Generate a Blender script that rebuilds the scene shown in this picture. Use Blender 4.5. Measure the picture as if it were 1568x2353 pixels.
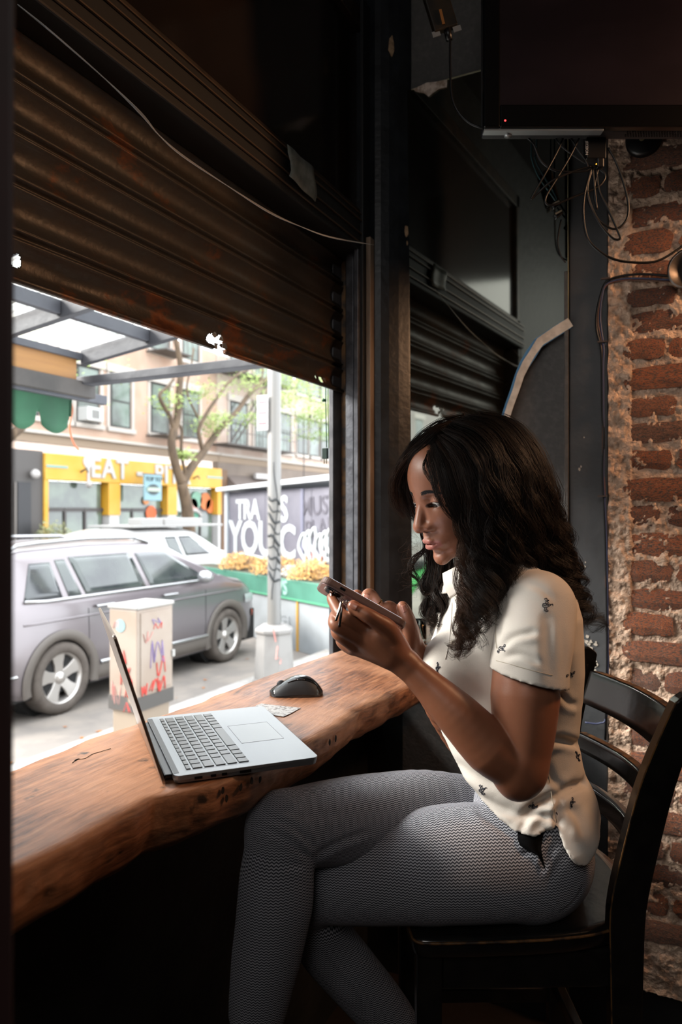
import bpy, bmesh, math, random
import numpy as np
from mathutils import Vector, Matrix, noise as mnoise
from math import sin, cos, pi, radians, atan2, sqrt

for _o in list(bpy.data.objects):
    bpy.data.objects.remove(_o, do_unlink=True)
SC = bpy.context.scene
COL = SC.collection

# ------------------------------------------------------------------ camera
FPX, CX, CY, EYE = 1650.0, 784.0, 1178.0, 1.48      # focal length in pixels of the 1568x2353 frame, eye height
YAW = radians(26.5)
VX, VY = cos(YAW), sin(YAW)                          # view direction on the ground (X runs along the window wall, +Y is the street)
RX, RY = sin(YAW), -cos(YAW)                         # image-right direction
cam_d = bpy.data.cameras.new('camera')
cam_d.sensor_fit = 'HORIZONTAL'; cam_d.sensor_width = 36.0
cam_d.lens = 36.0 * FPX / 1568.0
cam_d.shift_y = (CY - 1176.5) / 1568.0
cam_d.clip_start = 0.03; cam_d.clip_end = 400
cam_d.dof.use_dof = True; cam_d.dof.focus_distance = 1.34; cam_d.dof.aperture_fstop = 6.2
cam = bpy.data.objects.new('camera', cam_d); COL.objects.link(cam)
cam.location = (0, 0, EYE)
cam.rotation_euler = (pi / 2, 0, YAW - pi / 2)
SC.camera = cam

# ------------------------------------------------------------------ world: bright overcast sky
w = bpy.data.worlds.new('overcast_sky'); SC.world = w; w.use_nodes = True
nt = w.node_tree; bg = nt.nodes['Background']
bg.inputs[0].default_value = (0.90, 0.95, 1.0, 1); bg.inputs[1].default_value = 6.8

# ------------------------------------------------------------------ hazy sun behind thin cloud, over the roofs across the street
sun_d = bpy.data.lights.new('hazy_sun', 'SUN'); sun_d.energy = 46.0; sun_d.angle = radians(34); sun_d.color = (1.0, .97, .93)
sun = bpy.data.objects.new('hazy_sun', sun_d); COL.objects.link(sun); sun.location = (0, 8, 9)
_az, _el = Vector((-.47, .88, 0)).normalized(), radians(26)
sun.rotation_euler = (-(_az * cos(_el) + Vector((0, 0, sin(_el))))).to_track_quat('-Z', 'Y').to_euler()
# ------------------------------------------------------------------ large lights of the room (warm bar lamps behind the camera, added fill from the left)
def area(name, loc, target, size, power, col, shape='DISK'):
    l = bpy.data.lights.new(name, 'AREA'); l.shape = shape; l.size = size; l.energy = power; l.color = col
    o = bpy.data.objects.new(name, l); COL.objects.link(o); o.location = loc
    o.rotation_euler = (Vector(target) - Vector(loc)).to_track_quat('-Z', 'Y').to_euler()
    return o
area('bar_lamp_light', (1.78, -0.85, 2.5), (2.15, 0.2, 1.6), 0.30, 19.0, (1.0, 0.55, 0.29))
area('added_room_fill', (-1.5, -0.1, 2.9), (1.9, 0.7, 2.2), 1.3, 19, (1.0, 0.96, 0.92))  # added fill light

SC.view_settings.view_transform = 'Standard'; SC.view_settings.look = 'None'
SC.view_settings.exposure = 0.0; SC.view_settings.gamma = 1.0; SC.view_settings.use_curve_mapping = False

# ------------------------------------------------------------------ helpers
def W(a, b, z):                                      # a = to the right, b = away from the viewer (both along the floor), z = height
    return Vector((VX * b + RX * a, VY * b + RY * a, z))
def P(px, py, d):
    return W((px - CX) / FPX * d, d, EYE + (CY - py) / FPX * d)
def lin(h):
    h = h.lstrip('#'); o = []
    for i in (0, 2, 4):
        c = int(h[i:i + 2], 16) / 255
        o.append(c / 12.92 if c < .04045 else ((c + .055) / 1.055) ** 2.4)
    return (*o, 1)
MATS = {}; TONE = [1.]
def M(name, col, rough=.6, metal=0., col2=None, ns=8., nd=4., nlo=.4, nhi=.6, bump=0., bs=60., stretch=(1, 1, 1), spec=.5, coat=0., emit=0., trans=0., rnd=0., ior=1.45):
    if name in MATS: return MATS[name]
    m = bpy.data.materials.new(name); m.use_nodes = True; MATS[name] = m
    n = m.node_tree; b = n.nodes['Principled BSDF']
    c = tuple(q * TONE[0] for q in lin(col)[:3]) + (1,) if isinstance(col, str) else col
    b.inputs['Base Color'].default_value = c
    b.inputs['Roughness'].default_value = rough; b.inputs['Metallic'].default_value = metal
    b.inputs['Specular IOR Level'].default_value = spec; b.inputs['Coat Weight'].default_value = coat
    b.inputs['IOR'].default_value = ior
    b.inputs['Coat Roughness'].default_value = .12
    if trans: b.inputs['Transmission Weight'].default_value = trans
    if emit:
        b.inputs['Emission Color'].default_value = c; b.inputs['Emission Strength'].default_value = emit
    if col2 or bump:
        tc = n.nodes.new('ShaderNodeTexCoord'); mp = n.nodes.new('ShaderNodeMapping')
        n.links.new(tc.outputs['Object'], mp.inputs[0]); mp.inputs['Scale'].default_value = stretch
        if rnd:
            oi = n.nodes.new('ShaderNodeObjectInfo'); ml = n.nodes.new('ShaderNodeMath'); ml.operation = 'MULTIPLY'; ml.inputs[1].default_value = 37.
            n.links.new(oi.outputs['Random'], ml.inputs[0]); n.links.new(ml.outputs[0], mp.inputs['Location'])
    if col2:
        c2 = tuple(q * TONE[0] for q in lin(col2)[:3]) + (1,) if isinstance(col2, str) else col2
        t = n.nodes.new('ShaderNodeTexNoise'); t.inputs['Scale'].default_value = ns; t.inputs['Detail'].default_value = nd
        r = n.nodes.new('ShaderNodeValToRGB'); r.color_ramp.elements[0].position = nlo; r.color_ramp.elements[1].position = nhi
        r.color_ramp.elements[0].color = c; r.color_ramp.elements[1].color = c2
        n.links.new(mp.outputs[0], t.inputs[0]); n.links.new(t.outputs[0], r.inputs[0]); n.links.new(r.outputs[0], b.inputs['Base Color'])
    if bump:
        t2 = n.nodes.new('ShaderNodeTexNoise'); t2.inputs['Scale'].default_value = bs; t2.inputs['Detail'].default_value = 5
        bp = n.nodes.new('ShaderNodeBump'); bp.inputs['Strength'].default_value = bump; bp.inputs['Distance'].default_value = .01
        n.links.new(mp.outputs[0], t2.inputs[0]); n.links.new(t2.outputs[0], bp.inputs['Height']); n.links.new(bp.outputs[0], b.inputs['Normal'])
    return m

class MB:                                            # mesh collector: .build() links everything collected as ONE object
    def __init__(s): s.v = []; s.f = []
    def add(s, vs, fs):
        k = len(s.v); s.v += [tuple(v) for v in vs]; s.f += [tuple(i + k for i in f) for f in fs]; return s
    def hexa(s, p):                                  # 8 corners: bottom ring, top ring
        return s.add(p, [(3, 2, 1, 0), (4, 5, 6, 7), (0, 1, 5, 4), (1, 2, 6, 5), (2, 3, 7, 6), (3, 0, 4, 7)])
    def box(s, x0, x1, y0, y1, z0, z1):
        return s.hexa([(x0, y0, z0), (x1, y0, z0), (x1, y1, z0), (x0, y1, z0), (x0, y0, z1), (x1, y0, z1), (x1, y1, z1), (x0, y1, z1)])
    def bar(s, a, b, w, h, up=(0, 0, 1)):            # rectangular bar between two points
        a, b = Vector(a), Vector(b); d = (b - a).normalized(); u = Vector(up)
        r = d.cross(u).normalized() * w / 2; u = r.cross(d).normalized() * h / 2
        return s.hexa([a - r - u, a + r - u, b + r - u, b - r - u, a - r + u, a + r + u, b + r + u, b - r + u])
    def tube(s, pts, r, n=8, cap=True):
        pts = [Vector(p) for p in pts]; N = len(pts); rs = r if isinstance(r, (list, tuple)) else [r] * N
        base = len(s.v); ref = Vector((0, 0, 1))
        d0 = (pts[1] - pts[0]).normalized()
        if abs(d0.z) > .9: ref = Vector((1, 0, 0))
        u = d0.cross(ref).normalized()
        for i, p in enumerate(pts):
            d = (pts[min(i + 1, N - 1)] - pts[max(i - 1, 0)]).normalized()
            u = (u - d * u.dot(d)); u = u.normalized() if u.length > 1e-6 else d.orthogonal().normalized()
            v = d.cross(u)
            for k in range(n):
                t = 2 * pi * k / n; s.v.append(tuple(p + (u * cos(t) + v * sin(t)) * rs[i]))
        for i in range(N - 1):
            for k in range(n):
                a = base + i * n + k; b = base + i * n + (k + 1) % n
                s.f.append((a, b, b + n, a + n))
        if cap:
            s.f.append(tuple(base + k for k in range(n))[::-1]); s.f.append(tuple(base + (N - 1) * n + k for k in range(n)))
        return s
    def lathe(s, prof, o=(0, 0, 0), n=24, ax='z', a0=0., a1=2 * pi):   # prof: (radius, height)
        full = abs(a1 - a0 - 2 * pi) < 1e-6; cols = n if full else n + 1; base = len(s.v)
        for i in range(cols):
            t = a0 + (a1 - a0) * i / n
            for (r, h) in prof:
                c, q = r * cos(t), r * sin(t)
                p = (c, q, h) if ax == 'z' else ((c, h, q) if ax == 'y' else (h, c, q))
                s.v.append((p[0] + o[0], p[1] + o[1], p[2] + o[2]))
        m = len(prof)
        for i in range(n):
            i2 = (i + 1) % cols
            for j in range(m - 1):
                q = (base + i * m + j, base + i2 * m + j, base + i2 * m + j + 1, base + i * m + j + 1)
                s.f.append(q if ax != 'y' else q[::-1])
        return s
    def grid(s, fn, nu, nv, keep=None):              # fn(u,v) -> point
        base = len(s.v)
        for i in range(nu + 1):
            for j in range(nv + 1): s.v.append(tuple(fn(i / nu, j / nv)))
        for i in range(nu):
            for j in range(nv):
                if keep and not keep((i + .5) / nu, (j + .5) / nv): continue
                a = base + i * (nv + 1) + j; s.f.append((a, a + nv + 1, a + nv + 2, a + 1))
        return s
    def prism(s, poly, n, fn):                       # extrude polygon: fn(x, y, k) k in 0/1 -> 3D
        k = len(poly); a = [fn(x, y, 0) for x, y in poly]; b = [fn(x, y, 1) for x, y in poly]
        return s.add(a + b, [tuple(range(k))[::-1], tuple(range(k, 2 * k))] + [(i, (i + 1) % k, k + (i + 1) % k, k + i) for i in range(k)])
    def mesh(s, name, m=None, smooth=False):
        me = bpy.data.meshes.new(name); me.from_pydata(s.v, [], s.f); me.update()
        if m: me.materials.append(m)
        if smooth: me.polygons.foreach_set('use_smooth', [True] * len(me.polygons))
        return me
    def build(s, name, m, parent=None, smooth=False, bevel=0., fix=True, solid=0., sub=0):
        me = s.mesh(name, m, smooth)
        if fix:
            bm = bmesh.new(); bm.from_mesh(me); bmesh.ops.recalc_face_normals(bm, faces=bm.faces); bm.to_mesh(me); bm.free()
        o = link(name, me, parent)
        if solid: q = o.modifiers.new('s', 'SOLIDIFY'); q.thickness = solid; q.offset = -1
        if bevel: q = o.modifiers.new('b', 'BEVEL'); q.width = bevel; q.segments = 2; q.limit_method = 'ANGLE'; q.angle_limit = radians(40)
        if sub: q = o.modifiers.new('u', 'SUBSURF'); q.levels = q.render_levels = sub
        return o
def link(name, me, parent=None, loc=None):
    o = bpy.data.objects.new(name, me); COL.objects.link(o)
    if parent: o.parent = parent
    if loc is not None: o.location = loc
    return o
def tag(o, label=None, cat=None, group=None, kind=None):
    if label: o['label'] = label
    if cat: o['category'] = cat
    if group: o['group'] = group
    if kind: o['kind'] = kind
    return o
def thing(name, label, cat, group=None, loc=(0, 0, 0), rz=0.):
    o = bpy.data.objects.new(name, None); COL.objects.link(o); o.empty_display_size = .05
    o.location = loc; o.rotation_euler = (0, 0, rz); return tag(o, label, cat, group)
def struct(o): o['kind'] = 'structure'; return o
def copy_tree(o, parent=None):
    c = o.copy(); COL.objects.link(c); c.parent = parent
    for ch in list(o.children): copy_tree(ch, c)
    return c
def recentre(o):                                     # put a mesh object's origin at the middle of its base (children keep their places)
    me = o.data; vs = np.empty(len(me.vertices) * 3); me.vertices.foreach_get('co', vs); vs = vs.reshape(-1, 3)
    c = np.array([(vs[:, 0].min() + vs[:, 0].max()) / 2, (vs[:, 1].min() + vs[:, 1].max()) / 2, vs[:, 2].min()])
    vs -= c; me.vertices.foreach_set('co', vs.ravel()); me.update(); o.location = Vector(o.location) + Vector(c); return o
def text(body, size, m, parent, mat4, ext=.002, name='lettering', bevel=0., align='CENTER', track=1.):
    c = bpy.data.curves.new(name, 'FONT'); c.body = body; c.size = size; c.extrude = ext; c.align_x = align; c.align_y = 'CENTER'
    c.offset = bevel; c.space_character = track; c.materials.append(m); c.resolution_u = 3
    t_ = bpy.data.objects.new(name, c); COL.objects.link(t_); bpy.context.view_layer.update()
    me = bpy.data.meshes.new_from_object(t_.evaluated_get(bpy.context.evaluated_depsgraph_get())); bpy.data.objects.remove(t_)
    me.name = name; o = bpy.data.objects.new(name, me); COL.objects.link(o); o.matrix_world = mat4
    if parent: o.parent = parent
    return o
def frame_m(o, x, y):                                # matrix with given origin, x axis, y axis
    x = Vector(x).normalized(); y = Vector(y); y = (y - x * y.dot(x)).normalized(); z = x.cross(y)
    m = Matrix((x, y, z)).transposed().to_4x4(); m.translation = Vector(o); return m
def spline(pts, n=8):                                # Catmull-Rom through points
    pts = [Vector(p) for p in pts]; q = [pts[0] * 2 - pts[1]] + pts + [pts[-1] * 2 - pts[-2]]; out = []
    for i in range(1, len(q) - 2):
        for k in range(n):
            t = k / n; a, b, c, d = q[i - 1], q[i], q[i + 1], q[i + 2]
            out.append(.5 * ((2 * b) + (c - a) * t + (2 * a - 5 * b + 4 * c - d) * t * t + (3 * b - a - 3 * c + d) * t ** 3))
    return out + [pts[-1]]
def interp(x, xs, ys): return float(np.interp(x, xs, ys))
def rng(seed): return random.Random(seed)
# ================================================================== ROOM SHELL
m_black = M('black_paint', '#17181a', .55, col2='#202122', ns=9, bump=.25, bs=30)
m_blackpost = M('black_post_paint', '#15171a', .38, col2='#1f2226', ns=14, bump=.12, bs=50)
m_dark = M('dark_wall_paint', '#141312', .8, col2='#1c1916', ns=5)
m_floor = M('dark_floor', '#17110d', .6, col2='#241a13', ns=3, bump=.2)
m_metal = M('grey_channel_steel', '#5f6065', .42, .55, col2='#4b4b50', ns=30, bump=.15, bs=120)
m_jamb = M('dusty_steel', '#8a7868', .5, .2, col2='#6c5b4c', ns=24, stretch=(1, 1, .15))
XW = 2.14                                            # end wall plane
YW = 0.95                                            # inner face of the window wall
struct(MB().box(-3.2, XW + .15, -3.4, YW + .25, -.05, 0).build('floor', m_floor))
struct(MB().box(-3.2, XW + .15, -3.4, YW + .25, 3.28, 3.36).build('ceiling', m_dark))
struct(MB().box(-3.3, -3.2, -3.4, YW + .1, 0, 3.3).build('wall_back', m_dark))
struct(MB().box(-3.3, XW + .15, -3.5, -3.4, 0, 3.3).build('wall_right', m_dark))
# window wall: parapet below the counter, pier left of the opening, pier right, lintel above the transom
mb = MB()
mb.box(-3.3, XW + .1, YW + .02, YW + .10, -.45, .985)
mb.box(-3.3, .52, YW, YW + .2, 1.0, 3.28)
mb.box(2.105, XW + .1, YW + .07, YW + .11, .98, 3.28)
mb.box(.52, 2.12, YW, YW + .2, 3.06, 3.28)
struct(mb.build('wall_left', m_black))
# end wall behind mirror and panels
struct(MB().box(XW, XW + .12, -3.4, YW + .105, 0, 3.28).build('wall_end', m_black))

# ---- header beam with thin conduit lines, transom glass above it
hb = struct(MB().box(.52, 2.12, YW - .02, YW + .10, 2.285, 2.40).build('trim_1', M('header_black', '#0b0b0c', .6), bevel=.004))
for k, (y, z) in enumerate(((YW - .024, 2.305), (YW - .024, 2.335), (YW - .024, 2.375), (YW - .022, 2.396))):
    MB().bar((.52, y, z), (2.12, y, z), .004, .003).build('bead', M('worn_edge', '#5d4c3d', .4, .4), hb)
m_tape = M('grey_tape', '#8b8f88', .5, col2='#6f736d', ns=30)
mb = MB().grid(lambda u, v: (1.555 + .135 * u + .01 * sin(v * 5), YW - .029 - .002 * sin(u * 9), 2.325 + .075 * v - .012 * (1 - v) * u), 8, 4)
tag(recentre(mb.build('tape_strip', m_tape, smooth=True, solid=.001)), 'strip of grey tape stuck on the black beam over the shutter', 'tape')
w1 = bpy.data.objects.new('window_1', None); COL.objects.link(w1); struct(w1)
fr = MB(); fr.box(.52, 2.09, YW, YW + .05, 2.40, 2.43); fr.box(.52, 2.09, YW, YW + .05, 3.00, 3.06); fr.box(2.06, 2.10, YW, YW + .05, 2.40, 3.06); fr.box(.52, .56, YW, YW + .05, 2.40, 3.06)
fr.build('frame', M('dark_bronze_frame', '#3a2f25', .5, .3, col2='#241d17', ns=20), w1, bevel=.002)
MB().box(.56, 2.06, YW + .02, YW + .026, 2.43, 3.0).build('pane', M('sooty_glass', '#1b1613', .12, 0, col2='#2a211b', ns=2.2, nlo=.35, nhi=.7, bump=.02, bs=5), w1)
MB().box(.52, 2.10, YW + .06, YW + .2, 2.40, 3.06).build('backing_panel', M('shutter_box_metal', '#1d1713', .7), w1)
# ---- right jamb: shutter guide rail and frame strips (each strip its own piece)
w2 = bpy.data.objects.new('window_2', None); COL.objects.link(w2); struct(w2)
def strip(name, x0, x1, y0, y1, m, z0=1.0, z1=2.40): MB().box(x0, x1, y0, y1, z0, z1).build(name, m, w2, bevel=.0015)
strip('outer_post', 2.010, 2.10, 1.030, 1.045, M('post_grey', '#6b6a6e', .5, .2, col2='#57575b', ns=18), .95)
strip('rust_lip', 2.064, 2.080, 1.005, 1.028, M('rusty_lip', '#8b6a48', .6, .2, col2='#4a4440', ns=25))
strip('guide_rail', 2.016, 2.07, .975, .990, M('guide_black', '#1a1a1c', .5))
strip('guide_edge', 2.010, 2.020, .960, .985, m_metal)
strip('guide_channel', 2.02, 2.095, .948, .965, M('guide_black', '#1a1a1c', .5))
strip('grey_strip', 1.985, 2.070, .932, .946, m_metal)
strip('dark_strip', 2.00, 2.10, .922, .932, M('guide_black', '#1a1a1c', .5), 1.0, 3.06)
strip('dusty_strip', 2.018, 2.075, .905, .920, m_jamb, 1.0, 2.33)
strip('left_guide_rail', .50, .54, .95, 1.06, M('guide_black', '#1a1a1c', .5))
MB().box(.52, 2.0, YW + .02, YW + .12, .955, .985).build('outer_sill', M('concrete_sill', '#b9b5ad', .8, col2='#a19c93', ns=12), w2, bevel=.004)
# black corner post (rounded steel column with chipped paint)
mb = MB()
pr = [(2.058, .935), (2.045, .902), (2.050, .884), (2.064, .862), (2.084, .838), (2.108, .814), (2.116, .808), (2.126, .812), (2.126, .99), (2.058, .99)]
mb.prism(pr, 0, lambda x, y, k: (x, y, 1.02 if not k else 3.28))
post = struct(mb.build('trim_2', m_blackpost, bevel=.004))
m_chip = M('bare_plaster_chip', '#a78b6d', .8, col2='#7f674f', ns=60)
def chip(pts, p):
    mb = MB(); mb.add(pts, [tuple(range(len(pts)))]); mb.build('paint_chip', m_chip, p, solid=.001)
r = rng(4)
def blob(cx, cz, rx, rz, n=14): return [(cx + rx * cos(2 * pi * i / n) * r.uniform(.7, 1.1), cz + rz * sin(2 * pi * i / n) * r.uniform(.7, 1.1)) for i in range(n)]
chip([(x, .8475 - (x - 2.074) * 1.0, z) for x, z in blob(2.066, 2.93, .008, .034)], post)
chip([(x, .8475 - (x - 2.074) * 1.0, z) for x, z in blob(2.102, 2.36, .005, .020)], post)
chip([(x, .8475 - (x - 2.074) * 1.0, z) for x, z in blob(2.104, 2.325, .002, .008)], post)
# cables sagging across the shutter (thin grey pair)
m_wire = M('grey_wire', '#8d8f91', .4)
cab = thing('hanging_wire', 'thin grey wires sagging across the top of the roller shutter', 'wire')
def wl(pts, r_, m, nm='strand', p=None, n=5): return MB().tube(spline(pts, 6), r_, n).build(nm, m, p, smooth=True)
for k in range(3):
    o = .006 * (k - 1)
    wl([P(40, 10, 1.08), P(120, 75 - o * 200, 1.10), P(240, 180, 1.14 + o), P(325, 262 + o * 500, 1.19), P(365, 310, 1.22), P(420, 358 - o * 300, 1.27), P(520, 425, 1.38), P(620, 488 + o * 300, 1.52), P(690, 520, 1.64), P(760, 545 - o * 150, 1.80), P(860, 563, 2.05)], .0009, m_wire, p=cab)
# ---- mirror with a broken edge trimmed in masking tape
MA, MT = -.0406, .0100
def mpix(px, py, off=0.):                            # where the line of sight meets the mirror sheet
    u = (px - CX) / FPX; dx, dy, dz = VX + RX * u, VY + RY * u, (CY - py) / FPX
    # x - .0406 y + .010 z = c
    c = 2.120 - .0406 * .80 + .010 * 1.2 - off
    t = (c - .010 * EYE) / (dx - .0406 * dy + .010 * dz); return (t * dx, t * dy, EYE + t * dz)
mirror = thing('wall_mirror', 'large dark broken mirror on the end wall, cut along a taped edge', 'mirror')
outl = [mpix(925, 1640), mpix(925, 210), mpix(950, 205), mpix(1030, 182), mpix(1110, 160), mpix(1200, 150), mpix(1306, 135), mpix(1306, 738), mpix(1232, 795), mpix(1200, 855), mpix(1172, 930), mpix(1150, 990), mpix(1128, 1090), mpix(1105, 1240), mpix(1090, 1400), mpix(1085, 1640)]
mb = MB(); n_ = len(outl)
mb.add(outl + [(x + .004, y, z) for x, y, z in outl], [tuple(range(n_))[::-1]] + [(i, (i + 1) % n_, n_ + (i + 1) % n_, n_ + i) for i in range(n_)])
mb.build('mirror_glass', M('aged_mirror', '#a9aea6', .03, 1.0), mirror)
ed = MB().tube([mpix(946, 206, .001), mpix(1030, 182, .001), mpix(1110, 160, .001), mpix(1200, 150, .001)], .0022, 5)
ed.build('glass_edge', M('bevelled_glass_edge', '#7a765f', .3), mirror)
MB().tube([mpix(1306, 160, .001), mpix(1306, 738, .001)], .0016, 5).build('glass_edge', M('bevelled_glass_edge', '#7a765f', .3), mirror)
m_mask = M('masking_tape', '#d2c5b7', .7, col2='#bcae9f', ns=35, bump=.3, bs=60); m_bt = M('blue_painter_tape', '#4f7fa6', .7)
def ribbon(cp, ws, m, nm, off, par, sh=(0, 0)):
    pts = []
    for i, (x, y) in enumerate(cp):
        x0, y0 = cp[max(i - 1, 0)]; x1, y1 = cp[min(i + 1, len(cp) - 1)]; l = math.hypot(x1 - x0, y1 - y0); nx, ny = -(y1 - y0) / l, (x1 - x0) / l
        w_ = ws[i] / 2; pts.append((mpix(x + nx * w_ + sh[0], y + ny * w_ + sh[1], off), mpix(x - nx * w_ + sh[0], y - ny * w_ + sh[1], off)))
    mb = MB()
    for a, b in pts: mb.v += [a, b]
    for i in range(len(pts) - 1): mb.f.append((2 * i, 2 * i + 1, 2 * i + 3, 2 * i + 2))
    return mb.build(nm, m, par, solid=.0012, fix=False)
tp = [(1310, 740), (1275, 762), (1240, 785), (1222, 812), (1208, 835), (1195, 862), (1185, 895), (1172, 930), (1160, 968), (1148, 1010), (1136, 1080), (1122, 1180)]
ribbon(tp, [24, 24, 24, 26, 24, 20, 20, 19, 19, 19, 19, 19], m_bt, 'blue_tape', .0015, mirror, (-2, 3))
ribbon(tp, [22, 22, 20, 16, 18, 17, 15, 15, 15, 15, 15, 15], m_mask, 'masking_tape', .003, mirror, (2, 0))
# broken bare plaster at the top corner of the mirror
c_ = [mpix(x, y, .004) for x, y in ((950, 205), (968, 196), (980, 190), (1000, 188), (1028, 183), (1027, 200), (1010, 203), (998, 212), (985, 222), (975, 214), (955, 210))]
tag(recentre(MB().add(c_, [tuple(range(len(c_)))]).build('plaster_patch', M('bare_white_plaster', '#c9b9ad', .8, col2='#8f7b6b', ns=50), solid=.002)), 'torn pale plaster at the top left corner of the mirror', 'plaster')
# ---- black boards right of the mirror
m_board = M('black_board', '#4b4948', .6, col2='#5a5755', ns=60, nd=6, nlo=.45, nhi=.8, bump=.2, bs=90)
def bpt(px, x): u = (px - CX) / FPX; d = x / (VX + RX * u); return d * (VY + RY * u)
b1 = MB().box(2.122, XW + .002, bpt(1303, 2.122), .84, 0.2, 3.28).build('panel', m_board); 
b2 = MB().box(2.097, XW + .002, bpt(1398, 2.100), bpt(1309, 2.100), 0.2, 3.28).build('panel', M('black_board_smooth', '#3d3e40', .5, col2='#48494b', ns=4, nd=6, bump=.15, bs=50), bevel=.003)
b3 = MB().box(2.090, 2.1225, bpt(1303, 2.100) - .006, bpt(1303, 2.100) + .006, 0.2, 2.16).build('batten', m_board, bevel=.002)
ew = bpy.data.objects['wall_end']
for b_ in (b1, b2, b3): b_.parent = ew
# white scuffs where paint has flaked off the board by the chair
mb = MB(); r = rng(8)
for k in range(46):
    px = 1325 + r.random() ** 1.3 * 46; py = 1462 + r.random() * 95; s_ = r.uniform(1.5, 5.5) * (1.2 if py > 1500 else 1)
    y0 = bpt(px, 2.096); dd = 2.096 / (VX + RX * (px - CX) / FPX); z0 = EYE + (CY - py) / FPX * dd
    pts = [(2.0955, y0 + cos(2 * pi * i / 7) * s_ * dd / FPX * r.uniform(.5, 1.2), z0 + sin(2 * pi * i / 7) * s_ * dd / FPX * r.uniform(.6, 1.4)) for i in range(7)]
    mb.add(pts, [tuple(range(7))])
for (px, py, s_) in ((1332, 1078, 4), (1336, 1072, 2.5), (1345, 1302, 3), (1346, 1292, 2), (1343, 1005, 2)):
    y0 = bpt(px, 2.096); dd = 2.3; z0 = EYE + (CY - py) / FPX * 2.096 / (VX + RX * (px - CX) / FPX)
    mb.add([(2.0955, y0 + cos(2 * pi * i / 6) * s_ * dd / FPX * .6, z0 + sin(2 * pi * i / 6) * s_ * dd / FPX * r.uniform(.6, 1.4)) for i in range(6)], [tuple(range(6))])
o = mb.build('flaked_paint', M('flaked_white', '#b3a99c', .8), ew); o['kind'] = 'stuff'

# ================================================================== BRICK WALL (right of the boards)
def brick_mat():
    m = bpy.data.materials.new('old_brick'); m.use_nodes = True; n = m.node_tree; b = n.nodes['Principled BSDF']; b.inputs['Roughness'].default_value = .85
    L = n.links; tc = n.nodes.new('ShaderNodeTexCoord'); oi = n.nodes.new('ShaderNodeObjectInfo')
    mu = n.nodes.new('ShaderNodeMath'); mu.operation = 'MULTIPLY'; mu.inputs[1].default_value = 60; L.new(oi.outputs['Random'], mu.inputs[0])
    va = n.nodes.new('ShaderNodeVectorMath'); va.operation = 'ADD'; L.new(tc.outputs['Object'], va.inputs[0]); L.new(mu.outputs[0], va.inputs[1])
    r1 = n.nodes.new('ShaderNodeValToRGB'); r1.color_ramp.interpolation = 'LINEAR'
    cs = ['#8f5236', '#714838', '#9f5a37', '#60473d', '#a8603c', '#7d5848']
    for i, c in enumerate(cs):
        e = r1.color_ramp.elements[i] if i < 2 else r1.color_ramp.elements.new(0.5)
        e.position = i / (len(cs) - 1); e.color = lin(c)
    L.new(oi.outputs['Random'], r1.inputs[0])
    t = n.nodes.new('ShaderNodeTexNoise'); t.inputs['Scale'].default_value = 22; t.inputs['Detail'].default_value = 7; t.inputs['Roughness'].default_value = .65; L.new(va.outputs[0], t.inputs[0])
    rr = n.nodes.new('ShaderNodeValToRGB'); rr.color_ramp.elements[0].position = .47; rr.color_ramp.elements[1].position = .57; L.new(t.outputs[0], rr.inputs[0])
    mx = n.nodes.new('ShaderNodeMix'); mx.data_type = 'RGBA'; L.new(rr.outputs[0], mx.inputs['Factor']); L.new(r1.outputs[0], mx.inputs['A']); mx.inputs['B'].default_value = lin('#4b423f')
    t2 = n.nodes.new('ShaderNodeTexNoise'); t2.inputs['Scale'].default_value = 55; t2.inputs['Detail'].default_value = 6; L.new(va.outputs[0], t2.inputs[0])
    r2 = n.nodes.new('ShaderNodeValToRGB'); r2.color_ramp.elements[0].position = .60; r2.color_ramp.elements[1].position = .68; L.new(t2.outputs[0], r2.inputs[0])
    m2 = n.nodes.new('ShaderNodeMix'); m2.data_type = 'RGBA'; L.new(r2.outputs[0], m2.inputs['Factor']); L.new(mx.outputs['Result'], m2.inputs['A']); m2.inputs['B'].default_value = lin('#a58a74')
    L.new(m2.outputs['Result'], b.inputs['Base Color'])
    bp = n.nodes.new('ShaderNodeBump'); bp.inputs['Strength'].default_value = .7; bp.inputs['Distance'].default_value = .006; L.new(t2.outputs[0], bp.inputs['Height']); L.new(bp.outputs[0], b.inputs['Normal'])
    return m
m_brick = brick_mat()
m_mortar = M('crumbling_mortar', '#cfb39d', .95, col2='#9a7f6b', ns=45, nd=8, nlo=.42, nhi=.70, bump=1.0, bs=110)
BX = 2.085                                           # mean plane of the mortar
yb1 = bpt(1399, BX)
def wall_noise(y, z):
    v = Vector((y * 30, z * 30, 0)); return .001 + .0075 * mnoise.noise(v) + .0055 * mnoise.noise(v * 2.7) + .0045 * mnoise.noise(v * 6)
nz, ny = 560, 130
mb = MB().grid(lambda u, v: (BX - wall_noise(yb1 - .62 * v, .2 + 3.0 * u) * 1.1 - (.006 if v < .10 else 0), yb1 - .62 * v + (.004 * mnoise.noise(Vector((0, u * 60, 3))) if v == 0 else 0), .2 + 3.0 * u), nz, ny)
mort = mb.build('mortar_bed', m_mortar, ew, smooth=True, fix=False); mort['kind'] = 'stuff'
MB().box(BX, XW + .01, yb1 - .7, yb1 - .003, .2, 3.28).build('mortar_core', m_mortar, ew)
MB().box(BX - .002, XW + .01, -3.4, yb1 - .62, 0, 3.28).build('plaster_beyond', m_mortar, ew)
variants = []
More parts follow.
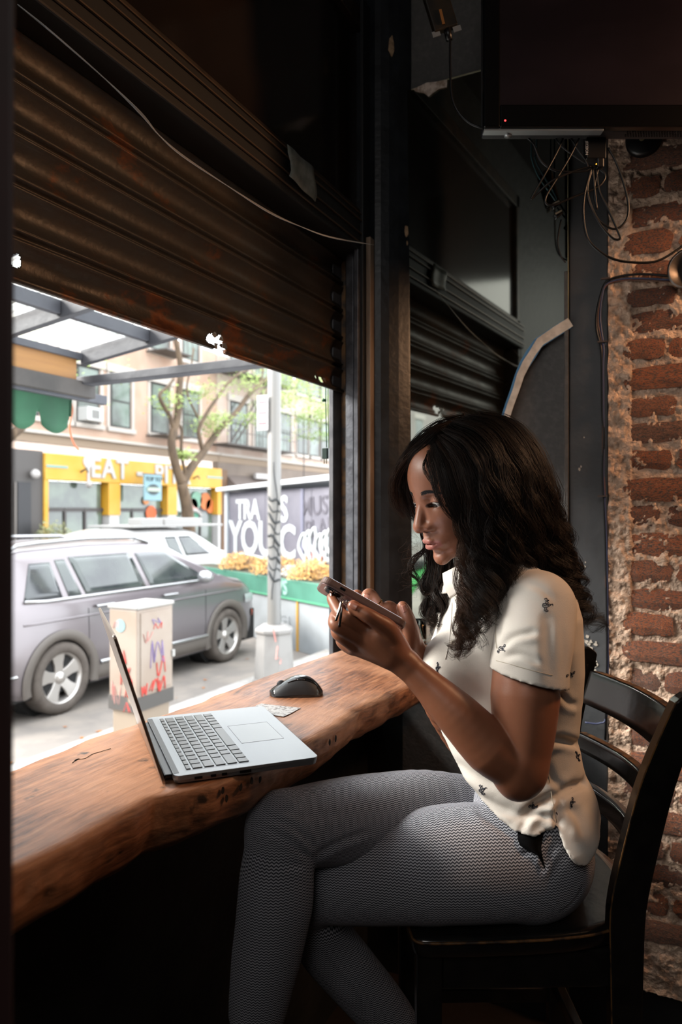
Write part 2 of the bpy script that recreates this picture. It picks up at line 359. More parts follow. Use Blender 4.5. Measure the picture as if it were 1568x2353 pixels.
for k in range(8):
    r = rng(100 + k); mb = MB()
    ny_, nz_ = 5, 3
    for i in range(ny_ + 1):
        for j in range(nz_ + 1):
            y = -.5 + i / ny_; z = -.5 + j / nz_
            edge = (i in (0, ny_)) or (j in (0, nz_)); cr = (i in (0, ny_)) and (j in (0, nz_))
            yy = y + r.uniform(-.03, .03) * (1 if i in (0, ny_) else .3) + (-.035 * np.sign(y) if cr else 0)
            zz = z + r.uniform(-.07, .07) * (1 if j in (0, nz_) else .3) + (-.08 * np.sign(z) if cr else 0)
            mb.v.append((-.5 * (1 if not edge else .62) * 1.0 + r.uniform(-.07, .07), yy, zz))
    idx = lambda i, j: i * (nz_ + 1) + j
    for i in range(ny_):
        for j in range(nz_): mb.f.append((idx(i, j), idx(i, j + 1), idx(i + 1, j + 1), idx(i + 1, j)))
    per = [idx(i, 0) for i in range(ny_ + 1)] + [idx(ny_, j) for j in range(1, nz_ + 1)] + [idx(i, nz_) for i in range(ny_ - 1, -1, -1)] + [idx(0, j) for j in range(nz_ - 1, 0, -1)]
    b0 = len(mb.v)
    for q in per: v_ = mb.v[q]; mb.v.append((.5, v_[1], v_[2]))
    L_ = len(per)
    for q in range(L_): mb.f.append((per[q], per[(q + 1) % L_], b0 + (q + 1) % L_, b0 + q))
    me = mb.mesh('brick', m_brick)
    bm = bmesh.new(); bm.from_mesh(me); bmesh.ops.recalc_face_normals(bm, faces=bm.faces); bm.to_mesh(me); bm.free()
    variants.append(me)
r = rng(77); z = .34; row = 0
while z < 3.22:
    y = yb1 - r.uniform(.028, .052) - (0 if row % 2 else .0); hrow = .0560 + r.uniform(-.003, .003)
    header = row % 6 == 3
    first = True
    while y > yb1 - .60:
        L_ = (.105 if header else .200) + r.uniform(-.01, .012)
        if first and row % 2: L_ = .118 + r.uniform(-.008, .008) if not header else .1
        first = False
        o = link('brick', variants[r.randrange(8)], ew, (BX + .001 + r.uniform(-.004, .004), y - L_ / 2, z + hrow / 2 + r.uniform(-.003, .003)))
        o.scale = (.018, L_, hrow * r.uniform(.90, 1.04)); o.rotation_euler = (r.uniform(-.02, .02), r.uniform(-.04, .04), r.uniform(-.03, .03))
        y -= L_ + r.uniform(.011, .022)
    z += hrow + .0170; row += 1

# ================================================================== ROLLER SHUTTER (half lowered)
def rust_mat():
    m = bpy.data.materials.new('rusty_slat_steel'); m.use_nodes = True; n = m.node_tree; b = n.nodes['Principled BSDF']; L = n.links
    b.inputs['Roughness'].default_value = .42; b.inputs['Metallic'].default_value = .45
    tc = n.nodes.new('ShaderNodeTexCoord'); mp = n.nodes.new('ShaderNodeMapping'); L.new(tc.outputs['Object'], mp.inputs[0]); mp.inputs['Scale'].default_value = (1, 1, 1.6)
    t = n.nodes.new('ShaderNodeTexNoise'); t.inputs['Scale'].default_value = 7; t.inputs['Detail'].default_value = 9; t.inputs['Roughness'].default_value = .7; L.new(mp.outputs[0], t.inputs[0])
    # more rust on the lowest slat
    sx = n.nodes.new('ShaderNodeSeparateXYZ'); L.new(tc.outputs['Object'], sx.inputs[0])
    mr = n.nodes.new('ShaderNodeMapRange'); L.new(sx.outputs['Z'], mr.inputs['Value'])
    mr.inputs['From Min'].default_value = 1.86; mr.inputs['From Max'].default_value = 1.99; mr.inputs['To Min'].default_value = .13; mr.inputs['To Max'].default_value = 0.
    ad = n.nodes.new('ShaderNodeMath'); L.new(t.outputs[0], ad.inputs[0]); L.new(mr.outputs[0], ad.inputs[1])
    r = n.nodes.new('ShaderNodeValToRGB'); L.new(ad.outputs[0], r.inputs[0]); e = r.color_ramp.elements
    e[0].position = .42; e[0].color = lin('#3d3a36'); e[1].position = .78; e[1].color = lin('#4a2614')
    k = e.new(.60); k.color = lin('#3c342d'); k = e.new(.70); k.color = lin('#6b3d1e')
    L.new(r.outputs[0], b.inputs['Base Color'])
    t2 = n.nodes.new('ShaderNodeTexNoise'); t2.inputs['Scale'].default_value = 70; t2.inputs['Detail'].default_value = 6; L.new(tc.outputs['Object'], t2.inputs[0])
    bp = n.nodes.new('ShaderNodeBump'); bp.inputs['Strength'].default_value = .3; bp.inputs['Distance'].default_value = .004; L.new(t2.outputs[0], bp.inputs['Height']); L.new(bp.outputs[0], b.inputs['Normal'])
    mr2 = n.nodes.new('ShaderNodeMapRange'); L.new(t.outputs[0], mr2.inputs['Value']); mr2.inputs['To Min'].default_value = .25; mr2.inputs['To Max'].default_value = .7; L.new(mr2.outputs[0], b.inputs['Roughness'])
    return m
m_rust = rust_mat()
sh = thing('roller_shutter', 'rusty brown steel roller shutter pulled half down over the window', 'shutter')
YS = 1.02; Z0 = 1.868; PITCH = .0875
def slat_profile(t):                                 # t 0..1 from bottom to top of a slat -> (y, z)
    z = t * PITCH
    y = .014 * sin(pi * t / .70) ** .9 if t < .70 else (-.005 * sin(pi * (t - .70) / .11) if t < .81 else (.008 * sin(pi * (t - .81) / .12) if t < .93 else -.004 * sin(pi * (t - .93) / .07)))
    return y, z
for s in range(6):
    zb = Z0 + s * PITCH
    if s == 0:
        holes = [(P(88, 608, 1.19).x, 1.925 - .0, .012, .012), (1.2, 0, 0, 0)]
        H = [(.84, 1.905, .011, .012), (1.392, 1.888, .030, .015), (1.40, 1.875, .036, .006), (1.418, 1.897, .014, .010), (1.93, 1.885, .012, .010), (1.90, 1.889, .004, .005)]
        def keep(u, v):
            x = .525 + 1.53 * u; y, z = slat_profile(v); z += zb
            nz_ = .35 * mnoise.noise(Vector((x * 90, z * 90, 1)))
            return all(((x - hx) / rx) ** 2 + ((z - hz) / rz) ** 2 > 1 + nz_ for hx, hz, rx, rz in H)
        mb = MB().grid(lambda u, v: (.525 + 1.53 * u, YS + slat_profile(v)[0] - .004 * mnoise.noise(Vector((u * 12, v * 3, 2))), zb + slat_profile(v)[1]), 700, 34, keep)
        mb.build('slat', m_rust, sh, smooth=True, fix=False, solid=.0015)
        MB().tube([(.525, YS, Z0), (1.0, YS, Z0), (1.37, YS, Z0)], .0065, 8).build('bottom_rail', m_rust, sh, smooth=True)
        MB().tube([(1.42, YS, Z0 - .002), (2.055, YS, Z0)], .0065, 8).build('bottom_rail', m_rust, sh, smooth=True)
    else:
        if zb > 2.30: continue
        MB().grid(lambda u, v: (.525 + 1.53 * u, YS + slat_profile(v)[0], zb + slat_profile(v)[1]), 24, 34).build('slat', m_rust, sh, smooth=True, fix=False, solid=.0015)
# torn flakes of metal round the big hole
m_flake = M('torn_metal', '#8f8b88', .35, .7)
r = rng(3)
for (fx, fz) in ((1.372, 1.898), (1.40, 1.892), (1.415, 1.878), (1.375, 1.874), (1.928, 1.884)):
    n_ = 7; MB().add([(fx + .011 * cos(2 * pi * i / n_) * r.uniform(.4, 1.3), YS - .002 - .006 * r.random(), fz + .008 * sin(2 * pi * i / n_) * r.uniform(.4, 1.3)) for i in range(n_)], [(0, i, i + 1) for i in range(1, n_ - 1)]).build('flake', m_flake, sh, fix=False, solid=.0006)

# ================================================================== LIVE-EDGE COUNTER
def wood_mat():
    m = bpy.data.materials.new('worn_counter_wood'); m.use_nodes = True; n = m.node_tree; b = n.nodes['Principled BSDF']; L = n.links
    tc = n.nodes.new('ShaderNodeTexCoord'); mp = n.nodes.new('ShaderNodeMapping'); mp.inputs['Scale'].default_value = (1.3, 12, 12); L.new(tc.outputs['Object'], mp.inputs[0])
    t0 = n.nodes.new('ShaderNodeTexNoise'); t0.inputs['Scale'].default_value = 2.; t0.inputs['Detail'].default_value = 3; L.new(tc.outputs['Object'], t0.inputs[0])
    va = n.nodes.new('ShaderNodeVectorMath'); va.operation = 'MULTIPLY_ADD'; L.new(t0.outputs['Color'], va.inputs[0]); va.inputs[1].default_value = (.2, .8, .8); L.new(mp.outputs[0], va.inputs[2])
    t = n.nodes.new('ShaderNodeTexNoise'); t.inputs['Scale'].default_value = 9; t.inputs['Detail'].default_value = 9; t.inputs['Roughness'].default_value = .65; L.new(va.outputs[0], t.inputs[0])
    r = n.nodes.new('ShaderNodeValToRGB'); L.new(t.outputs[0], r.inputs[0]); e = r.color_ramp.elements
    e[0].position = .30; e[0].color = lin('#341a0d'); e[1].position = .72; e[1].color = lin('#a97b59'); k = e.new(.44); k.color = lin('#68422c'); k = e.new(.56); k.color = lin('#8a5b3e')
    t3 = n.nodes.new('ShaderNodeTexNoise'); t3.inputs['Scale'].default_value = 5; t3.inputs['Detail'].default_value = 6; L.new(tc.outputs['Object'], t3.inputs[0])
    r3 = n.nodes.new('ShaderNodeValToRGB'); r3.color_ramp.elements[0].position = .45; r3.color_ramp.elements[1].position = .75; L.new(t3.outputs[0], r3.inputs[0])
    mx = n.nodes.new('ShaderNodeMix'); mx.data_type = 'RGBA'; L.new(r3.outputs[0], mx.inputs['Factor']); L.new(r.outputs[0], mx.inputs['A']); mx.inputs['B'].default_value = lin('#a9795a')
    t4 = n.nodes.new('ShaderNodeTexNoise'); t4.inputs['Scale'].default_value = 26; t4.inputs['Detail'].default_value = 4; L.new(tc.outputs['Object'], t4.inputs[0])
    r4 = n.nodes.new('ShaderNodeValToRGB'); r4.color_ramp.elements[0].position = .66; r4.color_ramp.elements[1].position = .74; L.new(t4.outputs[0], r4.inputs[0])
    m4 = n.nodes.new('ShaderNodeMix'); m4.data_type = 'RGBA'; L.new(r4.outputs[0], m4.inputs['Factor']); L.new(mx.outputs['Result'], m4.inputs['A']); m4.inputs['B'].default_value = lin('#3a2c24')
    L.new(m4.outputs['Result'], b.inputs['Base Color'])
    mr = n.nodes.new('ShaderNodeMapRange'); L.new(t3.outputs[0], mr.inputs['Value']); mr.inputs['To Min'].default_value = .3; mr.inputs['To Max'].default_value = .62; L.new(mr.outputs[0], b.inputs['Roughness'])
    bp = n.nodes.new('ShaderNodeBump'); bp.inputs['Strength'].default_value = .5; bp.inputs['Distance'].default_value = .003; L.new(t.outputs[0], bp.inputs['Height']); L.new(bp.outputs[0], b.inputs['Normal'])
    return m
m_wood = wood_mat(); ZC = 1.07
def front_y(x):
    return interp(x, [.2, .45, .62, .72, .80, .88, .95, 1.05, 1.2, 1.35, 1.5, 1.62, 1.8, 2.0, 2.27], [.735, .715, .700, .695, .700, .655, .635, .628, .612, .622, .612, .600, .60, .61, .60]) + .006 * mnoise.noise(Vector((x * 16, 0, 0)))
def back_y(x): return interp(x, [.3, .8, .95, 1.2, 1.5, 1.9, 2.27], [.985, .975, .985, .965, .970, .955, .96]) + .006 * mnoise.noise(Vector((x * 14, 5, 0)))
def slab(u, v):                                      # v runs round the section: back bottom -> back top -> front top -> front face -> bottom
    x = .25 + 1.862 * u; fy, by = front_y(x), back_y(x); th = interp(x, [.3, .8, 1.1, 1.6], [.094, .088, .070, .064]) + .010 * mnoise.noise(Vector((x * 5, 9, 0)))
    k = v * 24; n1 = mnoise.noise(Vector((x * 22, k * 1.3, 4))); n2 = mnoise.noise(Vector((x * 60, k * 2.1, 7)))
    if k <= 2: return (x, by + .003 * n1, ZC - th + th * k / 2)
    if k <= 12: t = (k - 2) / 10; return (x, by + (fy - by) * t, ZC + .0008 * n2)
    if k <= 20:
        t = (k - 12) / 8; return (x, fy + (.026 * t ** 1.8) - .004 * sin(pi * t) + (.006 * n1 + .004 * n2) * sin(pi * min(1, t + .1)), ZC - th * t + (.003 * n1 if t > .05 else 0))
    t = (k - 20) / 4; return (x, fy + .03 + (by - fy - .03) * t, ZC - th)
mb = MB().grid(slab, 420, 24); base = len(mb.v)
counter = mb.build('bar_counter', m_wood, smooth=True, fix=False)
tag(counter, 'long worn orange-brown live-edge wooden counter under the open window', 'counter')
bm = bmesh.new(); bm.from_mesh(counter.data); bmesh.ops.holes_fill(bm, edges=[e for e in bm.edges if e.is_boundary], sides=60); bmesh.ops.recalc_face_normals(bm, faces=bm.faces); bm.to_mesh(counter.data); bm.free()
# nail holes and a crack as dark recesses
m_hole = M('dark_hole', '#100b08', .9)
r = rng(5)
for (px, py, d_) in ((575, 1780, 1.0), (592, 1790, 1.0), (545, 1808, .98), (512, 1833, .95), (488, 1800, .95), (752, 1702, 1.18), (764, 1695, 1.18)):
    u_ = (px - CX) / FPX; x = .64 * (VX + RX * u_) / (VY + RY * u_); x = front_y(x) * (VX + RX * u_) / (VY + RY * u_); fy = front_y(x); n_ = 9; z_ = EYE + (CY - py) / FPX * (VX * x + VY * fy)
    z_ = min(max(z_, ZC - .05), ZC - .012); t = (ZC - z_) / .066; y = fy + .026 * t ** 1.8 - .004 * sin(pi * t) - .005
    MB().add([(x + .0035 * cos(2 * pi * i / n_), y, z_ + .006 * sin(2 * pi * i / n_) * r.uniform(.7, 1.2)) for i in range(n_)], [tuple(range(n_))]).build('nail_hole', m_hole, counter, fix=False, solid=.001)
def cpt(px, py, dz=.0): d_ = FPX * (EYE - ZC - dz) / (py - CY); return P(px, py, d_)
cr = spline([tuple(cpt(x, y, .0006)) for x, y in ((166, 1753), (178, 1745), (195, 1743), (212, 1733), (232, 1727), (255, 1720))], 5)
MB().tube(cr, [.0003 + .0011 * (1 if 2 < i < 7 else .2) for i in range(len(cr))], 5).build('crack', m_hole, counter)
# scuffed pale sticker remnant on the counter
pg = [cpt(x, y, .0012) for x, y in ((600, 1617), (650, 1623), (691, 1627), (668, 1640), (652, 1647), (625, 1643), (598, 1632), (588, 1622))]
mb = MB().add(pg, [tuple(range(len(pg)))])
tag(recentre(mb.build('sticker', M('worn_sticker', '#a5a2a0', .6, col2='#625d59', ns=130, nd=3, nlo=.5, nhi=.62), fix=False, solid=.0006)), 'torn grey-white paper sticker stuck to the counter by the mouse', 'sticker')
# candle jar at the far end of the counter
cj = thing('candle_jar', 'small glass candle jar with pale wax at the end of the counter', 'candle', loc=(2.078, .802, ZC + .002))
MB().lathe([(0, 0), (.020, 0), (.022, .003), (.0225, .066), (.0205, .066), (.020, .006), (0, .005)], n=28).build('jar', M('clear_glass', '#f2f5f2', .03, trans=1.), cj, smooth=True)
MB().lathe([(0, .007), (.0195, .007), (.0195, .028), (0, .026)], n=24).build('wax', M('candle_wax', '#c4a988', .5), cj, smooth=True)
MB().tube([(0, 0, .026), (0, 0, .034)], .0008, 5).build('wick', m_hole, cj)
MB().lathe([(0, .033), (.0022, .037), (.0012, .043), (0, .048)], n=8).build('flame', M('flame', (1, .45, .12, 1), .5, emit=6.), cj, smooth=True)
# blurred dark red door edge close to the viewer
mr_ = M('dark_red_paint', '#250906', .7, col2='#1c0604', ns=6)
def leftpost():
    mb = MB(); d_ = .42
    p0, p1 = P(18, 1178, d_), P(-260, 1178, d_ + .02); q = (P(14, 1178, .47) - P(18, 1178, .42))
    lo = [(p1.x, p1.y), (p0.x, p0.y), (p0.x + q.x, p0.y + q.y), (p1.x + q.x, p1.y + q.y)]
    lean = P(20, 1178, d_) - P(34, 1178, d_)
    mb.hexa([(x, y, 0.) for x, y in lo] + [(x - lean.x * 2.2, y - lean.y * 2.2, 3.27) for x, y in lo])
    o = mb.build('door_1', mr_, bevel=.004); struct(o)
leftpost()
# ================================================================== STREET
TONE[0] = .52                                        # all street colours darkened to offset the raised sky light
ZR, ZS = -0.60, -0.45                                # roadway and sidewalk heights
m_road = M('asphalt', '#8f8780', .85, col2='#a0968c', ns=3, nd=8, bump=.3, bs=60)
m_side = M('sidewalk_concrete', '#c9c6c0', .8, col2='#bdb9b2', ns=2.5, nd=7, bump=.15, bs=40)
m_curb = M('curb_stone', '#bab6b0', .75, col2='#a7a29b', ns=8)
YC = 4.72
struct(MB().box(-95, 60, YC, 14.2, ZR - .2, ZR).build('trim_3', m_road))
sw = struct(MB().box(-95, 60, YW + .2, YC - .14, ZS - .2, ZS - .012).build('trim_4', M('joint_dirt', '#8b867e', .9)))
r = rng(2)
for i in range(-6, 12):
    for j in range(3):
        x0 = 0.4 + i * 1.22; y0 = 1.16 + j * 1.145
        MB().box(x0 + .006, x0 + 1.214, y0 + .006, y0 + 1.139, ZS - .05, ZS + r.uniform(-.002, .002)).build('pavement_slab', m_side, sw, bevel=.004)
for i in range(-6, 16):
    MB().box(-6 + i * 1.5 + .004, -4.5 + i * 1.5 - .004, YC - .15, YC, ZR - .1, ZS + .003).build('curb_stone', m_curb, sw, bevel=.012)
MB().box(-95, 60, 14.2, 18.4, ZR - .1, ZS).build('far_pavement', m_side, sw)
# fallen leaves on the road edge
m_leaf = M('fallen_leaf', '#c27a3c', .7)
mb = MB(); r = rng(12)
for k in range(60):
    x, y = r.uniform(2.5, 9), 4.75 + abs(r.gauss(0, .5)); s_ = r.uniform(.015, .04); a = r.uniform(0, 6.28)
    if k % 3 == 0: y = r.uniform(2.2, 4.5)
    z = (ZR if y > YC else ZS) + .004
    mb.add([(x + s_ * cos(a + q) * (1 if i % 2 else .6), y + s_ * sin(a + q) * (1 if i % 2 else .6), z + r.uniform(0, .01)) for i, q in enumerate([0, 1.05, 2.1, 3.14, 4.2, 5.2])], [tuple(range(6))])
tag(mb.build('fallen_leaves', m_leaf), 'scattered brown leaves lying on the road edge and sidewalk', 'leaves', kind='stuff')

# ------------------------------------------------------------------ pergola over the sidewalk
m_beam = M('grey_painted_timber', '#4b4c54', .6, col2='#5a5b62', ns=5, nd=7, bump=.25, bs=22, stretch=(1, 1, 1))
m_beam2 = M('weathered_timber', '#4a4643', .75, col2='#5d5753', ns=4, nd=7, bump=.25, bs=22)
m_poly = bpy.data.materials.new('corrugated_clear_sheet'); m_poly.use_nodes = True
_n = m_poly.node_tree; _n.nodes.remove(_n.nodes['Principled BSDF']); _a = _n.nodes.new('ShaderNodeBsdfTranslucent'); _a.inputs[0].default_value = (.85, .9, .88, 1)
_c = _n.nodes.new('ShaderNodeBsdfTransparent'); _c.inputs[0].default_value = (.95, .97, .96, 1); _m = _n.nodes.new('ShaderNodeMixShader'); _m.inputs[0].default_value = .22
_tc = _n.nodes.new('ShaderNodeTexCoord'); _w = _n.nodes.new('ShaderNodeTexWave'); _w.wave_type = 'BANDS'; _w.bands_direction = 'X'; _w.inputs['Scale'].default_value = 4.15; _w.inputs['Distortion'].default_value = 1.2; _w.inputs['Detail'].default_value = 3
_n.links.new(_tc.outputs['Object'], _w.inputs[0]); _r = _n.nodes.new('ShaderNodeValToRGB'); _r.color_ramp.elements[0].color = (.42, .41, .39, 1); _r.color_ramp.elements[1].color = (.92, .95, .94, 1); _r.color_ramp.elements[0].position = .25; _r.color_ramp.elements[1].position = .75
_n.links.new(_w.outputs['Fac'], _r.inputs[0]); _n.links.new(_r.outputs[0], _a.inputs[0]); _n.links.new(_r.outputs[0], _c.inputs[0])
_n.links.new(_a.outputs[0], _m.inputs[2]); _n.links.new(_c.outputs[0], _m.inputs[1]); _n.links.new(_m.outputs[0], _n.nodes['Material Output'].inputs[0])
pg_ = thing('pergola', 'grey timber pergola with clear corrugated roof over the sidewalk', 'pergola')
YF, ZF = 3.2, 2.24
MB().box(-2, 3.16, YF, YF + .045, ZF - .085, ZF + .005).build('front_beam', m_beam2, pg_, bevel=.004)
MB().box(-2, 3.30, YF + .047, YF + .09, ZF - .10, ZF - .045).build('front_beam', m_beam, pg_, bevel=.004)
MB().box(-2, 3.03, YF + .02, YF + .04, ZF + .005, ZF + .125).build('plywood_board', M('orange_plywood', '#b98342', .6, col2='#a8733a', ns=4, stretch=(.3, 4, 4)), pg_)
def rz(y): return ZF + .098 + (YF - y) * .125
MB().box(-2, 3.06, YF, YF + .045, ZF + .125, ZF + .165).build('top_plate', m_beam, pg_, bevel=.003)
for i in range(9):
    x0 = 3.06 - .61 * i
    MB().hexa([(x0, 1.25, rz(1.25)), (x0 + .04, 1.25, rz(1.25)), (x0 + .04, YF + .02, rz(YF)), (x0, YF + .02, rz(YF)), (x0, 1.25, rz(1.25) + .088), (x0 + .04, 1.25, rz(1.25) + .088), (x0 + .04, YF + .02, rz(YF) + .088), (x0, YF + .02, rz(YF) + .088)]).build('rafter', m_beam, pg_, bevel=.003)
    for y in (1.62, 2.16, 2.70):
        if i: MB().box(x0 + .042, x0 + .608, y, y + .04, rz(y) + .02, rz(y) + .086).build('blocking', m_beam, pg_, bevel=.003)
MB().bar((3.10, 1.2, ZF + .008), (3.10, YF + .10, ZF + .008), .09, .045).build('tie_beam', m_beam, pg_, bevel=.004)
MB().box(-2, 3.2, 1.17, 1.24, ZF + .2, ZF + .38).build('ledger', m_beam, pg_, bevel=.004)
for i in range(6):
    x1 = 3.2 - i * .86
    def cf(u, v, x1=x1): x = x1 - .9 * u; y = 1.2 + 2.3 * v; return (x, y, ZF + .200 + (YF - y) * .125 + .010 * sin(x * 2 * pi / .076))
    MB().grid(cf, 96, 3).build('roof_sheet', m_poly, pg_, smooth=True, fix=False)
MB().tube([(3.08, YF - .04, ZS), (3.08, YF - .04, ZF)], .045, 4) if False else None
MB().box(3.05, 3.14, 1.24, 1.33, ZS, ZF).build('post', m_beam, pg_, bevel=.004)
MB().box(-1.95, -1.86, YF, YF + .09, ZS, ZF - .05).build('post', m_beam, pg_, bevel=.004)
# scalloped green valance hung under the front beam
aw = thing('awning_valance', 'green scalloped awning valance hanging under the pergola beam', 'awning')
def val(u, v):
    x = 3.10 - 3.5 * u; t = (3.10 - x) / .24; f = t - math.floor(t); dep = .150 + .10 * math.sqrt(max(0, 1 - (2 * f - 1) ** 2))
    if f > .94 or f < .06: dep = .14
    return (x, YF + .13 + .012 * sin(x * 9) + .01 * v * sin(x * 23), ZF - .05 - dep * v)
MB().grid(val, 340, 5).build('fabric', M('green_awning_cloth', '#2c6a48', .8, col2='#24583c', ns=3), aw, smooth=True, fix=False, solid=.003)
MB().tube([val(0, 0), val(0, 1)], .006, 6).build('edge_binding', M('awning_binding', '#1f4d36', .8), aw)
wl([(3.11, YF + .16, ZF - .06), (3.13, YF + .16, ZF - .15), (3.11, YF + .16, ZF - .25), (3.14, YF + .16, ZF - .34), (3.18, YF + .16, ZF - .38)], .006, M('orange_tape', '#e2855c', .6), 'binding_tail', aw)

# ------------------------------------------------------------------ vehicles
def car(name, label, m_body, X0, Yn, L, Wd, Ht, prof, belt, wheels, side_windows, m_clad, roof_m=None, rail=True, s=1, ring=True):
    """car with its near flank on plane y=Yn, rear bumper at X0, travelling to +X. prof: (x, ztop)."""
    t = thing(name, label, 'car', loc=(X0 + L / 2, Yn + Wd / 2, ZR))
    xs_, zs_ = [p[0] for p in prof], [p[1] for p in prof]; zb = .24
    hwm = Wd / 2
    def hw(x):
        e = min(x, L - x); return hwm * (1 - .20 * max(0, 1 - e / .65) ** 2.2)
    def zt(x): return interp(x, xs_, zs_)
    lean = .42
    def sect(x):                                     # (half width, z) from the sill up to the roof centre
        h, T = hw(x), zt(x); bl = min(belt, T - .04); G = max(0., T - belt)
        lo = zb + (.12 * max(0, 1 - x / .5) + .10 * max(0, 1 - (L - x) / .6))
        pts = [(h * .95, lo), (h * .985, lo + .06), (h * .995, .45), (h, .62), (h * .992, .80), (h * .975, bl - .05), (h * .955, bl)]
        g = G
        pts += [(h * .955 - lean * g * .30, bl + g * .30), (h * .955 - lean * g * .62, bl + g * .62), (h * .955 - lean * g * .85, bl + g * .85)]
        tw = h * .955 - lean * g
        pts += [(tw - .02 * (g > .05), bl + g * .96 + .01), (tw - .08, T + .004), (tw * .6, T + .028), (0, T + .036)]
        return pts
    def yat(x, z):
        p = sect(x); zz = [q[1] for q in p[:11]]; return interp(z, zz, [q[0] for q in p[:11]])
    NX = 150; xs = [L * i / NX for i in range(NX + 1)]; S = [sect(x) for x in xs]
    # densify sections between listed points
    def dens(p, k=3):
        o = []
        for a, b in zip(p[:-1], p[1:]):
            for q in range(k): o.append((a[0] + (b[0] - a[0]) * q / k, a[1] + (b[1] - a[1]) * q / k))
        return o + [p[-1]]
    mb = MB(); D = [dens(p) for p in S]; m_ = len(D[0])
    for sg in (-1, 1):
        base = len(mb.v)
        for i in range(NX + 1):
            for (h, z) in D[i]: mb.v.append((xs[i] - L / 2, sg * h, z))
        for i in range(NX):
            for j in range(m_ - 1):
                xm = xs[i] + L / NX / 2; zm = (D[i][j][1] + D[i][j + 1][1]) / 2
                if any((xm - wx) ** 2 + (zm - wr_) ** 2 < (wr_ + .055) ** 2 for wx, wr_ in wheels) and zm < 1.0: continue
                a = base + i * m_ + j; q = (a, a + 1, a + m_ + 1, a + m_); mb.f.append(q if sg < 0 else q[::-1])
    for i in (0, NX):                                # end caps
        k = len(mb.v); ring_ = [(xs[i] - L / 2, -h, z) for h, z in S[i]] + [(xs[i] - L / 2, h, z) for h, z in reversed(S[i][:-1])]
        mb.v += ring_; mb.f.append(tuple(range(k, k + len(ring_))))
    body = mb.build('body', m_body, t, smooth=True, fix=False)
    MB().box(.15 - L / 2, L / 2 - .15, -hwm * .93, hwm * .93, .22, .66).build('underbody', M('black_rubber', '#1c1b1b', .8), t)
    m_gl = M('car_glass', '#2a2f33', .08, 0, col2='#4c5450', ns=1.6, spec=.8)
    for sg in (-1, 1):
        for wi, poly in enumerate(side_windows):
            (xa0, xa1), (xb0, xb1), z0, z1 = poly     # bottom x range, top x range
            def fn(u, v):
                x = (xa0 + (xa1 - xa0) * u) * (1 - v) + (xb0 + (xb1 - xb0) * u) * v; z = z0 + (z1 - z0) * v
                return (x - L / 2, sg * (yat(x, z) + .006), z)
            MB().grid(fn, 10, 6).build('side_window', m_gl, t, smooth=True, solid=.002, fix=False)
        if ring:                                      # chrome line round the windows
            xs0 = min(p[0][0] for p in side_windows); xs1 = max(p[0][1] for p in side_windows)
            zc0 = side_windows[0][2] - .02
            ln = [(x - L / 2, sg * (yat(x, zc0) + .012), zc0 + (.0 if x > xs0 + .1 else .02)) for x in np.linspace(xs0, xs1, 12)]
            MB().tube(ln, .017, 6).build('window_trim', M('chrome_trim', '#d8d8d8', .2, .9), t, smooth=True)
        if rail:
            pts = [(x - L / 2, sg * (hw(x) * .955 - lean * (zt(x) - belt) - .03), zt(x) + (.055 if k not in (0, 9) else .0)) for k, x in enumerate(np.linspace(xs_[2] + .1, xs_[-5] - .35 if len(xs_) > 7 else xs_[-4], 10))]
            MB().tube(pts, .022, 6).build('roof_rail', M('chrome_trim', '#d8d8d8', .2, .9), t, smooth=True)
    # windscreens
    for (xa, xb) in ((prof[-4][0], prof[-5][0]),):
        def fn(u, v): x = xa + (xb - xa) * (.08 + .84 * v); h = (hw(x) * .955 - lean * max(0, zt(x) - belt)) * .93; return (x - L / 2, h * (2 * u - 1), zt(x) + .045 - .03 * (2 * u - 1) ** 2)
        MB().grid(fn, 12, 8).build('windscreen', m_gl, t, smooth=True, fix=False, solid=.003)
    for sg in (-1, 1):
        for di, (wx, wr_) in enumerate(wheels):
            yy = sg * (hw(wx) - .02)
            arc = [(wx - L / 2 + (wr_ + .075) * cos(a), sg * (yat(wx + (wr_ + .075) * cos(a), max(.3, wr_ + (wr_ + .075) * sin(a))) + .008), wr_ + (wr_ + .075) * sin(a)) for a in np.linspace(-.25, pi + .25, 26)]
            mb = MB()
            for k, (x, y, z) in enumerate(arc):
                a = -.25 + (pi + .5) * k / 25
                for rr, dy in ((-.055, -.03), (-.035, .014), (.04, .016), (.055, 0)):
                    mb.v.append((x + rr * cos(a), y + sg * dy, z + rr * sin(a)))
            for k in range(25):
                for j in range(3): a = k * 4 + j; mb.f.append((a, a + 1, a + 5, a + 4))
            mb.build('wheel_arch', m_clad, t, smooth=True)
            MB().lathe([(0, -.02), (wr_ + .05, -.02), (wr_ + .05, .22)], (wx - L / 2, yy - sg * .20 if sg > 0 else yy + .2, wr_), 28, 'y').build('arch_liner', M('black_rubber', '#1c1b1b', .8), t)
            wv = MB(); T_ = wr_; R_ = wr_ * .70; wd = .23
            wh = wv.lathe([(R_, -.01), (R_ + .02, -.035), (T_ - .03, -.03), (T_, 0), (T_, wd - .03), (T_ - .04, wd), (R_, wd)], (wx - L / 2, yy - (0 if sg < 0 else wd) - .0, wr_), 40, 'y').build('wheel', M('tyre_rubber', '#5c534c', .85, col2='#6b625a', ns=9), t, smooth=True)
            o_ = (wx - L / 2, yy + (.01 if sg < 0 else -.01), wr_)
            MB().lathe([(R_ * 1.01, -.02 * 1), (R_ * .94, -.005), (R_ * .9, .05), (R_ * .88, .12)], o_ if sg < 0 else (o_[0], o_[1] - .1, o_[2]), 40, 'y').build('rim', M('alloy', '#e6e0da', .3, .7), wh, smooth=True)
            MB().lathe([(0, .10), (R_ * .9, .10)], (o_[0], o_[1] - (0 if sg < 0 else .2), o_[2]), 24, 'y').build('brake_disc', M('dark_brake', '#3a3532', .6, .4), wh)
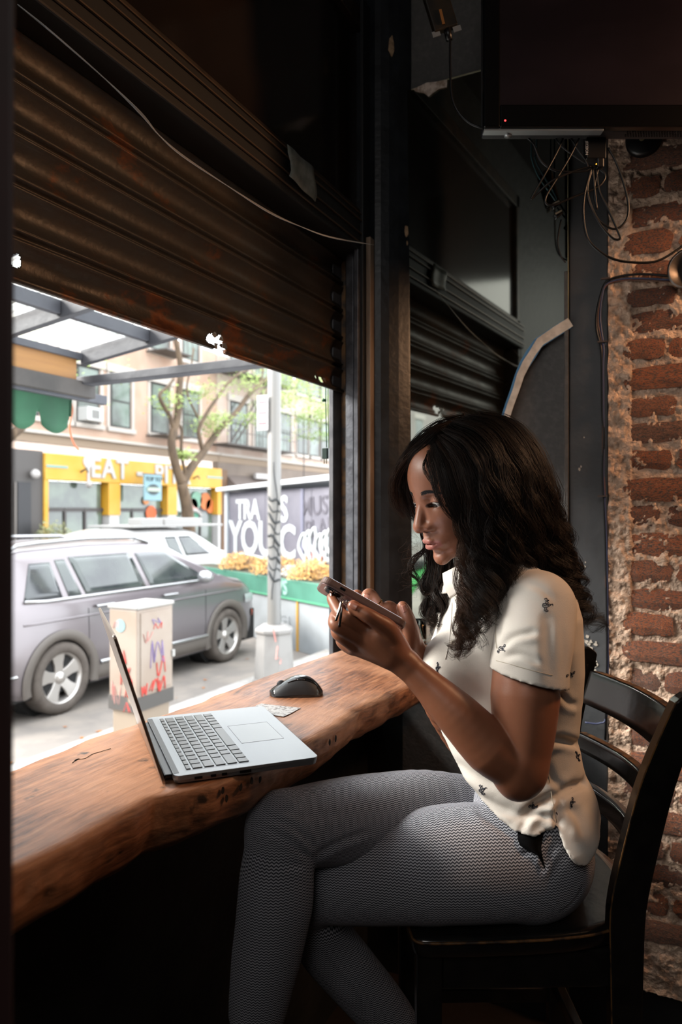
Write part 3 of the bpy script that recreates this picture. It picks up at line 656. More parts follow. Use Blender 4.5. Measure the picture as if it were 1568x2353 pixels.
            for k in range(5):
                a = 2 * pi * k / 5 + .45; mbs = MB(); da = .30
                for rr, hwid, dy in ((R_ * .10, .050, .02), (R_ * .55, .055, .008), (R_ * .95, .085, -.004)):
                    for q in (-1, 1):
                        for dd in (0, .035):
                            mbs.v.append((o_[0] + rr * cos(a) - q * hwid * sin(a), o_[1] + (dy + dd if sg < 0 else -dy - dd), o_[2] + rr * sin(a) + q * hwid * cos(a)))
                for k2 in (0, 4): mbs.f += [(k2, k2 + 2, k2 + 6, k2 + 4), (k2 + 1, k2 + 5, k2 + 7, k2 + 3), (k2, k2 + 4, k2 + 5, k2 + 1), (k2 + 2, k2 + 3, k2 + 7, k2 + 6)]
                mbs.build('spoke', M('alloy', '#e6e0da', .3, .7), wh, bevel=.006)
            MB().lathe([(0, -.015), (.05, -.012), (.07, .02)], o_ if sg < 0 else (o_[0], o_[1] - .0, o_[2]), 16, 'y').build('hub', M('alloy', '#e6e0da', .3, .7), wh, smooth=True)
    t['_'] = 0; del t['_']
    return t, yat, hw, zt
m_suv = M('grey_metallic_paint', '#8b8285', .30, .5, coat=.8)
m_clad = M('grey_cladding', '#6e665f', .6)
prof = [(0, .98), (.08, 1.18), (.32, 1.62), (.70, 1.70), (1.6, 1.735), (2.5, 1.72), (2.95, 1.64), (3.76, 1.22), (4.3, 1.12), (4.62, .98), (4.74, .74)]
suv, yat, hw, zt = car('suv', 'grey metallic estate-style SUV parked at the near curb', m_suv, 4.36, 5.88, 4.80, 1.86, 1.735, prof, 1.165,
    [(1.00, .37), (3.90, .37)], [((.56, 1.04), (.74, 1.00), 1.20, 1.56), ((1.12, 1.30), (1.07, 1.20), 1.20, 1.58), ((1.36, 2.30), (1.26, 2.20), 1.20, 1.60), ((2.38, 3.50), (2.28, 2.80), 1.20, 1.59)], m_clad)
L = 4.74
def sidebox(nm, x0, x1, z0, z1, m, off=.02, bev=.01):
    def fn(u, v): x = x0 + (x1 - x0) * u; z = z0 + (z1 - z0) * v; return (x - L / 2, -(yat(x, z) + off * (1 - (2 * v - 1) ** 2 * .6)), z)
    return MB().grid(fn, 14, 5).build(nm, m, suv, smooth=True, fix=False)
sidebox('sill_cladding', 1.45, 3.42, .26, .42, m_clad, .018)
sidebox('sill_trim', 1.48, 3.40, .42, .465, M('chrome_trim', '#d8d8d8', .2, .9), .03)
sidebox('door_handle', 1.42, 1.68, 1.045, 1.08, M('chrome_trim', '#d8d8d8', .2, .9), .045)
sidebox('door_handle', 2.52, 2.78, 1.045, 1.08, M('chrome_trim', '#d8d8d8', .2, .9), .045)
sidebox('bumper_reflector', .10, .42, .47, .50, M('chrome_trim', '#d8d8d8', .2, .9), .02)
for xd in (1.33, 2.36, 3.36):
    MB().tube([(xd - L / 2 + .05 * (z - .5) * (xd > 3), -(yat(xd, z) + .0015), z) for z in np.linspace(.45, 1.05, 9)], .004, 4).build('door_seam', M('black_rubber', '#1c1b1b', .8), suv)
MB().tube([(x - L / 2, -(yat(x, .97) + .003), .97 + .02 * x / 4.7) for x in np.linspace(.5, 4.2, 24)], .012, 6).build('shoulder_crease', m_suv, suv, smooth=True)
mm = MB(); mm.lathe([(0, -.10), (.06, -.09), (.095, -.03), (.10, .03), (.07, .07), (0, .075)], (0, 0, 0), 16, 'y')
mir = mm.build('wing_mirror', M('mirror_shell', '#c8c8ca', .25, .6), suv, smooth=True); mir.location = (3.22 - L / 2, -(hw(3.2) + .10), 1.24); mir.scale = (1.0, 1.05, .85)
sidebox('headlamp', 4.30, 4.62, .78, .90, M('lamp_lens', '#d9dadb', .1, .3), .012)
sidebox('side_marker', 4.53, 4.63, .56, .66, M('amber_lens', '#e0592a', .3), .012)
sidebox('tail_lamp', .03, .30, .84, .98, M('red_lens', '#8e1410', .25), .012)
# white SUV parked / passing on the far lane, ladder parts on its roof
m_white = M('white_car_paint', '#dedcd9', .3, coat=.5)
prof2 = [(0, .95), (.10, 1.15), (.35, 1.62), (.8, 1.70), (1.8, 1.72), (2.8, 1.70), (3.1, 1.64), (3.85, 1.18), (4.4, 1.08), (4.6, .95), (4.7, .75)]
c2, y2, h2, z2 = car('white_car', 'white SUV with long boxes on its roof across the street', m_white, 10.35, 10.25, 4.7, 1.85, 1.72, prof2, 1.08,
    [(.95, .35), (3.8, .35)], [((.45, 1.05), (.55, 1.05), 1.12, 1.52), ((2.05, 2.45), (2.0, 2.35), 1.12, 1.55), ((2.52, 3.45), (2.45, 2.86), 1.12, 1.55)], M('white_cladding', '#c9c5c1', .5), rail=False, ring=False)
MB().box(-1.0, -.3, -.62, -.25, 1.80, 1.96).build('roof_box', M('white_box', '#bcb9b5', .5), c2, bevel=.02)
MB().box(-.25, 1.1, -.62, -.25, 1.80, 1.96).build('roof_box', M('white_box', '#bcb9b5', .5), c2, bevel=.02)
MB().box(-1.3, 1.8, -.70, .6, 1.76, 1.81).build('roof_rack', M('white_box', '#bcb9b5', .5), c2, bevel=.01)
# dark car behind the near SUV
prof3 = [(0, .9), (.1, 1.05), (.4, 1.42), (.9, 1.52), (1.8, 1.56), (2.6, 1.53), (2.9, 1.46), (3.6, 1.12), (4.2, 1.02), (4.45, .9), (4.55, .7)]
c3, y3, h3, z3 = car('dark_car', 'dark blue car mostly hidden behind the grey SUV', M('navy_paint', '#3c434d', .22, .5, coat=.8), 5.2, 10.3, 4.55, 1.82, 1.56, prof3, 1.0,
    [(.95, .33), (3.65, .33)], [((.5, 1.4), (.6, 1.35), 1.04, 1.38), ((1.5, 2.3), (1.45, 2.25), 1.04, 1.42), ((2.4, 3.2), (2.32, 2.65), 1.04, 1.4)], M('navy_clad', '#30343a', .5), rail=False)

# pale van further back along the curb (seen in the mirror)
profv = [(0, 1.0), (.05, 1.9), (.3, 2.15), (1.5, 2.2), (3.0, 2.2), (3.9, 2.12), (4.5, 1.35), (5.0, 1.2), (5.2, .9), (5.25, .7)]
c4, y4, h4, z4 = car('parked_van', 'pale grey van parked further back on the street, seen in the mirror', M('pale_van_paint', '#b9bcba', .35, coat=.4), -19.5, 5.6, 5.25, 1.95, 2.2, profv, 1.3,
    [(.95, .36), (4.3, .36)], [((.5, 1.6), (.55, 1.6), 1.36, 1.85), ((3.1, 4.2), (3.1, 3.8), 1.34, 1.9)], M('van_clad', '#8c8e8c', .5), rail=False, ring=False)
# ------------------------------------------------------------------ signal cabinet on the sidewalk
m_cab = M('beige_cabinet_paint', '#9f8d7d', .5, col2='#a99a8c', ns=2.5)
cb = thing('signal_cabinet', 'beige street utility cabinet covered in red graffiti', 'cabinet', loc=(4.80, 4.325, ZS))
MB().box(-.205, .205, -.135, .135, .0, .30).build('pedestal', M('cabinet_base', '#a08f7c', .6), cb, bevel=.01)
MB().box(-.225, .225, -.155, .155, .26, 1.12).build('body', m_cab, cb, bevel=.012)
MB().box(-.237, .237, -.167, .167, 1.12, 1.155).build('cap', M('cabinet_cap', '#b5b2ad', .5), cb, bevel=.012)
MB().box(-.19, .19, -.164, -.155, .42, 1.09).build('door', m_cab, cb, bevel=.004)
MB().box(-.230, .230, -.160, .160, .27, .39).build('torn_board', M('dark_board', '#54504c', .7, col2='#c0aa92', ns=3.2, nlo=.55, nhi=.62), cb)
m_red = M('red_spray', '#e0473c', .6); m_pur = M('purple_spray', '#9a86b8', .6); m_pk = M('pale_pink_spray', '#e09a90', .6)
def scrib(par, mat_fn, pts, rad, m, nm='graffiti'):
    MB().tube([mat_fn(x, y) for x, y in spline2(pts)], rad, 5).build(nm, m, par, smooth=True)
def spline2(pts, n=5): return [(p.x, p.y) for p in spline([(x, y, 0) for x, y in pts], n)]
fl = lambda x, y: (-.228, .150 - x * .64, y)                # left face seen from the window (faces -X), x 0 = far edge
fr_ = lambda x, y: (-.19 + x, -.167, y)              # front face towards the window
r = rng(31)
for (face, x0, y0, wd, ht, m, rad, n_) in ((fl, .14, .98, .10, .08, m_pk, .006, 5), (fl, .20, .72, .16, .16, m_red, .010, 6), (fl, .27, .56, .13, .14, m_red, .010, 6), (fl, .36, .48, .12, .20, m_red, .009, 7), (fl, .30, .30, .14, .08, m_red, .008, 5),
        (fl, .10, .40, .12, .2, m_pk, .006, 6), (fr_, .20, .72, .18, .22, m_pur, .008, 9), (fr_, .24, .60, .10, .16, m_red, .009, 5), (fr_, .05, .45, .12, .10, m_red, .010, 6), (fr_, .16, .46, .10, .12, m_red, .010, 6), (fr_, .26, .45, .10, .12, m_red, .010, 6), (fr_, .22, .96, .10, .06, m_red, .006, 5), (fr_, .20, 1.0, .12, .05, m_pur, .007, 5), (fr_, .08, .88, .12, .10, m_pk, .006, 6)):
    pts = [(x0 + wd * (i / (n_ - 1) - .5) * .9 + wd * r.uniform(-.3, .3), y0 + ht * (.5 if i % 2 else -.5) * r.uniform(.5, 1.1)) for i in range(n_)]
    scrib(cb, face, pts, rad * .55, m)
mb = MB(); mb.lathe([(0, 0), (.055, 0)], (-.229, .03, .98 - .0), 16, 'x'); mb.build('sticker', M('teal_sticker', '#8fb5b8', .5), cb, solid=.001)
MB().box(.200, .235, -.175, -.150, .66, .72).build('latch', M('cabinet_cap', '#b5b2ad', .5), cb, bevel=.005)

# ------------------------------------------------------------------ lamp pole
m_pole = M('galvanised_pole', '#8d8c8a', .5, .35, col2='#8d8983', ns=4, stretch=(1, 1, .3))
lp = thing('street_lamp_pole', 'tall grey street pole with graffiti and octagonal base', 'pole', loc=(6.98, 4.33, ZS))
mb = MB(); mb.lathe([(.245, 0), (.25, .04), (.235, .05), (.205, .56), (.225, .575), (.225, .61), (.14, .66), (0, .66)], n=8); b_ = mb.build('base', M('pole_base_paint', '#9c9995', .6, col2='#8c8884', ns=3), lp, bevel=.006)
MB().lathe([(.078, .6), (.076, 3), (.07, 8.4)], n=24).build('shaft', m_pole, lp, smooth=True)
MB().tube([(0, 0, 8.2), (0, 1.2, 8.7), (0, 2.6, 8.8)], .04, 8).build('arm', m_pole, lp, smooth=True)
MB().box(-.12, .12, 2.3, 2.95, 8.68, 8.80).build('lamp_head', m_pole, lp, bevel=.03)
m_bg = M('black_marker', '#2a2d2e', .6)
def pf(a, z, r_=.079): return (r_ * cos(a), r_ * sin(a), z)
r = rng(9); TA = radians(212)
for k in range(9):
    z = 2.02 - k * .11; MB().tube([pf(TA + .9 - 1.9 * t, z + .10 * t + .03 * sin(6 * t + k)) for t in np.linspace(0, 1, 8)], .010 if k % 2 else .016, 5).build('graffiti', m_bg, lp, smooth=True)
MB().tube([pf(TA + .3 * sin(z * 7) + .2, z) for z in np.linspace(1.55, 2.5, 18)], .007, 5).build('graffiti', m_bg, lp, smooth=True)
MB().tube([pf(TA + .5 * sin(z * 5) + .1, z) for z in np.linspace(.95, 1.6, 14)], .006, 5).build('graffiti', m_bg, lp, smooth=True)
MB().tube([(-.15 + .05 * sin(k * 2.2), -.17 + .012 * k, .25 + .05 * k * (k % 2) + .03 * k) for k in range(6)], .008, 5).build('graffiti', m_pk, lp)
ps = MB().box(-.10, -.09, .02, .17, 2.86, 3.26).build('parking_sign', M('sign_white', '#aaa7a5', .5), lp, bevel=.003)
for k, z in enumerate((3.17, 3.05, 2.93)): MB().box(-.1025, -.1005, .04, .15, z, z + .02).build('sign_print', M('sign_red', '#c8505a', .5), lp)

# ------------------------------------------------------------------ roadside dining shed, planter and yellow shrubs
S0 = Vector((9.94, 5.16, ZR)); S1 = Vector((11.7, 8.36, ZR)); sd = (S1 - S0).normalized(); sn = Vector((-sd.y, sd.x, 0))
if sn.dot(S0) > 0: sn = -sn                           # towards the viewer
def SH(u, n, z): p = S0 + sd * u + sn * n; return (p.x, p.y, ZR + z)
def shbox(u0, u1, n0, n1, z0, z1): return MB().hexa([SH(u0, n0, z0), SH(u1, n0, z0), SH(u1, n1, z0), SH(u0, n1, z0), SH(u0, n0, z1), SH(u1, n0, z1), SH(u1, n1, z1), SH(u0, n1, z1)])
shd = thing('street_dining_shed', 'grey street dining shed with white and black graffiti', 'shed')
m_shp = M('blue_grey_panel', '#66646f', .6, col2='#74727c', ns=1.5); m_shf = M('pale_frame_metal', '#c9cdd2', .5)
for k in range(4): shbox(-2.6 + k * 1.56, -1.05 + k * 1.56, -.06, 0, .9, 2.48).build('wall_panel', m_shp, shd, bevel=.004)
for u in (3.60, -1.0, -2.6): shbox(u - .05, u + .05, -.05, .05, .0, 2.5).build('frame_post', m_shf, shd, bevel=.004)
shbox(.75, .83, -.04, .02, .9, 2.48).build('frame_post', M('panel_joint', '#78788a', .5), shd)
MB().hexa([SH(-2.7, -3.6, 2.5), SH(3.85, -3.6, 2.5), SH(3.85, .15, 2.5), SH(-2.7, .15, 2.62), SH(-2.7, -3.6, 2.6), SH(3.85, -3.6, 2.58), SH(3.85, .15, 2.57), SH(-2.7, .15, 2.72)]).build('roof', M('white_roof_edge', '#d9dde0', .5), shd, bevel=.01)
shbox(-2.6, 3.60, -3.5, -3.42, 0, 2.5).build('back_wall', m_shp, shd)
shbox(3.42, 3.58, -3.5, -.05, 0, 2.48).build('side_wall', m_shp, shd)
m_wsp = M('white_spray', '#cdd2d3', .6); m_ksp = M('black_spray', '#55525c', .6)
def shtext(body, u, z, size, m, ext=.004, off=.006, track=1., bev=.012, par=shd, rot=0., n=.0, nm='graffiti'):
    x_ = -sd * cos(rot) + Vector((0, 0, 1)) * sin(rot); y_ = Vector((0, 0, 1)) * cos(rot) + sd * sin(rot)
    return text(body, size, m, par, frame_m(SH(u, off + n, z), x_, y_), ext, nm, bev, 'CENTER', track)
shtext('TRA', 2.75, 2.12, .52, m_wsp, bev=.014, track=.95); shtext('S', 1.40, 2.12, .62, m_wsp, bev=.016)
shtext('YOU', 2.62, 1.58, .86, m_wsp, bev=.022, track=.95); shtext('C', 1.28, 1.55, .8, m_wsp, bev=.02)
shtext('MUST', .30, 2.18, .42, m_ksp, bev=.004, track=.95, rot=.06); shtext('PLAN', .22, 1.83, .40, m_ksp, bev=.004, rot=.1)
r = rng(41)
def shf(u, z): return SH(u, .012, z)
for k in range(11):
    u0, z0 = .75 - .16 * k, 1.45 + .05 * (k % 3)
    pts = [(u0 + r.uniform(-.05, .05), z0 - .28), (u0 - .10 + r.uniform(-.05, .05), z0 + .10), (u0 - .02, z0 + .28), (u0 + .12, z0 + .05), (u0 - .12, z0 - .20)]
    scrib(shd, shf, pts, .035, m_wsp)
for k in range(5): scrib(shd, lambda u, z: SH(u, .03, z), [(.5 - .3 * k, 1.30), (.42 - .3 * k, 1.46), (.36 - .3 * k, 1.28)], .014, M('salmon_spray', '#df8f86', .6))
scrib(shd, shf, [(3.3, 1.18), (2.9, 1.30), (2.4, 1.27), (1.9, 1.24)], .035, m_wsp)
# concrete-and-wood planter in front
pl = thing('street_planter', 'green topped white street planter box beside the dining shed', 'planter')
shbox(-2.4, 4.0, .12, .62, 0, .78).build('white_base', M('planter_white', '#a9aeb0', .6, col2='#9fa3a5', ns=3), pl, bevel=.01)
shbox(-2.45, 4.05, .10, .66, .78, 1.06).build('green_box', M('planter_green', '#4d8a75', .55, col2='#437d69', ns=2), pl, bevel=.008)
shbox(-2.40, 4.0, .16, .60, 1.06, 1.062).build('soil', M('soil', '#4e4a38', .9), pl)
shbox(-2.45, 4.05, .64, .665, .762, .785).build('green_edge', M('green_edge', '#5fb48a', .5), pl)
shtext('W/S', .42, .92, .30, M('pale_green_spray', '#9cc3b5', .6), par=pl, n=.66, bev=.006)
shtext('SUSHI', .38, .42, .20, M('faint_print', '#b3b7b9', .6), par=pl, n=.62, bev=0.)
shbox(-.10, -.06, .62, .64, 0, .78).build('yellow_strip', M('yellow_strip', '#dba641', .6), pl)
def shrub(name, label, c, rad, m, n=900, ls=.035, group=None, seed=0, cat='shrub', sq=.7):
    t = thing(name, label, cat, group, loc=c); r = rng(seed); mb = MB()
    for k in range(n):
        v = Vector((r.gauss(0, 1), r.gauss(0, 1), r.gauss(0, 1))).normalized() * rad * (r.random() ** .33) * (1 + .25 * r.random()); v.z = abs(v.z) * sq + .03
        u_ = Vector((r.gauss(0, 1), r.gauss(0, 1), r.gauss(0, 1))).normalized(); w_ = u_.orthogonal().normalized(); l = ls * r.uniform(.6, 1.4)
        mb.add([v, v + u_ * l * .5 + w_ * l * .3, v + u_ * l, v + u_ * l * .5 - w_ * l * .3], [(0, 1, 2, 3)])
    o = mb.build('foliage', m, t, fix=False); o['kind'] = 'stuff'
    st = MB()
    for k in range(7): a = k * .9; st.tube([(0, 0, -.02), (rad * .3 * cos(a), rad * .3 * sin(a), rad * .3), (rad * .7 * cos(a), rad * .7 * sin(a), rad * sq * .8)], .008, 4)
    st.build('stems', M('bark', '#5f4f3d', .8), t); return t
m_mum = M('yellow_flowers', '#e2a04e', .7, col2='#e8c07a', ns=30)
for k, (u, rd, lb) in enumerate(((2.35, .36, 'yellow flowering shrub at the left end of the street planter'), (1.05, .38, 'yellow flowering shrub in the planter just right of the pole'), (-.05, .36, 'yellow flowering shrub at the right end of the street planter'), (.45, .22, 'small pale flowering plant low between two yellow shrubs'))):
    shrub('flowering_shrub', lb, SH(u, .36, 1.06), rd, m_mum if k < 3 else M('pale_flowers', '#e3dcd4', .7), 1500 if k < 3 else 500, .04, 'flowering shrubs in the street planter', 50 + k)

# ------------------------------------------------------------------ far facade
m_fb = M('pink_buff_brick', '#c9a48c', .8, col2='#d2b29c', ns=1.2); m_stone = M('pale_stone_trim', '#cfc5ba', .75); m_cor = M('brown_cornice', '#a08a74', .75)
m_wgl = M('dark_window_glass', '#5a5f58', .1, col2='#7d8b80', ns=.9); m_wfr = M('dark_sash', '#4f4a47', .5)
def fx(px, Y=18.2): u = (px - CX) / FPX; return Y * (VX + RX * u) / (VY + RY * u)
def building(name, label, x0, x1, y, floors, wins, m, z0=ZS, zbase=4.1, top=16, cor=True):
    b = thing(name, label, 'building')
    MB().box(x0, x1, y, y + 9, zbase, top).build('brick_wall', m, b)
    if cor:
        MB().box(x0, x1, y - .12, y + .1, zbase - .38, zbase - .10).build('cornice', m_cor, b, bevel=.02)
        MB().box(x0, x1, y - .22, y + .1, zbase - .10, zbase).build('cornice', m_stone, b, bevel=.02)
    for fl_ in range(floors):
        zf = zbase + .45 + fl_ * 3.1
        for (wx, ww) in wins:
            f = MB(); f.box(wx - ww / 2, wx + ww / 2, y - .01, y + .12, zf, zf + 1.9)
            fo = f.build('window', M('window_recess', '#3d3936', .7), b)
            MB().box(wx - ww / 2 + .08, wx + ww / 2 - .08, y - .03, y + .02, zf + .96, zf + 1.82).build('pane', m_wgl, fo)
            MB().box(wx - ww / 2 + .08, wx + ww / 2 - .08, y - .02, y + .02, zf + .08, zf + .90).build('pane', m_wgl, fo)
            MB().box(wx - ww / 2 - .22, wx + ww / 2 + .22, y - .10, y + .02, zf + 1.9, zf + 2.18).build('lintel', m_stone, b, bevel=.01)
            MB().box(wx - ww / 2 - .18, wx + ww / 2 + .18, y - .12, y + .02, zf - .16, zf).build('sill', m_stone, b, bevel=.01)
            for q in (-1, 1): MB().box(wx + q * (ww / 2 + .10) - .06, wx + q * (ww / 2 + .10) + .06, y - .04, y + .02, zf, zf + 1.9).build('jamb_stone', m_stone, b)
    return b
YB = 18.2
ZY = EYE + (CY - 1010) / FPX * 23.2 + .15            # top of the ground-floor band
winsA = [(fx(62), .9), (fx(132), .95), (fx(202), 1.0), (fx(277), 1.0), (fx(368), 1.05), (fx(438), 1.05)]
bA = building('apartment_building', 'buff brick apartment building above the yellow shopfront', fx(-60), fx(497), YB, 3, winsA, m_fb, zbase=ZY, top=8.2)
winsB = [(fx(548), 1.3), (fx(602), 1.2), (fx(655), 1.1), (fx(695), 1.1), (fx(722), 1.1), (fx(748), 1.1)]
bB = building('apartment_building', 'paler brick apartment building right of the yellow shopfront', fx(498), 60, YB, 3, winsB + [(38.5, 1.2), (41, 1.2), (44, 1.2)], M('pale_pink_brick', '#cdb3a2', .8, col2='#d8c3b4', ns=1.2), zbase=ZY, top=8.2)
bC = building('apartment_building', 'grey brown building at the far left of the street', -95, fx(-62), YB, 3, [(x, 1.1) for x in np.arange(-90, 8, 4.2)], M('grey_brown_brick', '#a79d96', .8), zbase=ZY, top=8.2)
MB().box(-95, fx(-62), YB + .05, YB + 6, ZS, ZY).build('ground_floor', M('grey_brown_brick', '#a79d96', .8), bC)
# window air conditioner
ac = thing('air_conditioner', 'white window air conditioner in the building over the shops', 'air conditioner')
xa = fx(197); MB().box(xa - .35, xa + .35, YB - .45, YB, ZY + .5, ZY + .95).build('case', M('ac_white', '#d9d8d4', .5), ac, bevel=.02)
MB().box(xa - .16, xa + .16, YB - .46, YB - .44, ZY + .58, ZY + .86).build('grille', M('ac_grille', '#8c8a86', .6), ac)
# yellow shopfront
m_yel = M('yellow_paint', '#e5a92c', .55, col2='#e9b243', ns=1.2)
sf = thing('yellow_shopfront', 'bright yellow shopfront with white EAT lettering across the street', 'shopfront')
X0_, X1_ = fx(88), fx(497)
def Z_at(py, px, Y=YB): u = (px - CX) / FPX; return EYE + (CY - py) / FPX * Y / (VY + RY * u)
zt1, zt0 = Z_at(1042, 100), Z_at(1103, 100)
MB().box(X0_, X1_, YB - .30, YB + .1, zt0, zt1).build('fascia', m_yel, sf, bevel=.02)
cols = [(88, 97), (236, 263), (372, 394), (488, 497)]
for (a, b) in cols:
    MB().box(fx(a), fx(b), YB - .28, YB + .1, zt0 - 1.1 if a != 88 else ZS, zt0).build('pilaster', m_yel, sf, bevel=.01)
    if a != 88: MB().box(fx(a) + .05, fx(b) - .05, YB - .26, YB + .1, ZS, zt0 - 1.1).build('pilaster_foot', M('white_tile_foot', '#d3cfcd', .5), sf)
m_ins = M('shop_interior', '#4e463f', .7, col2='#6a6258', ns=.7); m_bk = M('shop_frame', '#4a4441', .5)
MB().box(X0_, X1_, YB + .25, YB + .35, ZS, zt0).build('back_panel', m_ins, sf)
m_sg = M('shop_glass', '#59605a', .06, col2='#7f8f7c', ns=.8, spec=.8)
for (a, b) in ((97, 236), (263, 372), (394, 488)):
    n_ = 3; x0, x1 = fx(a), fx(b)
    for k in range(n_):
        xa, xb = x0 + (x1 - x0) * k / n_, x0 + (x1 - x0) * (k + 1) / n_
        MB().box(xa + .05, xb - .05, YB, YB + .02, ZS + .55, zt0 - .95).build('pane', m_sg, sf)
        MB().box(xa - .02, xa + .07, YB - .05, YB + .1, ZS, zt0 - .85).build('mullion', m_bk, sf)
        MB().box(xa + .12, xb - .12, YB + .10, YB + .2, ZS + .6, ZS + 1.25).build('orange_booth', M('orange_seat', '#d97f2c', .6, col2='#8a5a30', ns=1.4), sf)
    MB().box(x0, x1, YB - .04, YB + .1, zt0 - .98, zt0 - .85).build('transom_bar', m_bk, sf)
    MB().box(x0 + .1, x1 - .1, YB, YB + .02, zt0 - .85, zt0 - .03).build('transom_pane', m_sg, sf)
    MB().box(x0, x1, YB - .04, YB + .1, ZS, ZS + .5).build('stall_riser', m_yel if a == 97 else m_bk, sf)
def sftext(body, px, py, size, m, bev=.0, dy=.32, ext=.03, nm='lettering', track=1.): return text(body, size, m, sf, frame_m((fx(px, YB - dy), YB - dy, Z_at(py, px, YB - dy)), (1, 0, 0), (0, 0, 1)), ext, nm, bev, 'CENTER', track)
m_lt = M('white_letter', '#cbc5c1', .5)
sftext('EAT', 252, 1079, .92, m_lt, .022, track=1.12); sftext('PITA', 397, 1093, .92, m_lt, .022, track=1.12); sftext('-', 321, 1084, 1.0, m_lt, .022)
m_teal = M('teal_line', '#8cb3a8', .5)
for (a, b, py) in ((90, 140, 1071), (462, 497, 1096)):
    zc = Z_at(py, a); MB().box(fx(a), fx(b), YB - .32, YB - .29, zc - .04, zc + .04).build('teal_stripe', m_teal, sf)
zc = Z_at(1070, 190); xc = fx(187)                    # round emblem standing on a stalk left of the lettering
MB().lathe([(0, -.33), (.22, -.33), (.22, -.30)], (xc, YB, zc + .12), 20, 'y').build('emblem', m_lt, sf)
MB().box(xc - .05, xc + .05, YB - .34, YB - .30, zc - .55, zc - .1).build('emblem', m_lt, sf)
MB().lathe([(.02, -.50), (.10, -.42), (.13, -.32)], (xc, YB, zc - .62), 16, 'y').build('gooseneck_lamp', m_lt, sf)
for px, py in ((170, 1085), (345, 1102), (430, 1100)): MB().tube([(fx(px), YB - .3, Z_at(py, px)), (fx(px), YB - .55, Z_at(py, px) + .1), (fx(px), YB - .62, Z_at(py, px) - .02)], .03, 6).build('gooseneck_lamp', m_bk, sf)
for (px, py, rad_, c_) in ((412, 1150, .45, '#c9d2cc'), (450, 1148, .34, '#7fae94'), (442, 1162, .30, '#dba79a'), (470, 1152, .36, '#d9783a'), (481, 1163, .30, '#d9783a'), (345, 1179, .28, '#e0662c'), (333, 1150, .16, '#d98b4e'), (447, 1184, .20, '#4f9478')):
    MB().lathe([(0, -.06), (rad_, -.06), (rad_, -.04)], (fx(px), YB, Z_at(py, px)), 14, 'y').build('window_graphic', M('graphic_' + c_[1:], c_, .6), sf)
MB().tube([(fx(436 + 22 * cos(t)), YB - .08, Z_at(1186 - 14 * sin(t), 440)) for t in np.linspace(0, pi, 12)], .07, 6).build('window_graphic', m_lt, sf)
# blue hanging sign
bs = thing('hanging_sign', 'pale blue square hanging sign with dark oval in front of the yellow shop', 'sign')
xs_ = fx(350, YB - .9); zs_ = Z_at(1121, 350, YB - .9)
MB().box(xs_ - .46, xs_ + .46, YB - .95, YB - .88, zs_ - .46, zs_ + .46).build('board', M('pale_blue_sign', '#8db4bd', .5), bs, bevel=.03)
MB().lathe([(0, -.97), (.30, -.97), (.30, -.94)], (0, 0, 0), 24, 'y').build('oval', M('sign_dark', '#2b3d42', .5), bs)
bs.children[-1].location = (xs_, YB, zs_ - .06); bs.children[-1].scale = (1, 1, .62)
MB().box(xs_ - .34, xs_ + .34, YB - .99, YB - .965, zs_ - .13, zs_ + .01).build('band', M('sign_cream', '#b9c7b4', .5), bs)
text('TOP TO', .22, M('sign_dark', '#2b3d42', .5), bs, frame_m((xs_, YB - .96, zs_ + .30), (1, 0, 0), (0, 0, 1)), .01)
MB().box(xs_ - .5, xs_ + .5, YB - .93, YB - .90, zs_ + .46, zs_ + .50).build('bracket', m_bk, bs)
MB().bar((xs_ + .3, YB - .9, zs_ + .48), (xs_ + .3, YB - .2, zs_ + .48), .03, .03).build('bracket', m_bk, bs)
# neighbours of the yellow shop at street level
dk = thing('dark_shopfront', 'dark grey shopfront left of the yellow shop', 'shopfront')
MB().box(fx(-60), fx(88), YB - .2, YB + .2, ZS, zt1 + .05).build('front_wall', M('charcoal_front', '#57524f', .6), dk)
MB().box(fx(28), fx(58), YB - .25, YB - .19, ZS, Z_at(1108, 45)).build('door', M('charcoal_door', '#2f2e31', .5), dk)
MB().box(fx(18), fx(26), YB - .24, YB - .19, ZS + .2, Z_at(1108, 22)).build('noticeboard', M('tan_board', '#77706a', .6), dk)
MB().lathe([(0, -.5), (.12, -.46), (.15, -.38), (.1, -.28), (0, -.2)], (fx(61), YB, Z_at(1090, 61)), 16, 'y').build('globe_lamp', m_lt, dk, smooth=True)
bw = thing('brown_shopfront', 'brown awning shopfront with a white sign bar, right of the yellow shop', 'shopfront')
MB().box(X1_, 60, YB - .1, YB + .2, ZS, ZY - .3).build('front_wall', M('brown_front', '#8b7a6c', .7, col2='#7a6a5e', ns=.6), bw)
MB().box(X1_ + .1, fx(514), YB - .2, YB + .1, ZS, Z_at(1080, 505)).build('brown_pillar', M('dark_brown_pillar', '#7a5a40', .7), bw)
MB().hexa([(fx(516), YB - 1.0, 2.2), (36, YB - 1.0, 2.2), (36, YB, 2.6), (fx(516), YB, 2.6), (fx(516), YB - 1.0, 2.3), (36, YB - 1.0, 2.3), (36, YB, 3.2), (fx(516), YB, 3.2)]).build('awning', M('brown_awning', '#7d6f68', .8), bw)
MB().box(fx(568), fx(625), YB - .5, YB - .35, 3.0, 3.25).build('sign_bar', m_lt, bw, bevel=.02)
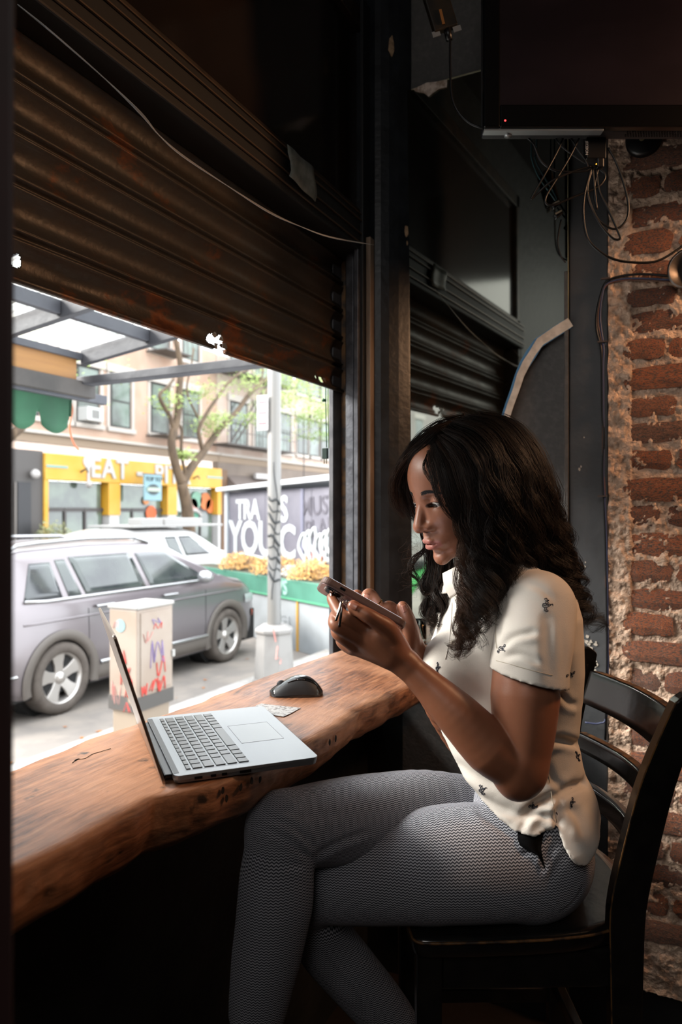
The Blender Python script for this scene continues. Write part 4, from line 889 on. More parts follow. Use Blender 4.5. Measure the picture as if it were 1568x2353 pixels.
# fire escape
fe = thing('fire_escape', 'dark iron fire escape on the pale building behind the tree', 'fire escape')
m_iron = M('iron', '#5d5550', .6)
for lvl in range(3):
    z = ZY + .35 + lvl * 3.1
    for (x0, x1) in ((fx(478), fx(640)), (fx(335), fx(395))):
        MB().box(x0, x1, YB - 1.0, YB - .02, z - .05, z).build('platform', m_iron, fe)
        for zz in (z + .5, z + .95): MB().bar((x0, YB - 1.0, zz), (x1, YB - 1.0, zz), .03, .03).build('rail', m_iron, fe)
        n_ = int((x1 - x0) / .28); mb = MB()
        for k in range(n_ + 1): mb.bar((x0 + (x1 - x0) * k / n_, YB - 1.0, z), (x0 + (x1 - x0) * k / n_, YB - 1.0, z + .95), .018, .018, (0, 1, 0))
        o = mb.build('balusters', m_iron, fe); o['kind'] = 'stuff'
    MB().bar((fx(500), YB - .6, z), (fx(590), YB - .6, z + 3.0), .06, .05).build('stair_stringer', m_iron, fe)
    MB().bar((fx(500), YB - .9, z), (fx(590), YB - .9, z + 3.0), .06, .05).build('stair_stringer', m_iron, fe)
MB().bar((fx(662), YB - .9, ZS + 2.2), (fx(662), YB - .9, ZY + 2), .04, .04, (0, 1, 0)).build('drop_ladder', m_iron, fe)

# ------------------------------------------------------------------ trees
m_bark = M('tree_bark', '#75604a', .85, col2='#5e4c3a', ns=6, stretch=(1, 1, .3), bump=.3, bs=20)
def tree(label, base, limbs, seed, crown, n, m_lf, ls=.11):
    t = thing('street_tree', label, 'tree', loc=base); r = rng(seed); mb = MB()
    for pts, rs in limbs:
        sp = spline(pts, 5); rr = np.interp(np.linspace(0, 1, len(sp)), np.linspace(0, 1, len(rs)), rs); mb.tube(sp, [float(q) for q in rr], 9)
    mb.build('trunk', m_bark, t, smooth=True)
    lf = MB()
    for k in range(n):
        c, rad = crown[r.randrange(len(crown))]
        v = Vector(c) + Vector((r.gauss(0, 1) * rad[0], r.gauss(0, 1) * rad[1], r.gauss(0, 1) * rad[2])) * .6
        u_ = Vector((r.gauss(0, 1), r.gauss(0, 1), r.gauss(0, .6))).normalized(); w_ = u_.orthogonal().normalized(); l = ls * r.uniform(.6, 1.3)
        lf.add([v, v + u_ * l * .5 + w_ * l * .3, v + u_ * l, v + u_ * l * .5 - w_ * l * .3], [(0, 1, 2, 3)])
    o = lf.build('leaves', m_lf, t, fix=False); o['kind'] = 'stuff'; return t
YT = 14.7
def tp_(px, py, Y=YT, dy=0.): u = (px - CX) / FPX; Y += dy; d_ = Y / (VY + RY * u); p = P(px, py, d_); return p
B0 = tp_(440, 1178); B0.z = ZS
def tl(*a): return [tuple(tp_(px, py) - B0) for px, py in a]
base_pts = [(0, 0, 0)] + tl((432, 1180), (418, 1110))
m_lf = M('spring_leaves', '#8fae4e', .6, col2='#b3c76c', ns=2)
limbs = [(base_pts, (.24, .20, .17)),
    (tl((418, 1112), (402, 1060), (395, 1010), (408, 960), (412, 900), (415, 840), (400, 760), (380, 640)), (.15, .13, .12, .09, .06)),
    (tl((405, 1010), (392, 960), (372, 925), (368, 905), (385, 890), (400, 870)), (.08, .06, .04)),
    (tl((418, 1112), (436, 1080), (455, 1055), (470, 1035), (495, 1000), (520, 970), (545, 945), (570, 910), (600, 880), (640, 850), (700, 800)), (.16, .13, .10, .08, .05)),
    (tl((468, 1040), (460, 1010), (458, 985), (475, 950), (495, 920), (520, 885), (552, 858), (600, 835), (640, 800)), (.08, .065, .05, .03)),
    (tl((428, 1095), (420, 1060), (417, 1030), (418, 990), (410, 970)), (.06, .05, .04)),
    (tl((575, 905), (598, 880), (605, 840), (600, 790)), (.05, .04, .03)),
    (tl((455, 960), (430, 900), (440, 840), (445, 800)), (.04, .03, .03)) ]
cr_ = [(tuple(tp_(px, py) - B0), rd) for px, py, rd in ((690, 880, (.8, 1.2, .5)), (740, 930, (.8, 1.2, .5)), (660, 850, (1, 1.2, .5)), (720, 960, (.7, 1, .4)), (640, 920, (.5, .9, .35)), (555, 880, (.35, .8, .3)), (470, 900, (.15, .8, .3)), (480, 980, (.12, .6, .3)), (385, 920, (.2, .6, .3)), (500, 960, (.2, .5, .2)), (420, 1045, (.2, .3, .15)), (760, 850, (1, 1.5, .8)), (600, 700, (2, 2, .8)), (450, 640, (2, 2, .8)), (730, 1000, (.5, .9, .2)), (575, 960, (.2, .6, .25)))]
tree('forked street tree with fresh green leaves across the street', B0, limbs, 3, cr_[:5] * 3 + cr_[5:11] + cr_[11:12] * 2 + cr_[12:], 7500, m_lf)
B1 = tp_(-60, 1178, 15.5); B1.z = ZS
def tl1(*a): return [tuple(tp_(px, py, 15.5) - B1) for px, py in a]
tree('second street tree at the far left, mostly hidden', B1, [([(0, 0, 0)] + tl1((-55, 1100), (-40, 1050), (10, 1010), (45, 985), (70, 960)), (.2, .16, .14, .12, .10)), (tl1((-40, 1050), (-60, 980), (-80, 850)), (.12, .08, .05))], 5, [(tuple(tp_(-60, 800, 15.5) - B1), (2, 2, 1)), (tuple(tp_(60, 800, 15.5) - B1), (2, 2, .7))], 900, m_lf)
# bush in front of the yellow shop
shrub('potted_bush', 'leafy bush in front of the left window of the yellow shop', (fx(123, 17.4), 17.4, ZS + .9), .55, M('bush_leaves', '#7d8a50', .6, col2='#b3ad80', ns=9), 700, .10, None, 61, 'bush', 1.2)
MB().lathe([(.0, 0), (.25, 0), (.33, .9), (.28, .9), (0, .85)], n=20).build('pot', M('clay_pot', '#8a6a52', .8), [o for o in bpy.data.objects if o.name.startswith('potted_bush')][0], smooth=False).location = (0, 0, -.9)

# ------------------------------------------------------------------ plug dangling outside the window on a green cord
pc = thing('dangling_plug', 'dark green plug hanging on a green light cord outside the window', 'plug')
m_gc = M('green_cord', '#2f6a45', .5); m_dg = M('dark_green_plastic', '#1d3a30', .4)
q0 = P(749, 800, 2.28); q1 = P(749, 922, 2.28); q2 = P(751, 1028, 2.28)
MB().tube(spline([q0, q1, q2], 6), .0020, 6).build('cord', m_gc, pc, smooth=True)
MB().tube([P(755, 800, 2.28), P(754, 920, 2.28), P(756, 1030, 2.28)], .0018, 6).build('cord', M('light_green_cord', '#8fbf6a', .5), pc, smooth=True)
k_ = MB().tube([P(741, 922, 2.28), P(744, 919, 2.28), P(750, 921, 2.28)], [.004, .006, .004], 8).build('knot', m_gc, pc, smooth=True)
b_ = P(748, 1041, 2.28); MB().box(b_.x - .006, b_.x + .007, b_.y - .009, b_.y + .009, b_.z - .019, b_.z + .016).build('plug_body', m_dg, pc, bevel=.002)
for q in (-.004, .004): MB().box(b_.x - .001, b_.x + .001, b_.y + q - .0015, b_.y + q + .0015, b_.z - .034, b_.z - .018).build('prong', M('brass', '#8a7a50', .3, .8), pc)

# ------------------------------------------------------------------ green motor scooter seen in the mirror
ms = thing('motor_scooter', 'bright green scooter out on the street, seen in the mirror', 'scooter', loc=(-8.0, 5.7, ZR), rz=radians(20))
m_gn = M('bright_green_plastic', '#43c25a', .35)
for x in (-.62, .62):
    MB().lathe([(.17, -.05), (.27, -.05), (.29, 0), (.27, .05), (.17, .05)], (x, 0, .29), 24, 'y').build('wheel', M('tyre_rubber', '#3c3632', .85), ms, smooth=True)
    MB().lathe([(0, -.03), (.17, -.03), (.17, .03), (0, .03)], (x, 0, .29), 16, 'y').build('rim', M('alloy', '#e6e0da', .3, .7), ms)
MB().tube(spline([(-.75, 0, .72), (-.35, 0, .80), (-.10, 0, .55), (.2, 0, .33), (.45, 0, .45), (.58, 0, .95)], 5), [.10, .17, .17, .17, .16, .12, .10, .10, .10, .10, .12, .12, .12, .12, .12, .12, .11, .11, .10, .10, .09, .09, .08, .08, .08, .07], 10).build('body', m_gn, ms, smooth=True)
MB().tube([(-.72, 0, .86), (-.1, 0, .86)], .11, 10).build('seat', M('black_rubber', '#1c1b1b', .8), ms, smooth=True)
MB().tube([(.50, -.33, 1.06), (.58, 0, 1.0), (.50, .33, 1.06)], .02, 8).build('handlebar', M('black_rubber', '#1c1b1b', .8), ms, smooth=True)
MB().tube([(.62, 0, .29), (.56, 0, .95)], .035, 8).build('fork', m_gn, ms, smooth=True)

TONE[0] = 1.
# ================================================================== LAPTOP
m_alu = M('aluminium', '#939597', .40, .6); m_key = M('black_key', '#26261f', .28, spec=.7); m_dkp = M('dark_plastic', '#0e0e10', .35)
HN, HF = Vector((.8504, .7028)), Vector((.8504 + cos(.8484), .7028 + sin(.8484)))  # hinge line: near and far end
hx = (HF - HN).normalized(); LW = .3325; LD = .2313; LH = .013
hy = Vector((hx.y, -hx.x))                            # towards the keyboard's user
lt = thing('laptop', 'open silver aluminium laptop on the edge of the wooden counter', 'laptop', loc=(HN.x, HN.y, ZC + .002), rz=atan2(hx.y, hx.x))
def rrect(w_, d_, rad, n=6):
    o = []
    for cx_, cy_, a in ((w_ - rad, -rad, 0), (rad, -rad, pi / 2), (rad, -d_ + rad, pi), (w_ - rad, -d_ + rad, 3 * pi / 2)):
        for k in range(n + 1): o.append((cx_ + rad * cos(a + pi / 2 * k / n), cy_ + rad * sin(a + pi / 2 * k / n)))
    return o
mb = MB(); pl_ = rrect(LW, LD, .011); n_ = len(pl_)
def wedge(y): return .0045 + (.0085) * (1 + y / LD)   # thin at the front edge
mb.v = [(x * .985 + LW * .0075, y * .985 - .0015, .001 + (LH - .001 - wedge(y)) * 0) for x, y in pl_] + [(x, y, LH - wedge(y) * .55) for x, y in pl_] + [(x, y, LH) for x, y in pl_]
mb.f = [tuple(range(n_))[::-1], tuple(range(2 * n_, 3 * n_))] + [(i + o, (i + 1) % n_ + o, (i + 1) % n_ + n_ + o, i + n_ + o) for o in (0, n_) for i in range(n_)]
base_ = mb.build('base', m_alu, lt, bevel=.0006)
MB().box(.012, LW - .012, -.009, -.001, LH - .001, LH + .0003).build('hinge_slot', m_dkp, lt)
kx0, kx1, ky0, ky1 = .020, LW - .020, -.020, -.122
MB().add([(x, y, LH + .0002) for x, y in ((kx0 - .002, ky0 + .002), (kx1 + .002, ky0 + .002), (kx1 + .002, ky1 - .002), (kx0 - .002, ky1 - .002))], [(3, 2, 1, 0)]).build('keyboard_well', m_alu, lt)
rows = [[1] * 14, [1] * 13 + [1.5], [1.5] + [1] * 12 + [1], [1.8] + [1] * 11 + [1.7], [2.3] + [1] * 10 + [2.2], [1, 1, 1, 1.2, 5.2, 1.2, 1, .9, .9, .9]]
hts = [.55, 1, 1, 1, 1, 1.05]; tot = sum(hts); y = ky0
for ri, (row_, hh) in enumerate(zip(rows, hts)):
    rh = (ky0 - ky1) * hh / tot; x = kx0; sc_ = (kx1 - kx0) / sum(row_)
    for kw in row_:
        w_ = kw * sc_; g = .0016
        MB().box(x + g, x + w_ - g, y - rh + g, y - g, LH + .0003, LH + .0016).build('key', m_key, lt, bevel=.0005)
        x += w_
    y -= rh
tpx0, tpx1, tpy0, tpy1 = LW / 2 - .053, LW / 2 + .053, -.132, -.207
for a, b in (((tpx0, tpy0), (tpx1, tpy0)), ((tpx1, tpy0), (tpx1, tpy1)), ((tpx1, tpy1), (tpx0, tpy1)), ((tpx0, tpy1), (tpx0, tpy0))):
    MB().bar((*a, LH + .0001), (*b, LH + .0001), .0006, .0004).build('trackpad_edge', M('trackpad_gap', '#6f7173', .5), lt)
MB().box(tpx0, tpx1, tpy1, tpy0, LH - .001, LH + .0001).build('trackpad', M('trackpad', '#8f9192', .35, .5), lt)
for k, (yy, ln) in enumerate(((-.03, .012), (-.055, .008), (-.072, .008), (-.10, .018))): MB().box(-.0006, .0004, yy - ln, yy, .0045, .0085).build('port', m_dkp, lt)
MB().box(.02, LW - .02, -.006, .012, .003, LH - .003).build('hinge', m_dkp, lt, bevel=.002)
LT = radians(17.6); lid = MB()
def lp_(x, h, off): return (x, .012 + h * sin(LT) + off * cos(LT), .002 + h * cos(LT) - off * sin(LT))
ol = [(x, -y) for x, y in rrect(LW, .240, .008)]
def slab_(t0, t1, poly, nm, m, par, bev=0):
    mb = MB(); k = len(poly); mb.v = [lp_(x, h, t0) for x, h in poly] + [lp_(x, h, t1) for x, h in poly]
    mb.f = [tuple(range(k)), tuple(range(k, 2 * k))] + [(i, (i + 1) % k, k + (i + 1) % k, k + i) for i in range(k)]
    return mb.build(nm, m, par, bevel=bev)
m_lid = M('lid_aluminium', '#94867c', .3, .8)  # brown tint stands in for the wood reflected in the lid
slab_(0, .0045, ol, 'lid', m_lid, lt, .0012)
slab_(-.0006, 0, [(.004, .006), (LW - .004, .006), (LW - .004, .236), (.004, .236)], 'screen_bezel', m_dkp, lt)
slab_(-.0008, -.0005, [(.014, .022), (LW - .014, .022), (LW - .014, .228), (.014, .228)], 'screen', M('screen_glass', '#181a1c', .06), lt)

# ================================================================== MOUSE
c_ = cpt(681, 1596); mo = thing('computer_mouse', 'glossy black ergonomic computer mouse on the wooden counter', 'mouse', loc=(c_.x, c_.y, ZC + .001), rz=atan2(RY, RX) + radians(4))
def mshape(u, v, sc_=1., top=1.):
    # u along the length (front -x .. back +x), v around the upper half from near side to far side
    x = -.060 + .120 * u; hw_ = .033 * (max(0, 1 - abs(2 * u - 1.02) ** 3.2)) ** .42 * (1 - .10 * sin(pi * u)); ht = .004 + .0385 * (max(0, sin(pi * min(1, (u * .93 + .06)) ** 1.35))) ** .75
    a = pi * v; c, s_ = cos(a), sin(a)
    y = -hw_ * np.sign(c) * abs(c) ** .62 * (1 - .16 * s_); z = ht * (abs(s_) ** .72)
    return (x * sc_, y * sc_, z * sc_)
mb = MB().grid(lambda u, v: mshape(.002 + .996 * u, v), 40, 28)
body = mb.build('shell', M('mouse_black', '#121315', .16, coat=.6), mo, smooth=True)
side = MB().grid(lambda u, v: (lambda p: (p[0], p[1] - .0006, p[2] * 1.0))(mshape(.10 + .78 * u, .02 + .26 * v)), 24, 8).build('rubber_side', M('mouse_rubber', '#222326', .55), mo, smooth=True)
for u0, u1 in ((.34, .50), (.51, .66)): MB().tube([(p[0], p[1] - .0012, p[2]) for p in (mshape(u, .315) for u in np.linspace(u0, u1, 7))], .0016, 6).build('side_button', M('mouse_black', '#121315', .16), mo, smooth=True)
wz = mshape(.22, .5); MB().lathe([(0, -.0035), (.009, -.0035), (.0105, 0), (.009, .0035), (0, .0035)], (wz[0], wz[1], wz[2] - .005), 18, 'y').build('scroll_wheel', M('mouse_rubber', '#222326', .55), mo, smooth=True)
MB().tube([(p[0], p[1], p[2] + .0003) for p in (mshape(u, .5) for u in np.linspace(.03, .17, 6))], .0006, 4).build('button_seam', M('dark_hole', '#100b08', .9), mo)

# ================================================================== TELEVISION (screen faces the viewer)
DT = 1.60
tv = thing('television', 'large black wall television, switched off, with a small red standby light', 'television')
x0 = (1113 - CX) / FPX * DT; z0 = EYE + (CY - 291) / FPX * DT; TW, TH = 1.10, .64
def tvb(a0, a1, b0, b1, zz0, zz1): return MB().hexa([W(a0, b0, zz0), W(a1, b0, zz0), W(a1, b1, zz0), W(a0, b1, zz0), W(a0, b0, zz1), W(a1, b0, zz1), W(a1, b1, zz1), W(a0, b1, zz1)])
m_bez = M('gloss_black_bezel', '#060607', .25, spec=.4)
tvb(x0, x0 + .036, DT, DT + .02, z0, z0 + TH).build('bezel', m_bez, tv, bevel=.003)
tvb(x0 + TW - .036, x0 + TW, DT, DT + .02, z0, z0 + TH).build('bezel', m_bez, tv, bevel=.003)
tvb(x0 + .036, x0 + TW - .036, DT, DT + .02, z0, z0 + .050).build('bezel', m_bez, tv, bevel=.003)
tvb(x0 + .036, x0 + TW - .036, DT, DT + .02, z0 + TH - .04, z0 + TH).build('bezel', m_bez, tv, bevel=.003)
tvb(x0 + .034, x0 + TW - .034, DT + .006, DT + .018, z0 + .048, z0 + TH - .038).build('screen', M('tv_screen', '#120d12', .30, col2='#1a141a', ns=3, stretch=(1, 1, 2)), tv)
tvb(x0 + .004, x0 + TW - .004, DT + .02, DT + .062, z0 + .002, z0 + TH - .01).build('back_shell', M('tv_back', '#26272a', .5, .2), tv, bevel=.006)
tvb(x0 + .002, x0 + .27, DT + .008, DT + .03, z0 - .004, z0 + .001).build('silver_trim', M('tv_trim', '#94989a', .35, .6), tv, bevel=.001)
MB().tube([W(x0 + .047, DT - .0006, z0 + .0135), W(x0 + .047, DT + .004, z0 + .0135)], .0022, 8).build('standby_light', M('red_led', (1, .03, .03, 1), .5, emit=5.), tv)
MB().tube([W(x0 + .06, DT + .03, z0 + .002), W(x0 + .06, DT + .03, z0 - .006)], .009, 14).build('screw_boss', M('tv_trim', '#94989a', .35, .6), tv, smooth=True)
mb = MB()
for i in range(30):
    for j in range(4): a_ = x0 + .33 + i * .006 + (j % 2) * .003; b__ = DT + .026 + j * .006; mb.tube([W(a_, b__, z0 + .003), W(a_, b__, z0 + .0005)], .0018, 6)
o = mb.build('vent_holes', M('dark_hole', '#100b08', .9), tv); o['kind'] = 'stuff'
MB().hexa([W(x0 + .25, DT + .062, z0 + .05), W(x0 + .75, DT + .062, z0 + .05), W(x0 + .75, DT + .10, z0 + .05), W(x0 + .25, DT + .10, z0 + .05), W(x0 + .25, DT + .062, z0 + .45), W(x0 + .75, DT + .062, z0 + .45), W(x0 + .75, DT + .10, z0 + .45), W(x0 + .25, DT + .10, z0 + .45)]).build('mount', m_dkp, tv)
MB().tube([W(x0 + .5, DT + .09, z0 + .3), W(x0 + .5, DT + .22, z0 + .5), W(x0 + .5, DT + .22, 3.28)], .025, 10).build('mount_arm', m_dkp, tv, smooth=True)

# ================================================================== CABLES
m_cab_ = M('black_cable', '#0e0e10', .36, spec=.4)
bd = thing('cable_bundle', 'tangle of black cables and an adapter hanging under the television', 'cables')
D1 = 1.655
def cb_(pts, r_=.0026, m=m_cab_, nm='cable', par=bd): return MB().tube(spline([P(x, y, D1 + .00 + (q[0] if q else 0)) for x, y, *q in pts], 8), r_, 8).build(nm, m, par, smooth=True)
cb_([(1208, 312), (1225, 330), (1240, 365), (1262, 385), (1290, 394), (1340, 394), (1362, 385)])
cb_([(1297, 312), (1280, 350), (1250, 405), (1222, 455, .01), (1235, 445, .01), (1270, 415), (1320, 393), (1360, 382)])
cb_([(1335, 310), (1310, 360), (1280, 410), (1256, 450), (1256, 468), (1275, 470), (1320, 452), (1370, 432), (1388, 415), (1390, 400), (1378, 388), (1365, 384)])
cb_([(1310, 312), (1325, 340), (1345, 368), (1352, 385)])
cb_([(1398, 340), (1415, 370), (1432, 415), (1444, 465), (1442, 500), (1425, 522), (1402, 524), (1372, 500), (1352, 450), (1352, 420), (1362, 388)])
cb_([(1370, 390), (1378, 440), (1398, 480), (1420, 530), (1426, 548), (1410, 548), (1385, 522), (1360, 480), (1350, 440), (1356, 390)])
cb_([(1360, 385), (1345, 440), (1341, 490), (1350, 545), (1375, 575), (1410, 595), (1455, 603), (1510, 600), (1560, 572), (1600, 540)], .0028)
cb_([(1362, 388), (1366, 430), (1372, 482)], .003)
cb_([(1375, 388), (1368, 420), (1366, 450), (1370, 470)], .0022)
cb_([(1274, 310), (1290, 335), (1330, 365), (1365, 385)], .0018)
tvb(.352 * 0 + (1347 - CX) / FPX * D1, (1392 - CX) / FPX * D1, D1 - .006, D1 + .018, EYE + (CY - 366) / FPX * D1, EYE + (CY - 312) / FPX * D1).build('adapter', m_dkp, bd, bevel=.002)
tvb((1370 - CX) / FPX * D1, (1386 - CX) / FPX * D1, D1 - .01, D1 + .01, EYE + (CY - 388) / FPX * D1, EYE + (CY - 366) / FPX * D1).build('connector', m_dkp, bd, bevel=.003)
MB().tube([P(1371, 377, D1 - .012), P(1371, 377, D1 - .009)], .0016, 6).build('amber_light', M('amber_led', (1, .45, .05, 1), .5, emit=2.), bd)
for k, ch in enumerate(('JECEION',)):
    text(ch, .0085, M('grey_print', '#a9a9ab', .5), bd, frame_m(P(1349, 340, D1 - .0085), P(0, -1, 1) * 0 + Vector((0, 0, -1)), Vector((RX, RY, 0))), .0003, 'adapter_print')
# teal pair with an in-line plug (behind, near the mirror)
tl_ = thing('teal_cables', 'pair of thin teal cables with small plugs beside the mirror edge', 'cables')
D2 = 1.95
for dx in (0, 12): MB().tube(spline([P(1226 + dx, -340, D2), P(1224 + dx, 0, D2), P(1222 + dx, 318, D2), P(1223 + dx * .6, 365, D2), P(1238 + dx, 405, D2), P(1262 + dx * .8, 440, D2), P(1278 + dx * .3, 462, D2)], 6), .0022, 6).build('cable', M('teal_cable', '#2c464c', .4), tl_, smooth=True)
for (px, py) in ((1277, 470), (1283, 492)):
    c_ = P(px, py, D2); MB().bar(c_ - Vector((RX, RY, 0)) * .010 - Vector((0, 0, .009)), c_ + Vector((RX, RY, 0)) * .010 + Vector((0, 0, .007)), .016, .014).build('plug', m_dkp, tl_, bevel=.003)
    MB().bar(c_ - Vector((RX, RY, 0)) * .009 - Vector((VX, VY, 0)) * .009 - Vector((0, 0, .003)), c_ + Vector((RX, RY, 0)) * .007 - Vector((VX, VY, 0)) * .009 + Vector((0, 0, .006)), .003, .004).build('plug_label', M('plug_print', '#b7a890', .5), tl_)
MB().tube(spline([P(1290, 505, D2), P(1285, 530, D2), P(1282, 560, D2), P(1290, 590, D2), P(1300, 604, D2)], 6), .0022, 6).build('cable', m_cab_, tl_, smooth=True)
# cable with an adapter hanging from the ceiling down to the TV corner
cc = thing('ceiling_cable', 'black cable running from a ceiling adapter box down to the television corner', 'cable')
D3 = 1.62
MB().tube(spline([P(1035, 92, D3), P(1035, 150, D3), P(1038, 215, D3), P(1052, 255, D3), (P(1080, 283, D3)), P(1115, 296, D3), P(1150, 304, D3 + .03), P(1172, 307, D3 + .03)], 8), .0027, 8).build('cable', m_cab_, cc, smooth=True)
a_, b__ = P(985, -60, D3), P(1025, 70, D3)
MB().bar(a_, b__, .055, .02, up=(VX, VY, 0)).build('adapter_box', M('adapter_black', '#15130f', .4, col2='#241d12', ns=20), cc, bevel=.003)
for q in (-1, 1):
    c_ = P(1025 + q * 24, 66 - q * 6, D3 - .004); MB().bar(c_, c_ + (b__ - a_).normalized() * .012, .018, .002, up=(VX, VY, 0)).build('mounting_ear', M('tv_trim', '#94989a', .35, .6), cc)
MB().bar(P(1012, 22, D3 - .013), P(1020, 55, D3 - .013), .006, .002, up=(VX, VY, 0)).build('label_stripe', M('amber_print', '#7d5426', .5), cc)
MB().tube([P(1027, 62, D3), P(1033, 92, D3)], [.009, .0075], 10).build('connector', m_dkp, cc, smooth=True)
# black disc and metal ring on the brick wall
wd_ = thing('wall_bracket', 'round black bracket plate screwed to the brick under the television', 'bracket')
def bw_(px, py, off=.0): y = bpt(px, BX - off); u = (px - CX) / FPX; d_ = (BX - off) / (VX + RX * u); return Vector((BX - off, y, EYE + (CY - py) / FPX * d_))
c_ = bw_(1480, 318, .02); MB().lathe([(0, -.008), (.040, -.008), (.046, -.002), (.046, .012)], (0, 0, 0), 28, 'x').build('plate', m_dkp, wd_, smooth=True).location = c_
MB().lathe([(0, -.004), (.006, -.003), (.007, 0)], (0, 0, 0), 12, 'x').build('screw', M('brass_screw', '#8d8a6a', .35, .8), wd_).location = bw_(1476, 318, .03)
wl_ = thing('wall_light_rim', 'metal rim of a round fitting at the right edge of the brick wall', 'fitting')
o_ = MB().lathe([(.030, .01), (.050, -.02), (.053, -.022), (.047, -.022), (.027, .01), (0, .01)], (0, 0, 0), 28, 'x').build('rim', M('dull_metal', '#6e6660', .35, .8), wl_, smooth=True); o_.location = bw_(1586, 622, .03)
# cables clipped to the wall
wc = thing('wall_cables', 'thin blue and black cables clipped down the edge of the brick wall', 'cables')
m_bl = M('blue_cable', '#3c425e', .4); m_br = M('brown_cable', '#5e4136', .4)
def wcable(pts, m, rad, off=.012, nm='cable'): MB().tube(spline([bw_(x, y, off + (q[0] if q else 0)) for x, y, *q in pts], 7), rad, 7).build(nm, m, wc, smooth=True)
wcable([(1600, 636), (1540, 634), (1480, 630), (1430, 634), (1398, 645), (1384, 668), (1372, 720), (1372, 760), (1382, 800), (1384, 850), (1385, 950), (1388, 1000), (1386, 1100), (1392, 1250), (1396, 1500), (1392, 1700)], m_cab_, .0032)
wcable([(1600, 645), (1540, 643), (1480, 640), (1430, 641), (1396, 652), (1386, 672), (1380, 730), (1388, 800), (1387, 850), (1388, 1000), (1388, 1100), (1395, 1250), (1398, 1500), (1395, 1640), (1378, 1662), (1345, 1660)], m_bl, .0026)
wcable([(1600, 647), (1540, 647), (1480, 644), (1430, 645), (1394, 656), (1380, 690), (1375, 740), (1383, 790), (1386, 900), (1386, 1060), (1390, 1130), (1393, 1350)], m_br, .0022)
for (px, py) in ((1392, 640), (1385, 785), (1385, 1140)): c_ = bw_(px, py, .018); MB().box(c_.x - .004, c_.x + .004, c_.y - .012, c_.y + .012, c_.z - .002, c_.z + .002).build('clip', M('clip_brown', '#4a3b33', .5), wc)

# ================================================================== CHAIR (tall stool-height ladder-back chair)
m_ch = M('worn_black_lacquer', '#121111', .22, col2='#1a1816', ns=30, coat=.5, bump=.08, bs=40); m_edge = M('worn_wood_edge', '#6b4a28', .5, col2='#2b2018', ns=45, nlo=.45, nhi=.62)
ch = thing('bar_chair', 'black ladder-back wooden bar chair with worn edges, person seated on it', 'chair')
SZ = .77
seat_o = [(.121, 1.206), (.130, 1.196), (.16, 1.193), (.26, 1.197), (.36, 1.205), (.44, 1.222), (.50, 1.255), (.535, 1.30), (.55, 1.36), (.556, 1.43), (.55, 1.50), (.53, 1.56), (.49, 1.61), (.43, 1.635), (.33, 1.645), (.22, 1.65), (.15, 1.64), (.125, 1.62), (.118, 1.56), (.113, 1.43), (.114, 1.28)]
so = [(p.x, p.y) for p in spline([(a, b, 0) for a, b in seat_o + [seat_o[0]]], 4)][:-1]
def ring_(k, sc_, z): cx_, cy_ = .34, 1.43; return [W(cx_ + (a - cx_) * sc_, cy_ + (b - cy_) * sc_, z) for a, b in so]
mb = MB(); n_ = len(so); lv = [(1, .972, SZ - .034), (2, .992, SZ - .030), (3, 1.0, SZ - .018), (4, 1.0, SZ - .006), (5, .985, SZ), (6, .90, SZ - .002), (7, .6, SZ - .008), (8, .2, SZ - .010)]
for k, s_, z in lv: mb.v += [tuple(p) for p in ring_(k, s_, z)]
for q in range(len(lv) - 1): mb.f += [(q * n_ + i, q * n_ + (i + 1) % n_, (q + 1) * n_ + (i + 1) % n_, (q + 1) * n_ + i) for i in range(n_)]
mb.f += [tuple(range(n_))[::-1], tuple(range((len(lv) - 1) * n_, len(lv) * n_))]
st_ = mb.build('seat', m_ch, ch, smooth=True)
eg = MB(); eg.tube([tuple(p + Vector((0, 0, .0))) for p in ring_(0, 1.0015, SZ - .006)][-4:] + [tuple(p) for p in ring_(0, 1.0015, SZ - .006)][:42], .0026, 6); eg.build('worn_edge', m_edge, st_, smooth=True)
def stile(b, nm, lean0):
    # profile in (a, z): board seen from the side, leaning back above the seat
    L_ = [(.488, .0), (.487, .4), (.488, .68), (.490, .80), (.505, .90), (.530, 1.02), (.562, 1.12), (.577, 1.165)]; wdt = [.040, .046, .056, .062, .062, .060, .055, .048]
    pl2 = [(a - w_ * .5 + lean0 * (z > .7) * (z - .7), z) for (a, z), w_ in zip(L_, wdt)]; pr2 = [(a + w_ * .5 + lean0 * (z > .7) * (z - .7), z) for (a, z), w_ in zip(L_, wdt)]
    sp1 = [(p.x, p.y) for p in spline([(a, z, 0) for a, z in pl2], 4)]; sp2 = [(p.x, p.y) for p in spline([(a, z, 0) for a, z in pr2], 4)]
    top = [(sp1[-1][0] + (sp2[-1][0] - sp1[-1][0]) * t, sp1[-1][1] + .016 * sin(pi * t)) for t in (.15, .35, .5, .65, .85)]
    poly = sp1 + top + sp2[::-1]
    mb = MB(); k = len(poly); bb = lambda z, s_: b + s_ * .014 - (.0 if z < .8 else (z - .8) * (.10 if b < 1.4 else -.0))
    mb.v = [tuple(W(a, bb(z, -1), z)) for a, z in poly] + [tuple(W(a, bb(z, 1), z)) for a, z in poly]
    n1 = len(sp1)
    # side faces as strips so that they stay planar
    for s_ in (0, k):
        for i in range(n1 - 1):
            j = k - 1 - i; mb.f.append((i + s_, i + 1 + s_, j - 1 + s_, j + s_))
        mb.f.append(tuple(q + s_ for q in range(n1 - 1, k - n1 + 1)))
    mb.f += [(i, (i + 1) % k, k + (i + 1) % k, k + i) for i in range(k)]
    o = mb.build(nm, m_ch, ch, bevel=.004)
    MB().tube([W(a - .0, bb(z, -1) + .001, z) for a, z in sp1[6:]], .0014, 5).build('worn_edge', m_edge, o)
    return o
stile(1.235, 'stile', .0); stile(1.615, 'stile', -.06)
